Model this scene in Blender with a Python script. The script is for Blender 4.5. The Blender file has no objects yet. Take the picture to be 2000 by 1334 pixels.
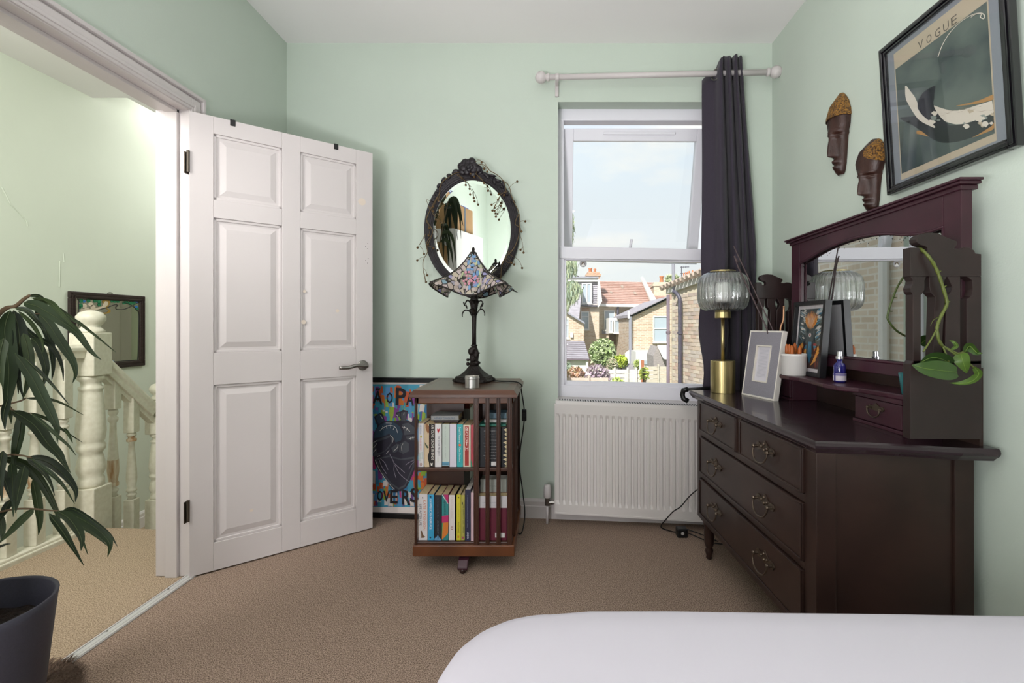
import bpy, bmesh, math, random
from mathutils import Vector, Matrix
random.seed(7)
V = Vector
C = bpy.context.scene.collection
S = bpy.context.scene
# ------------------------------------------------------------------ camera
# principal point at pixel (1076, 637) of the 2000 x 1334 photograph, focal length 915 px, eye 1.06 m above the floor
CX, CY, F, H = 1076.0, 637.0, 915.0, 1.06
cam = bpy.data.objects.new('camera', bpy.data.cameras.new('camera'))
C.objects.link(cam)
cam.location = (0, 0, H)
cam.rotation_euler = (math.pi/2, 0, 0)
cam.data.sensor_width = 36
cam.data.lens = 36*F/2000
cam.data.shift_x = -(CX-1000)/2000
cam.data.shift_y = (CY-667)/2000
cam.data.clip_start = .02
cam.data.clip_end = 400
S.camera = cam
# ------------------------------------------------------------------ view, sky, sun, lamps
S.view_settings.view_transform = 'Standard'
S.view_settings.look = 'None'
S.view_settings.exposure = 0.0
S.view_settings.gamma = 1
S.view_settings.use_curve_mapping = False
W = bpy.data.worlds.new('sky'); S.world = W; W.use_nodes = True
nt = W.node_tree; nt.nodes.clear()
out = nt.nodes.new('ShaderNodeOutputWorld'); bg = nt.nodes.new('ShaderNodeBackground')
tc = nt.nodes.new('ShaderNodeTexCoord'); sep = nt.nodes.new('ShaderNodeSeparateXYZ')
nt.links.new(tc.outputs['Generated'], sep.inputs[0])
rp = nt.nodes.new('ShaderNodeValToRGB')
rp.color_ramp.elements[0].position = 0.0; rp.color_ramp.elements[0].color = (.90, .90, .88, 1)
rp.color_ramp.elements[1].position = .9; rp.color_ramp.elements[1].color = (.60, .74, .93, 1)
e = rp.color_ramp.elements.new(.30); e.color = (.80, .87, .94, 1)
nt.links.new(sep.outputs[2], rp.inputs[0])
mp = nt.nodes.new('ShaderNodeMapping'); mp.inputs['Scale'].default_value = (1, 1, 2.6); mp.inputs['Location'].default_value = (.35, .1, .3)
nt.links.new(tc.outputs['Generated'], mp.inputs[0])
nz = nt.nodes.new('ShaderNodeTexNoise'); nz.inputs['Scale'].default_value = 4.2; nz.inputs['Detail'].default_value = 7
nt.links.new(mp.outputs[0], nz.inputs[0])
cr = nt.nodes.new('ShaderNodeValToRGB'); cr.color_ramp.elements[0].position = .52; cr.color_ramp.elements[1].position = .72
nt.links.new(nz.outputs[0], cr.inputs[0])
mx = nt.nodes.new('ShaderNodeMixRGB'); mx.inputs[2].default_value = (.97, .95, .91, 1)
nt.links.new(cr.outputs[0], mx.inputs[0]); nt.links.new(rp.outputs[0], mx.inputs[1])
nt.links.new(mx.outputs[0], bg.inputs[0]); bg.inputs[1].default_value = 1.08
nt.links.new(bg.outputs[0], out.inputs[0])

def lamp(name, kind, loc, direction, energy, color=(1, 1, 1), size=None, angle=None):
    d = bpy.data.lights.new(name, kind); o = bpy.data.objects.new(name, d); C.objects.link(o)
    o.location = loc; o.rotation_euler = V(direction).to_track_quat('-Z', 'Y').to_euler()
    d.energy = energy; d.color = color
    if size:
        d.shape = 'RECTANGLE'; d.size, d.size_y = size
    if angle: d.angle = angle
    return o
lamp('sun', 'SUN', (-5, -8, 12), (.42, .78, -.80), 7.5, (1, .97, .92), angle=.01)
lamp('room_overhead_fill', 'AREA', (.1, .25, 2.50), (0, .3, -1), 4, (1, .98, 1.02), (1.6, 1.2))  # unseen fill added overhead to brighten the room
lamp('room_bounce_fill', 'AREA', (-.76, -.14, .90), (.16, .02, 1), 53, (1, .98, 1.02), (.5, .8))  # added upward fill, bounces off the ceiling like a flash
lamp('room_high_fill', 'AREA', (-.10, -1.02, 2.26), (0.0, 1, -.22), 2, (1, .98, 1.02), (2.0, .42))  # added forward fill high at the rear wall, stands for no fitting
lamp('room_low_fill', 'AREA', (-.88, -1.02, .85), (.2, 1, -.05), 25, (1, .98, 1.02), (.5, 1.1))  # added low fill behind the camera for the door and lower walls
lamp('landing_fill', 'AREA', (-2.1, .70, 2.1), (-.40, 1, -.40), 44, (1, .985, .95), (.5, .8))  # unseen fill added outside the doorway for the newel and balusters
lamp('stairwell_skylight', 'AREA', (-2.75, 4.1, 2.66), (-.55, -.25, -1), 19, (1, .985, .96), (.6, 1.8))

# ------------------------------------------------------------------ pixel rays -> points at real depth
def P(px, py, Y): return V(((px-CX)/F*Y, Y, H-(py-CY)/F*Y))
def onX(px, py, X): return P(px, py, X*F/(px-CX))
def onZ(px, py, z): return P(px, py, (H-z)*F/(py-CY))
WB, WM = 2.5914, .09                       # back wall: Y = WB - WM*X
def onB(px, py, off=0.0):                  # off: metres in front of the back wall
    a = (px-CX)/F
    return P(px, py, (WB-off)/(1+WM*a))
def onP(px, py, p0, n):                    # any plane
    d = V(((px-CX)/F, 1, -(py-CY)/F)); o = V((0, 0, H))
    return o+d*((V(p0)-o).dot(n)/d.dot(n))
def zc(X): return 2.710-.0549*(X+1.54)     # the ceiling falls a little to the right

# ------------------------------------------------------------------ materials
def lin(h):
    if isinstance(h, str):
        h = h.lstrip('#'); h = [int(h[i:i+2], 16)/255 for i in (0, 2, 4)]
        return tuple(c/12.92 if c <= .04045 else ((c+.055)/1.055)**2.4 for c in h)
    return tuple(h)
MATS = {}
def mat(name, col, rough=.5, metal=0.0, var=0.0, vs=8.0, bump=0.0, bs=60.0, stretch=None, coat=0.0, spec=.5, col2=None, trans=0.0, ior=1.45, alpha=1.0, detail=4, sub=0.0, sheen=0.0):
    if name in MATS: return MATS[name]
    m = bpy.data.materials.new(name); m.use_nodes = True; t = m.node_tree; b = t.nodes['Principled BSDF']
    c = lin(col); b.inputs['Base Color'].default_value = (*c, 1)
    b.inputs['Roughness'].default_value = rough; b.inputs['Metallic'].default_value = metal
    b.inputs['Specular IOR Level'].default_value = spec; b.inputs['Coat Weight'].default_value = coat
    b.inputs['Transmission Weight'].default_value = trans; b.inputs['IOR'].default_value = ior
    b.inputs['Alpha'].default_value = alpha; b.inputs['Sheen Weight'].default_value = sheen
    b.inputs['Subsurface Weight'].default_value = sub
    if var or bump:
        x = t.nodes.new('ShaderNodeTexCoord'); mm = t.nodes.new('ShaderNodeMapping'); t.links.new(x.outputs['Object'], mm.inputs[0])
        if stretch: mm.inputs['Scale'].default_value = stretch
    if var:
        n = t.nodes.new('ShaderNodeTexNoise'); n.inputs['Scale'].default_value = vs; n.inputs['Detail'].default_value = detail
        t.links.new(mm.outputs[0], n.inputs[0])
        r = t.nodes.new('ShaderNodeValToRGB'); r.color_ramp.elements[0].position = .35; r.color_ramp.elements[1].position = .65
        c2 = lin(col2) if col2 else tuple(k*(1-var) for k in c)
        r.color_ramp.elements[0].color = (*c2, 1); r.color_ramp.elements[1].color = (*c, 1)
        t.links.new(n.outputs[0], r.inputs[0]); t.links.new(r.outputs[0], b.inputs['Base Color'])
    if bump:
        n2 = t.nodes.new('ShaderNodeTexNoise'); n2.inputs['Scale'].default_value = bs; n2.inputs['Detail'].default_value = 3
        t.links.new(mm.outputs[0], n2.inputs[0])
        bp = t.nodes.new('ShaderNodeBump'); bp.inputs['Strength'].default_value = bump; bp.inputs['Distance'].default_value = .01
        t.links.new(n2.outputs[0], bp.inputs['Height']); t.links.new(bp.outputs[0], b.inputs['Normal'])
    MATS[name] = m
    return m
def ink(h, rough=.6):                      # flat print, paint or plastic in one colour
    return mat('colour_'+h.lstrip('#')+('' if rough == .6 else '_%d' % (rough*100)), h, rough)
def pane_mat(name, tint=(1, 1, 1), refl=1.0):
    if name in MATS: return MATS[name]
    m = bpy.data.materials.new(name); m.use_nodes = True; t = m.node_tree; t.nodes.clear()
    o = t.nodes.new('ShaderNodeOutputMaterial'); mi = t.nodes.new('ShaderNodeMixShader')
    a = t.nodes.new('ShaderNodeBsdfTransparent'); g = t.nodes.new('ShaderNodeBsdfGlossy'); f = t.nodes.new('ShaderNodeLayerWeight'); f.inputs[0].default_value = .5
    a.inputs[0].default_value = (*tint, 1); g.inputs['Roughness'].default_value = .01
    ml = t.nodes.new('ShaderNodeMath'); ml.operation = 'MULTIPLY_ADD'; ml.inputs[1].default_value = refl; ml.inputs[2].default_value = .04*refl; pw = t.nodes.new('ShaderNodeMath'); pw.operation = 'POWER'; pw.inputs[1].default_value = 5
    t.links.new(f.outputs['Facing'], pw.inputs[0]); t.links.new(pw.outputs[0], ml.inputs[0]); t.links.new(ml.outputs[0], mi.inputs[0])
    t.links.new(a.outputs[0], mi.inputs[1]); t.links.new(g.outputs[0], mi.inputs[2]); t.links.new(mi.outputs[0], o.inputs[0])
    MATS[name] = m
    return m
def brick_mat(name, c1, c2, mort, sx, scale=1.0, axis='XZ', rough=.9):
    m = bpy.data.materials.new(name); m.use_nodes = True; t = m.node_tree; b = t.nodes['Principled BSDF']
    x = t.nodes.new('ShaderNodeTexCoord'); sp = t.nodes.new('ShaderNodeSeparateXYZ'); cb = t.nodes.new('ShaderNodeCombineXYZ')
    t.links.new(x.outputs['Object'], sp.inputs[0])
    ad = t.nodes.new('ShaderNodeMath'); ad.operation = 'ADD'
    t.links.new(sp.outputs[0], ad.inputs[0]); t.links.new(sp.outputs[1], ad.inputs[1])
    t.links.new(ad.outputs[0], cb.inputs[0]); t.links.new(sp.outputs[2], cb.inputs[1])
    k = t.nodes.new('ShaderNodeTexBrick'); k.inputs['Color1'].default_value = (*lin(c1), 1); k.inputs['Color2'].default_value = (*lin(c2), 1); k.inputs['Mortar'].default_value = (*lin(mort), 1)
    k.inputs['Scale'].default_value = scale; k.inputs['Brick Width'].default_value = sx; k.inputs['Row Height'].default_value = sx/3; k.inputs['Mortar Size'].default_value = sx*.05; k.inputs['Bias'].default_value = -.2
    t.links.new(cb.outputs[0], k.inputs[0])
    n = t.nodes.new('ShaderNodeTexNoise'); n.inputs['Scale'].default_value = 2.5
    t.links.new(x.outputs['Object'], n.inputs[0])
    mxx = t.nodes.new('ShaderNodeMixRGB'); mxx.blend_type = 'MULTIPLY'; mxx.inputs[0].default_value = .35
    t.links.new(k.outputs[0], mxx.inputs[1]); t.links.new(n.outputs[0], mxx.inputs[2]); t.links.new(mxx.outputs[0], b.inputs['Base Color'])
    b.inputs['Roughness'].default_value = rough
    return m

# ------------------------------------------------------------------ mesh helpers
OFF = {}
class MB:
    def __init__(s): s.v = []; s.f = []; s.m = []; s.cur = 0
    def add(s, vs, fs):
        k = len(s.v); s.v += [V(p) for p in vs]
        for f in fs: s.f.append([i+k for i in f]); s.m.append(s.cur)
        return s
    def hexa(s, c):
        return s.add(c, [(0, 3, 2, 1), (4, 5, 6, 7), (0, 1, 5, 4), (1, 2, 6, 5), (2, 3, 7, 6), (3, 0, 4, 7)])
    def box(s, x0, x1, y0, y1, z0, z1):
        return s.hexa([(x0, y0, z0), (x1, y0, z0), (x1, y1, z0), (x0, y1, z0), (x0, y0, z1), (x1, y0, z1), (x1, y1, z1), (x0, y1, z1)])
    def mbox(s, f, u0, u1, v0, v1, w0, w1):
        return s.hexa([f(u0, v0, w0), f(u1, v0, w0), f(u1, v1, w0), f(u0, v1, w0), f(u0, v0, w1), f(u1, v0, w1), f(u1, v1, w1), f(u0, v1, w1)])
    def obox(s, o, a, b, c):
        o, a, b, c = V(o), V(a), V(b), V(c)
        return s.hexa([o, o+a, o+a+b, o+b, o+c, o+a+c, o+a+b+c, o+b+c])
    def prism(s, pts, d):
        pts = [V(p) for p in pts]; d = V(d); n = len(pts)
        return s.add(pts+[p+d for p in pts], [list(range(n))[::-1], list(range(n, 2*n))]+[(i, (i+1) % n, n+(i+1) % n, n+i) for i in range(n)])
    def frustum(s, a, b):
        n = len(a)
        return s.add(list(a)+list(b), [list(range(n))[::-1], list(range(n, 2*n))]+[(i, (i+1) % n, n+(i+1) % n, n+i) for i in range(n)])
    def poly(s, pts): return s.add(pts, [list(range(len(pts)))])
    def tube(s, pts, r, n=8, cap=True, closed=False):
        pts = [V(p) for p in pts]; k = len(pts); rr = r if isinstance(r, (list, tuple)) else [r]*k
        vs = []; up = None
        for i, p in enumerate(pts):
            a = pts[i-1] if i else (pts[-1] if closed else p); b = pts[(i+1) % k] if (i < k-1 or closed) else p
            t = (b-a).normalized() if (b-a).length > 1e-9 else V((0, 0, 1))
            if up is None: up = V((0, 0, 1)) if abs(t.z) < .9 else V((1, 0, 0))
            x = t.cross(up)
            if x.length < 1e-6: x = t.orthogonal()
            x.normalize(); y = x.cross(t).normalized(); up = y
            vs += [p+(x*math.cos(6.2832*j/n)+y*math.sin(6.2832*j/n))*rr[i] for j in range(n)]
        fs = []
        for i in range(k if closed else k-1):
            for j in range(n):
                a, b = i*n, ((i+1) % k)*n
                fs.append((a+j, a+(j+1) % n, b+(j+1) % n, b+j))
        if cap and not closed: fs += [list(range(n))[::-1], list(range((k-1)*n, k*n))]
        return s.add(vs, fs)
    def lathe(s, prof, c=(0, 0, 0), n=20, sq=None, M=None, cap=True):
        vs = []; c = V(c)
        for r, z in prof:
            for j in range(n):
                a = 6.2832*j/n
                p = V((r*math.cos(a), r*math.sin(a), z))
                vs.append(c+(M@p if M else p))
        fs = []
        for i in range(len(prof)-1):
            for j in range(n): fs.append((i*n+j, i*n+(j+1) % n, (i+1)*n+(j+1) % n, (i+1)*n+j))
        if cap: fs += [list(range(n))[::-1], list(range((len(prof)-1)*n, len(prof)*n))]
        return s.add(vs, fs)
    def ball(s, c, r, n=10, m=6, M=None):
        r = V((r, r, r)) if not isinstance(r, (tuple, list, Vector)) else V(r); c = V(c)
        vs = []
        for i in range(m+1):
            th = math.pi*i/m
            for j in range(n):
                ph = 6.2832*j/n; p = V((r.x*math.sin(th)*math.cos(ph), r.y*math.sin(th)*math.sin(ph), r.z*math.cos(th)))
                vs.append(c+(M@p if M else p))
        return s.add(vs, [(i*n+j, (i+1)*n+j, (i+1)*n+(j+1) % n, i*n+(j+1) % n) for i in range(m) for j in range(n)])
    def grid(s, rows, closed=False):
        n = len(rows[0]); k = n if closed else n-1
        return s.add([p for r in rows for p in r], [(i*n+j, i*n+(j+1) % n, (i+1)*n+(j+1) % n, (i+1)*n+j) for i in range(len(rows)-1) for j in range(k)])
    def build(s, name, mats, parent=None, smooth=False, bevel=0, solid=0, fix=True, local=False, seg=2, sub=0):
        me = bpy.data.meshes.new(name)
        off = V((0, 0, 0)) if (parent is None or local) else OFF.get(parent.name, V((0, 0, 0)))
        me.from_pydata([p-off for p in s.v], [], s.f)
        for m in (mats if isinstance(mats, (list, tuple)) else [mats]): me.materials.append(m)
        if len(me.materials) > 1: me.polygons.foreach_set('material_index', s.m)
        if fix:
            bm = bmesh.new(); bm.from_mesh(me); bmesh.ops.recalc_face_normals(bm, faces=bm.faces); bm.to_mesh(me); bm.free()
        if smooth: me.polygons.foreach_set('use_smooth', [True]*len(me.polygons))
        o = bpy.data.objects.new(name, me); C.objects.link(o)
        if parent is not None:
            o.parent = parent; OFF[o.name] = OFF.get(parent.name, V((0, 0, 0)))
        if solid:
            k = o.modifiers.new('solid', 'SOLIDIFY'); k.thickness = solid; k.offset = 0
        if bevel:
            k = o.modifiers.new('bevel', 'BEVEL'); k.width = bevel; k.segments = seg; k.limit_method = 'ANGLE'; k.angle_limit = .6
        if sub:
            k = o.modifiers.new('sub', 'SUBSURF'); k.levels = sub; k.render_levels = sub
        return o
def tag(o, label=None, cat=None, group=None, kind=None):
    if label: o['label'] = label
    if cat: o['category'] = cat
    if group: o['group'] = group
    if kind: o['kind'] = kind
    return o
def thing(name, label, cat, loc, group=None, rot=0):
    o = bpy.data.objects.new(name, None); C.objects.link(o); o.location = loc; o.rotation_euler = (0, 0, rot)
    o.empty_display_size = .05
    OFF[o.name] = V(loc)
    return tag(o, label, cat, group)
def struct(mb, name, m, parent=None, **k):
    o = mb.build(name, m, parent, **k)
    if parent is None: o['kind'] = 'structure'
    return o
def dup(o, parent=None):
    c = o.copy(); C.objects.link(c)
    if parent is not None: c.parent = parent
    for ch in o.children: dup(ch, c)
    return c
def text(s, p, right, up, m, parent, length=None, height=None, name='lettering', bold=0.0):
    """flat lettering centred at p; length is its extent along `right`, height along `up`"""
    cu = bpy.data.curves.new('t', 'FONT'); cu.body = s; cu.align_x = 'CENTER'; cu.align_y = 'CENTER'
    cu.resolution_u = 2; cu.offset = bold
    ob = bpy.data.objects.new('t', cu)
    me = bpy.data.meshes.new_from_object(ob)
    bpy.data.objects.remove(ob); bpy.data.curves.remove(cu)
    xs = [v.co.x for v in me.vertices] or [0, 1]; ys = [v.co.y for v in me.vertices] or [0, 1]
    w, h = max(xs)-min(xs), max(ys)-min(ys); cx, cy = (max(xs)+min(xs))/2, (max(ys)+min(ys))/2
    sx = length/w if length else height/h; sy = height/h if height else sx
    right, up = V(right).normalized(), V(up).normalized(); off = OFF.get(parent.name, V((0, 0, 0))) if parent else V((0, 0, 0))
    for v in me.vertices: v.co = V(p)-off+right*((v.co.x-cx)*sx)+up*((v.co.y-cy)*sy)
    me.materials.clear(); me.materials.append(m)
    for pl in me.polygons: pl.material_index = 0
    o = bpy.data.objects.new(name, me); C.objects.link(o)
    if parent: o.parent = parent; OFF[o.name] = off
    return o
def smooth_path(pts, n=4):
    """Catmull-Rom through the points"""
    pts = [V(p) for p in pts]; q = [pts[0]*2-pts[1]]+pts+[pts[-1]*2-pts[-2]]; r = []
    for i in range(1, len(q)-2):
        for k in range(n):
            t = k/n; a, b, c, d = q[i-1], q[i], q[i+1], q[i+2]
            r.append(.5*((2*b)+(c-a)*t+(2*a-5*b+4*c-d)*t*t+(3*b-a-3*c+d)*t**3))
    return r+[pts[-1]]
def arc(cx, cy, r, a0, a1, n=8, ry=None):
    return [(cx+r*math.cos(math.radians(a0+(a1-a0)*i/n)), cy+(ry or r)*math.sin(math.radians(a0+(a1-a0)*i/n))) for i in range(n+1)]

# shared materials
GREEN = mat('sage_wall_paint', '#c5d0c4', .75, var=.03, vs=3, bump=.05, bs=180)
WHITE = mat('white_ceiling_paint', '#f0edec', .8)
GLOSSW = mat('white_gloss_paint', '#cec7c6', .42, var=.02, vs=2.2)
UPVC = mat('white_plastic_frame', '#e6e4ec', .3)
CARPET = mat('taupe_carpet', '#baa392', .95, var=.5, vs=290, bump=.3, bs=420, col2='#58473b', detail=3, spec=.1)
OAKD = mat('dark_stained_wood', '#35241f', .36, var=.35, vs=7, spec=.5)
OAKC = mat('dark_carved_oak', '#2c1e1d', .38, var=.3, vs=12)
OAKM = mat('red_stained_wood', '#3f1f2a', .34, var=.3, vs=9)
MAHOG = mat('mahogany', '#6a3d22', .36, var=.4, vs=7, stretch=(1, 1, .35), bump=.05, bs=120)
MAHOGD = mat('dark_mahogany', '#44271b', .36, var=.4, vs=7, stretch=(1, 1, .35))
MAHOG2 = mat('mahogany_top', '#5d3a28', .3, var=.4, vs=6, stretch=(.4, 2, 2), bump=.03, bs=120)
BLACKP = mat('black_plastic', '#141416', .4)
STEEL = mat('brushed_steel', '#8d8985', .32, 1.0)
BRASS = mat('brushed_brass', '#b9a878', .34, 1.0)
MIRROR = mat('mirror_glass', '#e4e8e4', .008, 1.0)
PAPER = mat('book_pages', '#cfb990', .9, var=.2, vs=90, stretch=(1, 1, .1))
PAPERW = mat('white_pages', '#ddd6cd', .9, var=.1, vs=90)
# ================================================================== THE ROOM
XL, XR = -1.54, 1.1737
def wy(X): return WB-WM*X
# back wall around the window opening
wl, wr = onB(1090, 199).x, onB(1412, 199).x
zt0, zt1 = onB(1090, 199).z, onB(1412, 199).z
zb0, zb1 = onB(1090, 784).z, onB(1412, 797).z
b = MB()
def wpr(pts): b.prism([(x, wy(x), z) for x, z in pts], (0, .24, 0))
wpr([(-1.72, -.7), (wl, -.7), (wl, 2.9), (-1.72, 2.9)])
wpr([(wr, -.7), (1.45, -.7), (1.45, 2.9), (wr, 2.9)])
wpr([(wl, zt0), (wr, zt1), (wr, 2.9), (wl, 2.9)])
wpr([(wl, -.7), (wr, -.7), (wr, zb1), (wl, zb0)])
struct(b, 'wall_back', GREEN)
# left wall with the doorway
DY0, DY1, DH = 1.20, 1.985, 1.975
b = MB(); b.box(-1.66, XL, -1.3, DY0-.025, -.6, 2.9); b.box(-1.66, XL, DY1+.025, 2.85, -.6, 2.9); b.box(-1.66, XL, DY0-.025, DY1+.025, DH+.025, 2.9)
struct(b, 'wall_left', GREEN)
b = MB(); b.box(XR, XR+.2, -1.1, 2.75, -.3, 2.9); struct(b, 'wall_right', GREEN)
b = MB(); b.box(-1.66, XR+.2, -1.3, -1.1, -.3, 2.9); struct(b, 'wall_rear', GREEN)
b = MB(); b.prism([(-1.60, -1.2, zc(-1.60)), (1.3, -1.2, zc(1.3)), (1.3, wy(1.3)+.1, zc(1.3)), (-1.60, wy(-1.6)+.1, zc(-1.6))], (0, 0, .16)); struct(b, 'ceiling', WHITE)
b = MB(); b.box(-1.56, 1.3, -1.2, 2.8, -.2, 0); struct(b, 'floor', CARPET)
# skirting along the back wall
def skirt(name, p, q, n, h=.105, t=.016, m=GLOSSW):
    p, q, n = V(p), V(q), V(n).normalized(); prof = [(0, 0), (t, 0), (t, h*.62), (t*.72, h*.66), (t*.72, h*.86), (t*.3, h*.97), (0, h)]
    k = MB(); k.prism([p+n*a+V((0, 0, c)) for a, c in prof], q-p); return struct(k, name, m)
nb = V((-WM, -1, 0))
skirt('baseboard_back', (XL, wy(XL), 0), (XR, wy(XR), 0), nb)
skirt('baseboard_left', (XL, 2.06, 0), (XL, wy(XL), 0), (1, 0, 0))
skirt('baseboard_right', (XR, -1.1, 0), (XR, wy(XR), 0), (-1, 0, 0))
# door lining, stop and architrave
b = MB(); b.box(-1.675, -1.53, DY1, DY1+.026, 0, DH+.026); b.box(-1.675, -1.53, DY0-.026, DY0, 0, DH+.026); b.box(-1.675, -1.53, DY0, DY1, DH, DH+.026)
b.box(-1.625, -1.575, DY1-.014, DY1, 0, DH); b.box(-1.625, -1.575, DY0, DY0+.014, 0, DH); b.box(-1.625, -1.575, DY0, DY1, DH-.014, DH)
struct(b, 'trim_1', GLOSSW, bevel=.002)
def archi(name, X, s):
    b = MB()
    for w0, w1, d in ((.004, .078, .010), (.004, .056, .016), (.062, .078, .024), (.016, .030, .020)):
        x0, x1 = sorted((X, X+s*d))
        b.box(x0, x1, DY1+w0, DY1+w1, 0, DH+w1); b.box(x0, x1, DY0-w1, DY0-w0, 0, DH+w1)
        b.box(x0, x1, DY0-w0, DY1+w0, DH+w0, DH+w1)
    return struct(b, name, GLOSSW, bevel=.003)
archi('trim_2', XL, 1); archi('trim_3', -1.66, -1)
# aluminium threshold strip
THR = mat('ribbed_aluminium', '#d3d2d0', .35, .35)
t = thing('threshold_strip', 'ribbed aluminium carpet strip on the floor across the doorway', 'strip', (-1.525, 1.6, 0))
b = MB()
for x0, x1, h in ((-1.547, -1.503, .004), (-1.545, -1.539, .007), (-1.511, -1.505, .007), (-1.530, -1.520, .0055)): b.box(x0, x1, DY0, DY1, 0, h)
b.build('strip_bar', THR, t, bevel=.001)
for y in (1.35, 1.62, 1.88): b = MB(); b.lathe([(.003, .004), (.003, .0065), (.0015, .007)], (-1.535, y, 0), 8); b.build('screw', STEEL, t)
# ---------------------------------------------------------------- the open door
DB, DU = V((-1.517, 1.965, .006)), V((.770, .6376, 0)); DN = V((.6376, -.770, 0)); DW_, DHt = .760, 1.958
def dm(u, w, z): return DB+DU*u+DN*w+V((0, 0, z))
cols = ((.0, .083), (.343, .420), (.677, DW_)); rows = ((0, .120), (.800, .938), (1.522, 1.600), (1.884, DHt))
b = MB()
for u0, u1 in cols: b.mbox(dm, u0, u1, -.035, 0, 0, DHt)
for z0, z1 in rows:
    b.mbox(dm, .083, .343, -.035, 0, z0, z1); b.mbox(dm, .420, .677, -.035, 0, z0, z1)
door = struct(b, 'door_1', GLOSSW, bevel=.0015)
tag(door, 'white six panel door standing open into the room')
OFF['door_1'] = V((0, 0, 0))
for (u0, u1) in ((.083, .343), (.420, .677)):
    for (z0, z1) in ((.120, .800), (.938, 1.522), (1.600, 1.884)):
        b = MB()
        b.mbox(dm, u0, u1, -.028, -.010, z0, z1)
        g = .012
        for (a, c, d, e) in ((u0, u1, z0, z0+g), (u0, u1, z1-g, z1), (u0, u0+g, z0, z1), (u1-g, u1, z0, z1)):
            b.mbox(dm, a, c, -.012, -.005, d, e)
        i, j = .022, .046
        lo = [dm(u0+i, -.010, z0+i), dm(u1-i, -.010, z0+i), dm(u1-i, -.010, z1-i), dm(u0+i, -.010, z1-i)]
        hi = [dm(u0+j, -.004, z0+j), dm(u1-j, -.004, z0+j), dm(u1-j, -.004, z1-j), dm(u0+j, -.004, z1-j)]
        b.frustum(lo, hi)
        b.build('panel', GLOSSW, door, bevel=.002)
KNOT = mat('knot_stain', '#d9cbbd', .5)
b = MB()
for (px, py, r) in ((707, 394, 9), (595, 569, 3.5), (659, 607, 4), (593, 629, 5), (491, 997, 3)):
    n = DN; p = onP(px, py, DB+DN*(-.0035 if px != 707 else .0006), DN); q = .0022*r
    b.poly([p+DU*(q*math.cos(a*.7854))+V((0, 0, q*math.sin(a*.7854))) for a in range(8)])
b.build('knot_mark', KNOT, door)
b = MB()
for (px, py) in ((714, 481), (718, 476), (718, 486), (714, 509), (719, 505), (718, 514)):
    p = onP(px, py, DB+DN*.0006, DN); b.poly([p+DU*(.0022*math.cos(a*1.047))+V((0, 0, .0022*math.sin(a*1.047))) for a in range(6)])
b.build('screw_hole', ink('#3a3432'), door)
hz = .852; hu = .708
M = Matrix((DU, V((0, 0, 1)), DN)).transposed()
hd = MB(); hd.lathe([(.026, 0), (.026, .007), (.023, .010), (.010, .011), (.010, .045)], dm(hu, 0, hz), 24, M=M)
hd = hd.build('handle', STEEL, door, smooth=False, bevel=.001)
b = MB(); b.tube(smooth_path([dm(hu+.012, .047, hz+.0), dm(hu-.01, .048, hz), dm(hu-.045, .048, hz+.004), dm(hu-.08, .047, hz-.004), dm(hu-.125, .046, hz-.003)]), .0095, 12)
b.build('lever', STEEL, hd, smooth=True)
for z in (.235, 1.70):
    b = MB(); b.box(-1.531, -1.528, DY1-.032, DY1-.001, z, z+.09); b.tube([dm(-.004, .002, z), dm(-.004, .002, z+.09)], .006, 8)
    h = b.build('hinge', mat('dull_hinge_metal', '#6d655c', .45, 1.0), door)
for (px, w) in ((455, 'nearer the hinges'), (657, 'nearer the handle edge')):
    q = onP(px, 240, DB+DN*.004, DN); u = (q-DB).dot(DU); z = DHt
    b = MB(); b.mbox(dm, u-.010, u+.010, .0006, .0035, z-.024, z+.004); b.mbox(dm, u-.010, u+.010, -.040, .0035, z+.0008, z+.004); b.mbox(dm, u-.010, u+.010, -.040, -.0365, z-.03, z+.004)
    o = b.build('over_door_hook', BLACKP, bevel=.001); tag(o, 'small black hook clipped over the white door top, '+w, 'hook', 'hooks over the door')

# ================================================================== THE WINDOW
def wq(b, px, o0, o1):                     # prism from pixel corners in a plane `o0` in front of the wall, back to `o1`
    f = [onB(x, y, o0) for x, y in px]; dy = o0-o1
    b.prism(f, (0, dy, 0))
OP = -.085
fr = MB()
Rx = 1408
def yl(x, y0, s): return y0+(x-1100)*s
wq(fr, [(1084, 206), (1101, 206), (1103, 790), (1084, 790)], OP-.0015, OP-.069)
wq(fr, [(1400, 216), (Rx, 216), (Rx, 800), (1400, 800)], OP-.0015, OP-.069)
wq(fr, [(1084, 203), (Rx, 203), (Rx, 235), (1084, 235)], OP, OP-.07)
wq(fr, [(1093, 481), (Rx, 487), (Rx, 509), (1093, 505)], OP+.006, OP-.07)
wq(fr, [(1093, 752), (Rx, 759), (Rx, 790), (1093, 783)], OP, OP-.07)
win = struct(fr, 'window_1', UPVC, bevel=.004)
b = MB()
for q in ([(1101, 503), (1106, 505), (1107, 754), (1102, 757)], [(1101, 744), (Rx, 752), (Rx, 760), (1101, 753)], [(1101, 504), (Rx, 508), (Rx, 513), (1101, 508)]): wq(b, q, OP-.012, OP-.05)
b.build('glazing_bead', UPVC, win, bevel=.002)
GLASS = pane_mat('window_glass', (.97, .985, .98), .8)
b = MB(); wq(b, [(1100, 500), (1404, 504), (1404, 760), (1100, 755)], OP-.03, OP-.034); b.build('pane', GLASS, win)
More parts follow.
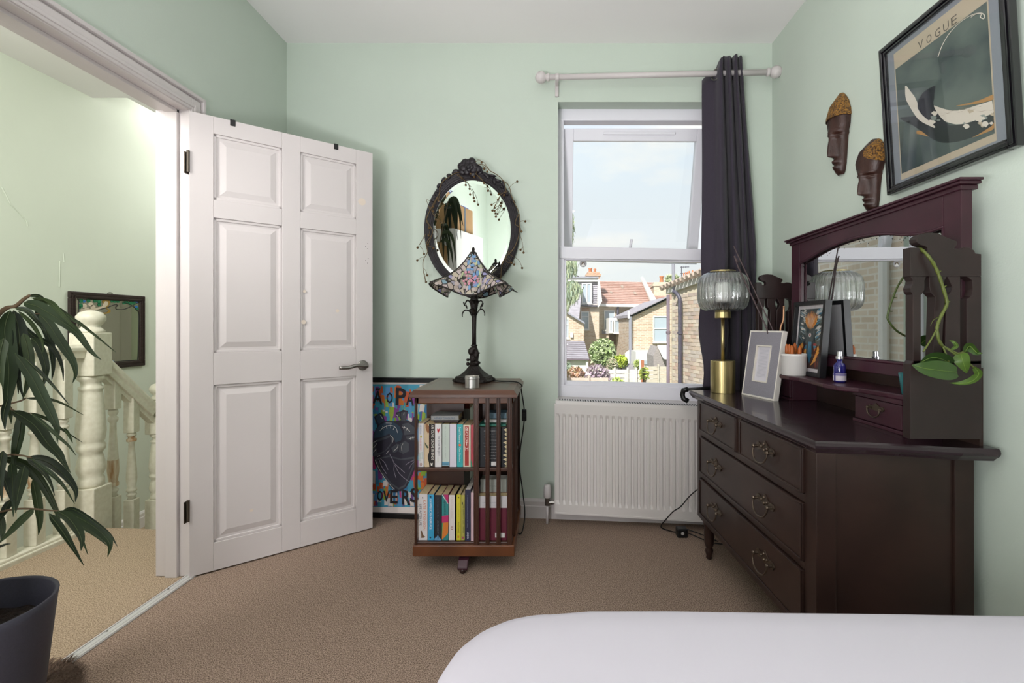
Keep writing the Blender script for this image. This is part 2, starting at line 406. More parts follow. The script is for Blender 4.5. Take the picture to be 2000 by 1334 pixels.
# open top-hung sash: a flat frame whose foot swings outward
zs1 = onB(1101, 253, OP-.05).z; zs2 = onB(1392, 253, OP-.05).z; xs0, xs1 = onB(1101.5, 260, OP-.05).x, onB(1370, 260, OP-.05).x+.03
ang = math.radians(15); Ls = 1.02*(zs1-onB(1101, 505, OP-.05).z)
def sm(u, d, l):                           # along the sash, depth outward, length down the sash
    x = xs0+u*(xs1-xs0)
    return V((x, wy(x)-OP+.035+l*math.sin(ang)+d*math.cos(ang), zs1+u*(zs2-zs1)-l*math.cos(ang)+d*math.sin(ang)))
b = MB(); wU = .055/(xs1-xs0)
b.mbox(sm, 0, wU, 0, .05, 0, Ls); b.mbox(sm, 1-wU, 1, 0, .05, 0, Ls); b.mbox(sm, wU, 1-wU, 0, .05, 0, .068); b.mbox(sm, wU, 1-wU, 0, .05, Ls-.068, Ls)
b.mbox(sm, .28, .78, -.010, 0, .018, .034)
sash = b.build('sash', UPVC, win, bevel=.003); OFF[sash.name] = V((0, 0, 0))
b = MB(); b.mbox(sm, wU*.7, 1-wU*.7, .02, .024, .05, Ls-.05); b.build('pane', GLASS, sash)
p = sm(.5, -.012, Ls-.055)
b = MB(); b.tube([p+V((-.012, -.01, -.05)), p+V((.006, -.03, .085))], [.010, .008], 8); b.box(p.x-.014, p.x+.014, p.y-.01, p.y+.02, p.z-.05, p.z-.01)
b.build('sash_handle', UPVC, sash, bevel=.002)
b = MB(); q0, q1 = onB(1090, 787, 0), onB(1412, 799, 0)
b.prism([q0+V((0, .15, 0)), q0+V((0, -.03, 0)), q0+V((0, -.03, .022)), q0+V((0, .15, .026))], q1-q0)
struct(b, 'trim_4', GLOSSW, bevel=.003).name = 'trim_4'
# round sticker on the lower pane
b = MB(); c = onB(1139, 515, OP-.026); b.cur = 0
b.prism([c+V((.0205*math.cos(a*.2618), 0, .0205*math.sin(a*.2618))) for a in range(24)], (0, .0006, 0))
b.cur = 1; b.prism([c+V((.010*x, -.0003, .010*z)) for x, z in ((-1, -.6), (-.8, .5), (0, .95), (.8, .5), (1, -.6), (.55, -.6), (.4, .2), (0, .5), (-.4, .2), (-.55, -.6))], (0, .0002, 0))
b.cur = 2; b.prism([c+V((.010*x, -.0005, .010*z)) for x, z in ((-1.3, -1.5), (0, .45), (1.3, -1.5))], (0, .0002, 0))
o = b.build('round_sticker', [ink('#a8a6a8'), ink('#5b4522'), ink('#efece8')]); tag(o, 'round grey sticker with an arch sign on the lower window pane', 'sticker')

# ================================================================== CURTAIN AND POLE
p0, p1 = onB(1066, 151, .085), onB(1505, 141, .085)
t = thing('curtain_pole', 'white curtain pole with ball ends fixed above the window', 'curtain pole', p0)
b = MB(); b.tube([p0, p1], .0145, 16); b.build('rod', GLOSSW, t, smooth=True)
for p, s in ((p0, -1), (p1, 1)):
    d = (p1-p0).normalized()*s; b = MB(); b.lathe([(.0165, -.02), (.02, -.018), (.02, -.006), (.014, -.003), (.014, .0), (.022, .004), (.029, .016), (.031, .027), (.027, .042), (.016, .053), (.003, .057)], p, 18, M=d.to_track_quat('Z', 'Y').to_matrix())
    b.build('finial', GLOSSW, t, smooth=True)
for px, py in ((1088, 151),):
    p = onB(px, py, .085); q = onB(px, py+18, .0)
    b = MB(); b.tube([p+V((-.010, 0, 0)), p+V((.010, 0, 0))], .0195, 14); b.box(p.x-.008, p.x+.008, p.y, wy(p.x)-.004, p.z-.012, p.z+.012); b.box(p.x-.010, p.x+.010, wy(p.x)-.014, wy(p.x)+.002, p.z-.066, p.z+.015)
    b.build('bracket', GLOSSW, t, bevel=.003)
CURT = mat('dark_plum_curtain', '#37303d', .85, var=.2, vs=260, bump=.15, bs=500, sheen=.12)
plan = [(1371, .030), (1376, .040), (1386, .055), (1398, .070), (1408, .110), (1416, .135), (1419, .085), (1421, .05), (1425, .085), (1432, .13), (1438, .125), (1441, .07), (1443, .045), (1447, .09), (1453, .125), (1457, .09), (1459, .05), (1463, .08), (1467, .105), (1470, .07)]
top = [(1371, 158), (1376, 152), (1386, 146), (1398, 140), (1410, 122), (1416, 112), (1419, 112), (1421, 109), (1425, 110), (1432, 110), (1438, 109), (1441, 112), (1443, 114), (1447, 110), (1453, 106), (1457, 105), (1459, 112), (1463, 110), (1467, 108), (1470, 111)]
rows = []
NR = 46
for i in range(NR+1):
    tt = i/NR; row = []
    for k, ((x, o), (_, ty)) in enumerate(zip(plan, top)):
        w = 1390 + (x-1390)*(.74+.28*min(1, tt*2.2)+.06*tt) if x > 1390 else x
        xx = w+(4*tt if x > 1400 else -2*tt); o = o+(.06*min(1, tt*3) if k < 5 else 0)
        z0 = onB(xx, ty, o).z; z1 = .22
        pp = onB(xx, ty, o); z = z0+(z1-z0)*tt
        wob = .016*math.sin(9*tt+k*.9)*tt+.010*math.sin(21*tt+k*1.7)*max(0, tt-.5)
        if tt > .45 and k < 6: wob += .02*math.sin((tt-.45)*30+k*.5)*(1-abs(tt-.7)*2)
        row.append(V((pp.x+.3*wob, pp.y-wob, z)))
    rows.append(smooth_path(row, 3))
t = thing('curtain', 'dark plum eyelet curtain hanging at the right of the window', 'curtain', (rows[0][20].x, rows[0][20].y, .22))
b = MB(); b.grid(rows); b.build('curtain_cloth', CURT, t, smooth=True, solid=.0025, fix=False)
p = onB(1400, 146, .090); tv = V((.55, -.83, 0)); nv = V((-.83, -.55, 0))
b = MB(); b.tube([p+nv*.006+tv*(.027*math.cos(a*.2618))+V((0, 0, .027*math.sin(a*.2618))) for a in range(24)], .0042, 6, closed=True)
b.build('eyelet', STEEL, t, smooth=True)

# ================================================================== RADIATOR
RADW = mat('white_radiator_enamel', '#d8d2cf', .35)
ro = .105
def rp_(s, y, o):                          # s 0..1 along the panel
    x = 1085+s*(1388-1085); return onB(x, y+s*(18 if y > 900 else 13), o)
a0, a1 = rp_(0, 789, ro), rp_(1, 789, ro); c0, c1 = rp_(0, 1003, ro), rp_(1, 1003, ro)
t = thing('radiator', 'white ribbed panel radiator on the wall below the window', 'radiator', (a0.x, a0.y, c0.z))
nrm = V((-WM, -1, 0)).normalized()
def rq(s, v, d):                           # v 0 top .. 1 bottom, d outwards
    return a0.lerp(a1, s).lerp(c0.lerp(c1, s), v)+nrm*d
nr = 24; ss = [0]
cen = [(k+.9)/(nr+.6) for k in range(nr)]; hw = .30/nr
for c in cen: ss += [c-hw*1.15, c-hw*.75, c+hw*.75, c+hw*1.15]
ss.append(1)
vv = [0, .04, .085, .115, .88, .915, .96, 1]
b = MB(); rws = []
for v in vv:
    r = []
    for i, s in enumerate(ss):
        k = (i-1) % 4; rib = 0 < i < len(ss)-1 and k in (1, 2)
        d = 0.0 if (rib or not (.1 < v < .9)) else -.007
        if 0 < i < len(ss)-1 and k in (0, 3) and .1 < v < .9: d = -.007
        if i in (0, len(ss)-1) : d = 0 if not(.1 < v < .9) else -.004
        if rib and v in (.115, .88): d = -.001
        r.append(rq(s, v, d))
    rws.append(r)
b.grid(rws)
b.build('panel', RADW, t, fix=False)
b = MB()
for q in (((0, .0), (1, .0)), ):
    b.hexa([rq(0, 0, -.075), rq(1, 0, -.075), rq(1, 0, .0), rq(0, 0, .0), rq(0, -.03, -.075), rq(1, -.03, -.075), rq(1, -.03, -.002), rq(0, -.03, -.002)])
b.hexa([rq(0, 0, -.075), rq(0, 0, .001), rq(0, 1, .001), rq(0, 1, -.075), rq(-.006, 0, -.075), rq(-.006, 0, .001), rq(-.006, 1, .001), rq(-.006, 1, -.075)])
b.hexa([rq(1, 0, -.075), rq(1, 0, .001), rq(1, 1, .001), rq(1, 1, -.075), rq(1.006, 0, -.075), rq(1.006, 0, .001), rq(1.006, 1, .001), rq(1.006, 1, -.075)])
b.hexa([rq(0, .985, -.075), rq(1, .985, -.075), rq(1, .985, .002), rq(0, .985, .002), rq(0, 1, -.075), rq(1, 1, -.075), rq(1, 1, .002), rq(0, 1, .002)])
b.hexa([rq(0, 0, -.075), rq(1, 0, -.075), rq(1, 0, -.065), rq(0, 0, -.065), rq(0, 1, -.075), rq(1, 1, -.075), rq(1, 1, -.065), rq(0, 1, -.065)])
b.build('casing', RADW, t)
b = MB()
for k in range(56):
    s = .02+.96*k/56
    b.hexa([rq(s, -.0305, -.060), rq(s+.007, -.0305, -.060), rq(s+.011, -.0305, -.018), rq(s+.004, -.0305, -.018), rq(s, -.034, -.060), rq(s+.007, -.034, -.060), rq(s+.011, -.034, -.018), rq(s+.004, -.034, -.018)])
g = b.build('grille_slots', mat('grille_shadow', '#4a4848', .8), t); g['kind'] = 'stuff'
# valve and pipe at the radiator's left foot
t = thing('radiator_valve', 'white thermostatic valve head on a pipe left of the radiator', 'valve', onZ(1069, 1024, 0))
p = onB(1069, 985, .075)
b = MB(); b.tube([V((p.x, p.y, 0)), V((p.x, p.y, p.z))], .0075, 10); b.build('pipe', GLOSSW, t, smooth=True)
b = MB(); b.tube([V((p.x, p.y, p.z-.005)), V((p.x, p.y, p.z+.038))], .013, 10); b.tube([p+V((0, 0, .012)), p+V((.045, -.004, .012))], .008, 8); b.tube([p+V((.02, -.002, .012)), p+V((.034, -.003, .012))], .012, 6)
b.build('valve_body', STEEL, t)
b = MB(); b.lathe([(.016, .036), (.02, .04), (.0205, .07), (.0185, .095), (.0165, .103), (.014, .106)], p, 16); b.build('valve_head', GLOSSW, t, smooth=True)
# ================================================================== THE LANDING BEYOND THE DOOR
HX = -3.30; LB = -.56                       # far stair wall; lower landing level
HGREEN = mat('pale_green_hall_paint', '#d8dfd0', .7, var=.03, vs=2.5, bump=.06, bs=30)
CREAMG = mat('worn_cream_gloss', '#dedac9', .45, var=.04, vs=50, col2='#d4cfbc')
HCARP = mat('beige_landing_carpet', '#cbb69d', .95, var=.45, vs=290, bump=.3, bs=420, col2='#6f5d48', detail=3, spec=.1)
b = MB(); b.box(HX-.15, HX, -1.2, 6.4, -1.0, 2.95); struct(b, 'wall_stair', HGREEN)
b = MB(); b.box(HX-.15, -1.5, 6.2, 6.4, -1.0, 2.95); struct(b, 'wall_hall_end', HGREEN)
b = MB(); b.box(HX-.15, -1.665, -1.3, -1.1, -1.0, 2.95); struct(b, 'wall_hall_front', HGREEN)
b = MB(); b.box(-1.66, -1.56, 2.85, 6.4, -1.0, 2.95); struct(b, 'wall_hall_side', HGREEN)
# lower ceiling with the opening of the stair skylight beyond it
b = MB(); b.box(HX, -1.6, -1.2, 3.374, 2.704, 2.9); b.box(-3.05, -1.6, 3.374, 6.3, 2.704, 2.9); b.box(HX-.1, -1.6, -1.2, 6.3, 2.95, 3.0); struct(b, 'ceiling_landing', WHITE)  # top slab is a lid added over the opening to keep sun out
LE = [(-2.43, 2.47), (-2.2, 2.455), (-2.0, 2.44), (-1.66, 2.41)]
b = MB(); b.prism([(-1.56, -1.2, 0), (-2.47, -1.2, 0), (-2.47, 2.47, 0)]+[(x, y, 0) for x, y in LE[1:]]+[(-1.66, DY1, 0), (-1.56, DY1, 0)], (0, 0, -.2)); struct(b, 'floor_landing', HCARP)
b = MB(); b.box(HX, -1.6, -1.2, 6.3, LB-.1, LB); struct(b, 'floor_lower_landing', HCARP)
t = thing('stair_flight', 'carpeted steps going down from the landing past the white balusters', 'stairs', (-2.0, 2.6, LB))
for k in range(2):
    z = -.19*(k+1); b = MB(); b.box(-2.40, -1.66, 2.40, 2.62+.24*k, LB, z); b.build('step', HCARP, t, bevel=.015)
skirt('baseboard_stair', (HX, 1.0, LB), (HX, 6.2, LB), (1, 0, 0), h=.13, m=mat('white_skirting', '#e6e2df', .4))
# stringer and rail the balusters stand on
SX = -2.43
t = thing('stair_balustrade', 'worn cream painted landing rail and base board between newel and plant', 'balustrade', (SX, 1.6, 0))
b = MB(); b.box(SX-.04, SX+.04, .2, 2.44, -.26, .034); b.box(SX+.036, SX+.05, .2, 2.44, -.02, .022); b.build('base_board', CREAMG, t, bevel=.006)
def railprof(p, q):
    p, q = V(p), V(q); d = (q-p); w = V((1, 0, 0)); u = w.cross(d.normalized())
    if u.z < 0: u = -u
    pr = [(-.026, -.035), (.026, -.035), (.026, -.008), (.036, .004), (.036, .020), (.022, .036), (-.022, .036), (-.036, .020), (-.036, .004), (-.026, -.008)]
    return [p+w*a+u*c for a, c in pr], d
b = MB(); b.prism(*railprof((SX, .2, .93), (SX, 2.44, .93))); b.build('handrail', CREAMG, t, bevel=.003)
t2 = thing('stair_handrail', 'cream handrail sloping down from the tall newel to the small newel', 'handrail', (SX, 2.6, .7))
b = MB(); b.prism(*railprof((SX+.01, 2.50, .885), (SX+.01, 2.845, .545))); b.build('rail_bar', CREAMG, t2, bevel=.003)
b = MB(); b.prism([(SX-.02, 2.50, .865), (SX+.02, 2.50, .865), (SX+.02, 2.845, .525), (SX-.02, 2.845, .525)], (0, -.0, -.055)); b.build('under_rail', CREAMG, t2)
BARE = mat('bare_pine', '#a9825a', .7, var=.6, vs=60, stretch=(1, 1, .12), col2='#d8cfb8')
def sqblock(b, x, y, z0, z1, s, rot=.0):
    b.lathe([(s*.7071, z0), (s*.7071, z1)], (x, y, 0), 4, M=Matrix.Rotation(math.pi/4+rot, 3, 'Z'))
def baluster(x, y, z0, zsq0, zsq1, z1, label, group, bare=None):
    """square foot z0..zsq0, turned middle, square head zsq1..z1"""
    t = thing('baluster', label, 'baluster', (x, y, z0), group)
    b = MB(); sqblock(b, x, y, z0, zsq0, .052, .18); b.build('foot_block', CREAMG, t, bevel=.003)
    b = MB(); sqblock(b, x, y, zsq1, z1, .052, .18); b.build('head_block', CREAMG, t, bevel=.003)
    h = zsq1-zsq0
    pr = [(.022, 0), (.016, .03), (.024, .055), (.024, .075), (.015, .095), (.025, .12), (.025, .15), (.019, .17), (.026, .30), (.024, .42), (.016, .70), (.014, .84), (.023, .87), (.023, .90), (.014, .92), (.022, .95), (.022, .975), (.018, 1)]
    b = MB(); b.lathe([(r, zsq0+h*f) for r, f in pr], (x, y, 0), 16); b.build('turned_shaft', CREAMG, t, smooth=True)
    if bare:
        b = MB(); f0, f1 = bare
        b.lathe([(r+.0006, zsq0+h*f) for r, f in pr if f0 <= f <= f1], (x, y, 0), 16, cap=False); b.build('worn_patch', BARE, t, smooth=True, fix=False)
    return t
for k, (y, w, br) in enumerate(((2.333, 'nearest the tall newel', None), (2.205, 'second from the tall newel', (.15, .45)), (2.085, 'third from the tall newel', (.15, .45)), (1.965, 'fourth from the tall newel', None), (1.845, 'fifth from the tall newel', None))):
    baluster(SX, y, .034, .25, .60, .895, 'cream turned baluster on the level landing rail, '+w, 'landing balusters', br)
baluster(SX, 2.60, -.20, .117, .60, .79, 'cream stair baluster with a bare wood patch, right of the tall newel', 'stair balusters', (.12, .45))
baluster(SX, 2.715, -.40, .06, .445, .675, 'cream stair baluster left of the small newel', 'stair balusters', (.86, .96))
def newel(x, y, s, z0, zb, zt, zc_, label, big):
    t = thing('newel_post', label, 'newel post', (x, y, z0))
    b = MB(); sqblock(b, x, y, z0, zb, s, .12); b.build('foot_block', CREAMG, t, bevel=.004)
    b = MB(); sqblock(b, x, y, zt, zc_, s, .12); b.build('head_block', CREAMG, t, bevel=.004)
    h = zt-zb; q = s/.115
    pr = [(.050, 0), (.053, .02), (.053, .07), (.046, .09), (.056, .14), (.058, .18), (.050, .26), (.044, .30), (.056, .33), (.058, .37), (.050, .395), (.054, .41), (.056, .44), (.060, .50), (.056, .62), (.046, .84), (.044, .86), (.050, .875), (.050, .895), (.040, .91), (.040, .94), (.053, .965), (.054, .985), (.050, 1)]
    b = MB(); b.lathe([(r*q, zb+h*f) for r, f in pr], (x, y, 0), 24); b.build('turned_shaft', CREAMG, t, smooth=True)
    b = MB(); b.lathe([(.054*q, 0), (.055*q, .012*q), (.040*q, .026*q), (.034*q, .032*q), (.047*q, .046*q), (.058*q, .066*q), (.058*q, .084*q), (.044*q, .104*q), (.020*q, .114*q), (.002, .116*q)], (x, y, zc_), 24); b.build('cap', CREAMG, t, smooth=True)
    return t
newel(SX, 2.475, .118, -.2, .215, .80, 1.025, 'tall cream newel post with a mushroom cap at the landing corner', True)
newel(SX+.01, 2.90, .105, LB, .0, .40, .605, 'small lower newel post partly hidden by the door frame', False)
# second door, seen only in the painted mirror
b = MB(); b.box(-1.70, -1.665, 4.55, 5.45, -.56, 1.6); d2 = struct(b, 'door_2', GLOSSW); OFF['door_2'] = V((0, 0, 0))
for z0, z1 in ((-.4, .3), (.45, 1.45)):
    b = MB(); b.frustum([(-1.70, 4.68, z0), (-1.70, 5.32, z0), (-1.70, 5.32, z1), (-1.70, 4.68, z1)], [(-1.712, 4.71, z0+.03), (-1.712, 5.29, z0+.03), (-1.712, 5.29, z1-.03), (-1.712, 4.71, z1-.03)]); b.build('panel', GLOSSW, d2)
# painted mirror on the stair wall
y0, y1, z0, z1 = 3.196, 3.79, .742, 1.300; fx = HX
t = thing('painted_mirror', 'dark framed mirror with painted leaves on the pale stair wall', 'mirror', (fx, 3.49, z0))
DKF = mat('dark_brown_frame', '#3d302d', .45, var=.4, vs=30, stretch=(4, .5, 4))
b = MB(); fw = .045
for (a, c, d, e) in ((y0, y1, z0, z0+fw), (y0, y1, z1-fw, z1), (y0, y0+fw, z0+fw, z1-fw), (y1-fw, y1, z0+fw, z1-fw)):
    b.box(fx, fx+.02, a, c, d, e)
fo = b.build('frame', DKF, t, bevel=.004)
b = MB()
for g in (.012, .03):
    for (a, c, d, e) in ((y0+g, y1-g, z0+g, z0+g+.006), (y0+g, y1-g, z1-g-.006, z1-g), (y0+g, y0+g+.006, z0+g, z1-g), (y1-g-.006, y1-g, z0+g, z1-g)): b.box(fx+.02, fx+.024, a, c, d, e)
b.build('frame_bead', DKF, t)
b = MB(); b.box(fx+.008, fx+.010, y0+fw, y1-fw, z0+fw, z1-fw); b.build('mirror_glass', mat('hall_mirror_glass', '#d9dccb', .03, 1.0), t)
b = MB(); b.tube([V((fx+.006, 3.50+.02*math.cos(a*.5236), z1+.012*math.sin(a*.5236))) for a in range(7)], .003, 6); b.build('hanging_ring', STEEL, t)
HM = V((fx+.0105, 0, 0))
def hp(px, py, k=0):
    q = onP(px, py, HM+V((.0006*k, 0, 0)), V((1, 0, 0))); return q
def hcrop(x, y, k=0): return hp(120+x/6.67, 560+y/6.67, k)
b = MB()
b.cur = 0                                  # black border line and flowing branch
def line(pts, r, dx=1):
    b.tube([p for p in smooth_path([hcrop(x, y, dx) for x, y in pts], 4)], r, 4)
line([(225, 340), (228, 180), (250, 160), (700, 180), (985, 190), (1005, 205), (920, 250), (830, 290), (740, 295), (712, 285), (712, 262), (730, 250), (722, 236), (690, 236), (600, 270), (480, 300)], .0032)
line([(800, 200), (900, 235), (980, 300), (1010, 380), (1003, 700), (996, 930), (970, 955), (800, 968), (600, 990)], .0032)
line([(225, 340), (222, 520)], .0032)
b.cur = 1
for (x, y, r) in ((262, 185, 26), (255, 245, 26), (355, 182, 24), (440, 185, 22), (495, 195, 25), (495, 235, 22), (660, 188, 18), (700, 190, 20), (740, 192, 18), (815, 212, 18), (850, 200, 22), (900, 215, 24), (945, 210, 22), (985, 280, 22), (240, 275, 16)):
    b.poly([hcrop(x+r*math.cos(a*.698)*(1+.2*(a % 2)), y+r*math.sin(a*.698)*(1+.2*(a % 2)), 2) for a in range(9)])
b.cur = 2
for (x, y, r) in ((298, 192, 18), (975, 262, 20), (985, 195, 16), (960, 190, 14)): b.poly([hcrop(x+r*math.cos(a*.785), y+r*math.sin(a*.785), 3) for a in range(8)])
b.poly([hcrop(x, y, 2) for x, y in ((440, 490), (480, 450), (505, 375), (515, 440), (525, 465), (490, 520))])
b.poly([hcrop(x, y, 2) for x, y in ((550, 910), (556, 850), (585, 842), (625, 865), (640, 900), (630, 940), (690, 970), (680, 982), (610, 990))])
b.cur = 3
b.poly([hcrop(x, y, 1) for x, y in ((530, 190), (560, 160), (640, 190), (620, 240), (600, 285), (640, 300), (640, 330), (600, 350), (520, 360), (430, 365), (500, 340), (590, 335), (615, 310), (590, 290), (560, 250))])
b.cur = 4
b.poly([hcrop(x, y, 2) for x, y in ((545, 220), (570, 188), (605, 195), (610, 230), (580, 265), (470, 300), (400, 320), (250, 325), (250, 290), (330, 290), (440, 280), (530, 255))])
for (x, y) in ((300, 250), (380, 230), (410, 265), (330, 300)): b.poly([hcrop(x+34*math.cos(a*.785), y+30*math.sin(a*.785), 1) for a in range(8)])
b.build('painted_foliage', [ink('#2b2b28'), ink('#23744e'), ink('#2f6fb0'), ink('#9a7b35'), ink('#cfc1ad')], t, fix=False)
# cracks in the plaster of the stair wall
b = MB()
for pts in ([(3, 365), (20, 398), (38, 415), (52, 432), (54, 442)], [(124, 495), (125, 512)], [(117, 510), (116, 560)]):
    b.tube([onX(x, y, HX+.001) for x, y in pts], .004, 5)
o = b.build('plaster_crack', HGREEN); tag(o, None, None, None, 'structure'); o.name = 'trim_5'

# ================================================================== THE POTTED PLANT IN THE DOORWAY
pc = V((-1.365, 1.08, 0)); zr = .40
t = thing('potted_fig', 'tall plant with long drooping narrow leaves in a dark pot by the doorway', 'plant', pc)
POT = mat('dark_slate_pot', '#3f3e49', .6, var=.12, vs=200, bump=.05, bs=300)
b = MB(); b.lathe([(.118, .0), (.122, .004), (.158, zr-.02), (.161, zr), (.157, zr+.002), (.152, zr-.004), (.147, zr-.08), (.145, zr-.09)], pc, 48, cap=False); b.lathe([(.001, .004), (.12, .004)], pc, 32, cap=False)
b.build('pot', POT, t, smooth=True, fix=True)
SOIL = mat('potting_soil', '#2b2018', .95, var=.6, vs=60, bump=1.0, bs=110)
b = MB(); rws = []
for i in range(9):
    r = .146*i/8; rws.append([pc+V((r*math.cos(j*.2244), r*math.sin(j*.2244), zr-.075+random.uniform(-.006, .008))) for j in range(28)])
b.grid(rws, closed=True); b.build('soil', SOIL, t, smooth=True)
BARK = mat('thin_brown_stem', '#5b4a35', .8)
LEAF = [mat('dark_leaf_%d' % k, h, .5, var=.25, vs=30, stretch=(1, 1, .3), spec=.3) for k, h in enumerate(('#1d2914', '#233119', '#1a2517', '#2b381c'))]
RIB = mat('leaf_midrib', '#3f4a28', .5)
def yd(px): return 1.09+.06*math.sin(px*.05)
def leafpath(pts, seed):
    rnd = random.Random(seed); base = 1.10+rnd.uniform(-.10, .12); dr = rnd.uniform(-.10, .03)
    n = len(pts)
    return [P(x, y, base+dr*i/(n-1)) for i, (x, y) in enumerate(pts)]
def blade(path, w, roll, parent, m, curl=.25):
    path = smooth_path(path, 4); n = len(path)
    vs = []; fs = []
    for i, p in enumerate(path):
        f = i/(n-1); tg = (path[min(i+1, n-1)]-path[max(i-1, 0)]).normalized(); vd = (p-V((0, 0, H))).normalized()
        sd = tg.cross(vd).normalized(); sd = (Matrix.Rotation(roll*(1-.5*f), 3, tg)@sd); nn = tg.cross(sd)
        hw = w*.5*min(1, (math.sin(math.pi*f**.6)**.85*(1-.3*f)*1.12) if 0 < f < 1 else 0)+.0004
        vs += [p+sd*hw+nn*hw*curl, p-nn*hw*.12, p-sd*hw+nn*hw*curl]
    for i in range(n-1):
        a = i*3; c = a+3; fs += [(a, a+1, c+1, c), (a+1, a+2, c+2, c+1)]
    b = MB(); b.add(vs, fs)
    k = len(b.v); b.cur = 1
    b.tube([p+V((0, -.0006, 0)) for p in path[:-2]], [.0007*(1-.6*i/n) for i in range(n-2)], 4)
    return b.build('leaf', [m, RIB], parent, smooth=True, fix=False)
LV = [([(56, 578), (74, 578), (86, 586), (94, 600)], 6), ([(47, 591), (67, 596), (84, 604), (120, 627), (150, 650), (178, 687), (198, 703)], 17), ([(74, 588), (79, 614), (91, 644), (100, 674), (104, 715), (101, 743)], 14),
([(62, 582), (96, 590), (114, 606), (138, 632), (150, 645)], 8), ([(108, 596), (144, 625), (156, 632), (192, 660), (226, 688)], 5), ([(77, 613), (96, 634), (114, 662), (130, 686), (143, 708), (148, 730), (142, 748)], 15),
([(41, 632), (62, 654), (78, 663), (98, 674), (114, 696), (122, 720), (124, 744)], 10), ([(36, 608), (58, 627), (72, 646), (83, 668), (84, 690)], 6), ([(30, 602), (52, 606), (67, 621), (84, 642), (92, 657)], 8),
([(20, 606), (10, 640), (13, 680), (18, 720), (16, 760), (13, 790), (8, 838)], 24), ([(27, 606), (36, 640), (38, 670), (32, 710), (34, 735), (46, 780)], 20), ([(46, 651), (53, 674), (57, 700), (58, 730), (51, 760), (44, 780)], 13),
([(62, 660), (75, 674), (85, 698), (90, 720), (88, 740), (80, 764)], 12), ([(30, 690), (63, 737), (84, 778), (102, 814), (112, 839), (112, 865)], 16), ([(50, 700), (84, 733), (105, 755), (136, 792)], 5),
([(50, 778), (90, 779), (120, 787), (164, 811)], 5), ([(24, 802), (50, 817), (72, 835), (93, 865), (114, 887), (125, 905), (138, 924)], 18), ([(42, 806), (39, 842), (33, 872), (28, 900), (25, 934)], 15),
([(16, 778), (8, 808), (10, 840)], 10), ([(20, 792), (22, 828)], 6), ([(60, 806), (96, 820), (120, 838), (161, 864)], 5), ([(62, 808), (84, 826), (112, 851), (135, 872), (148, 889)], 5),
([(52, 894), (82, 898), (106, 910), (132, 934), (148, 959), (147, 981)], 16), ([(-4, 894), (33, 901), (58, 913), (82, 943), (102, 979), (114, 1009), (117, 1044)], 15), ([(20, 903), (50, 918), (74, 946)], 9),
([(60, 895), (99, 924), (124, 949), (146, 984)], 6), ([(54, 899), (78, 916), (96, 938), (107, 968)], 7), ([(64, 935), (73, 979), (78, 1020), (75, 1045)], 12), ([(48, 910), (38, 954), (30, 1002)], 13),
([(23, 901), (25, 946), (26, 1010)], 11), ([(-2, 915), (10, 938), (26, 988)], 12), ([(66, 994), (41, 1017), (16, 1043), (-6, 1064)], 10), ([(113, 998), (135, 1012), (152, 1035), (160, 1056), (158, 1076)], 13),
([(122, 999), (152, 1010), (186, 1030), (210, 1053), (215, 1068), (210, 1088)], 15), ([(125, 996), (145, 995), (181, 1017), (214, 1043), (229, 1067)], 7), ([(117, 999), (157, 1025), (190, 1048), (211, 1067)], 6),
([(96, 1003), (119, 1032), (140, 1065), (164, 1105)], 10), ([(0, 1005), (5, 1035), (2, 1060)], 9), ([(22, 975), (8, 1000), (-6, 1024)], 11), ([(-2, 700), (-10, 740), (-6, 800)], 16), ([(2, 690), (22, 700), (34, 730), (36, 770)], 12),
([(150, 1036), (160, 1052), (172, 1084)], 4), ([(-6, 1070), (10, 1064), (21, 1062)], 4), ([(8, 660), (0, 700), (6, 760)], 14), ([(6, 880), (0, 920), (4, 980)], 13), ([(125, 836), (135, 850), (142, 866)], 4)]
for k, (pts, w) in enumerate(LV):
    rnd = random.Random(k*3+1); pp = leafpath(pts, k)
    blade(pp, w*1.1/F*1.12, rnd.uniform(-.55, .55), t, LEAF[k % 4])
b = MB()
def stem(pts, r0, r1, Y0=1.12, Y1=1.10):
    n = len(pts); q = smooth_path([P(x, y, Y0+(Y1-Y0)*i/(n-1)) for i, (x, y) in enumerate(pts)], 4)
    b.tube(q, [r0+(r1-r0)*i/(len(q)-1) for i in range(len(q))], 6)
stem([(-40, 700), (-10, 625), (12, 602), (30, 598), (47, 584), (58, 577)], .006, .003)
stem([(-40, 800), (-10, 795), (14, 790), (40, 783), (50, 778)], .003, .0015)
stem([(14, 790), (25, 801), (45, 806), (62, 807)], .002, .0012)
stem([(-40, 900), (-5, 893), (20, 888), (45, 890), (62, 894)], .003, .0015)
stem([(-40, 1012), (0, 1000), (33, 994), (66, 994), (97, 997), (116, 998)], .003, .0015)
stem([(28, 600), (40, 604), (62, 612), (77, 613)], .002, .001)
for dx in (-.03, .01, .035):
    q = smooth_path([pc+V((dx, -.02+dx, zr-.08)), pc+V((dx*1.3-.02, 0, .62)), pc+V((dx-.06, .02, .85)), V((P(-40, 700, 1.12)))+V((dx*.6, 0, -.02))], 6)
    b.tube(q, [.010-.004*i/len(q) for i in range(len(q))], 8)
b.build('stems', BARK, t, smooth=True)
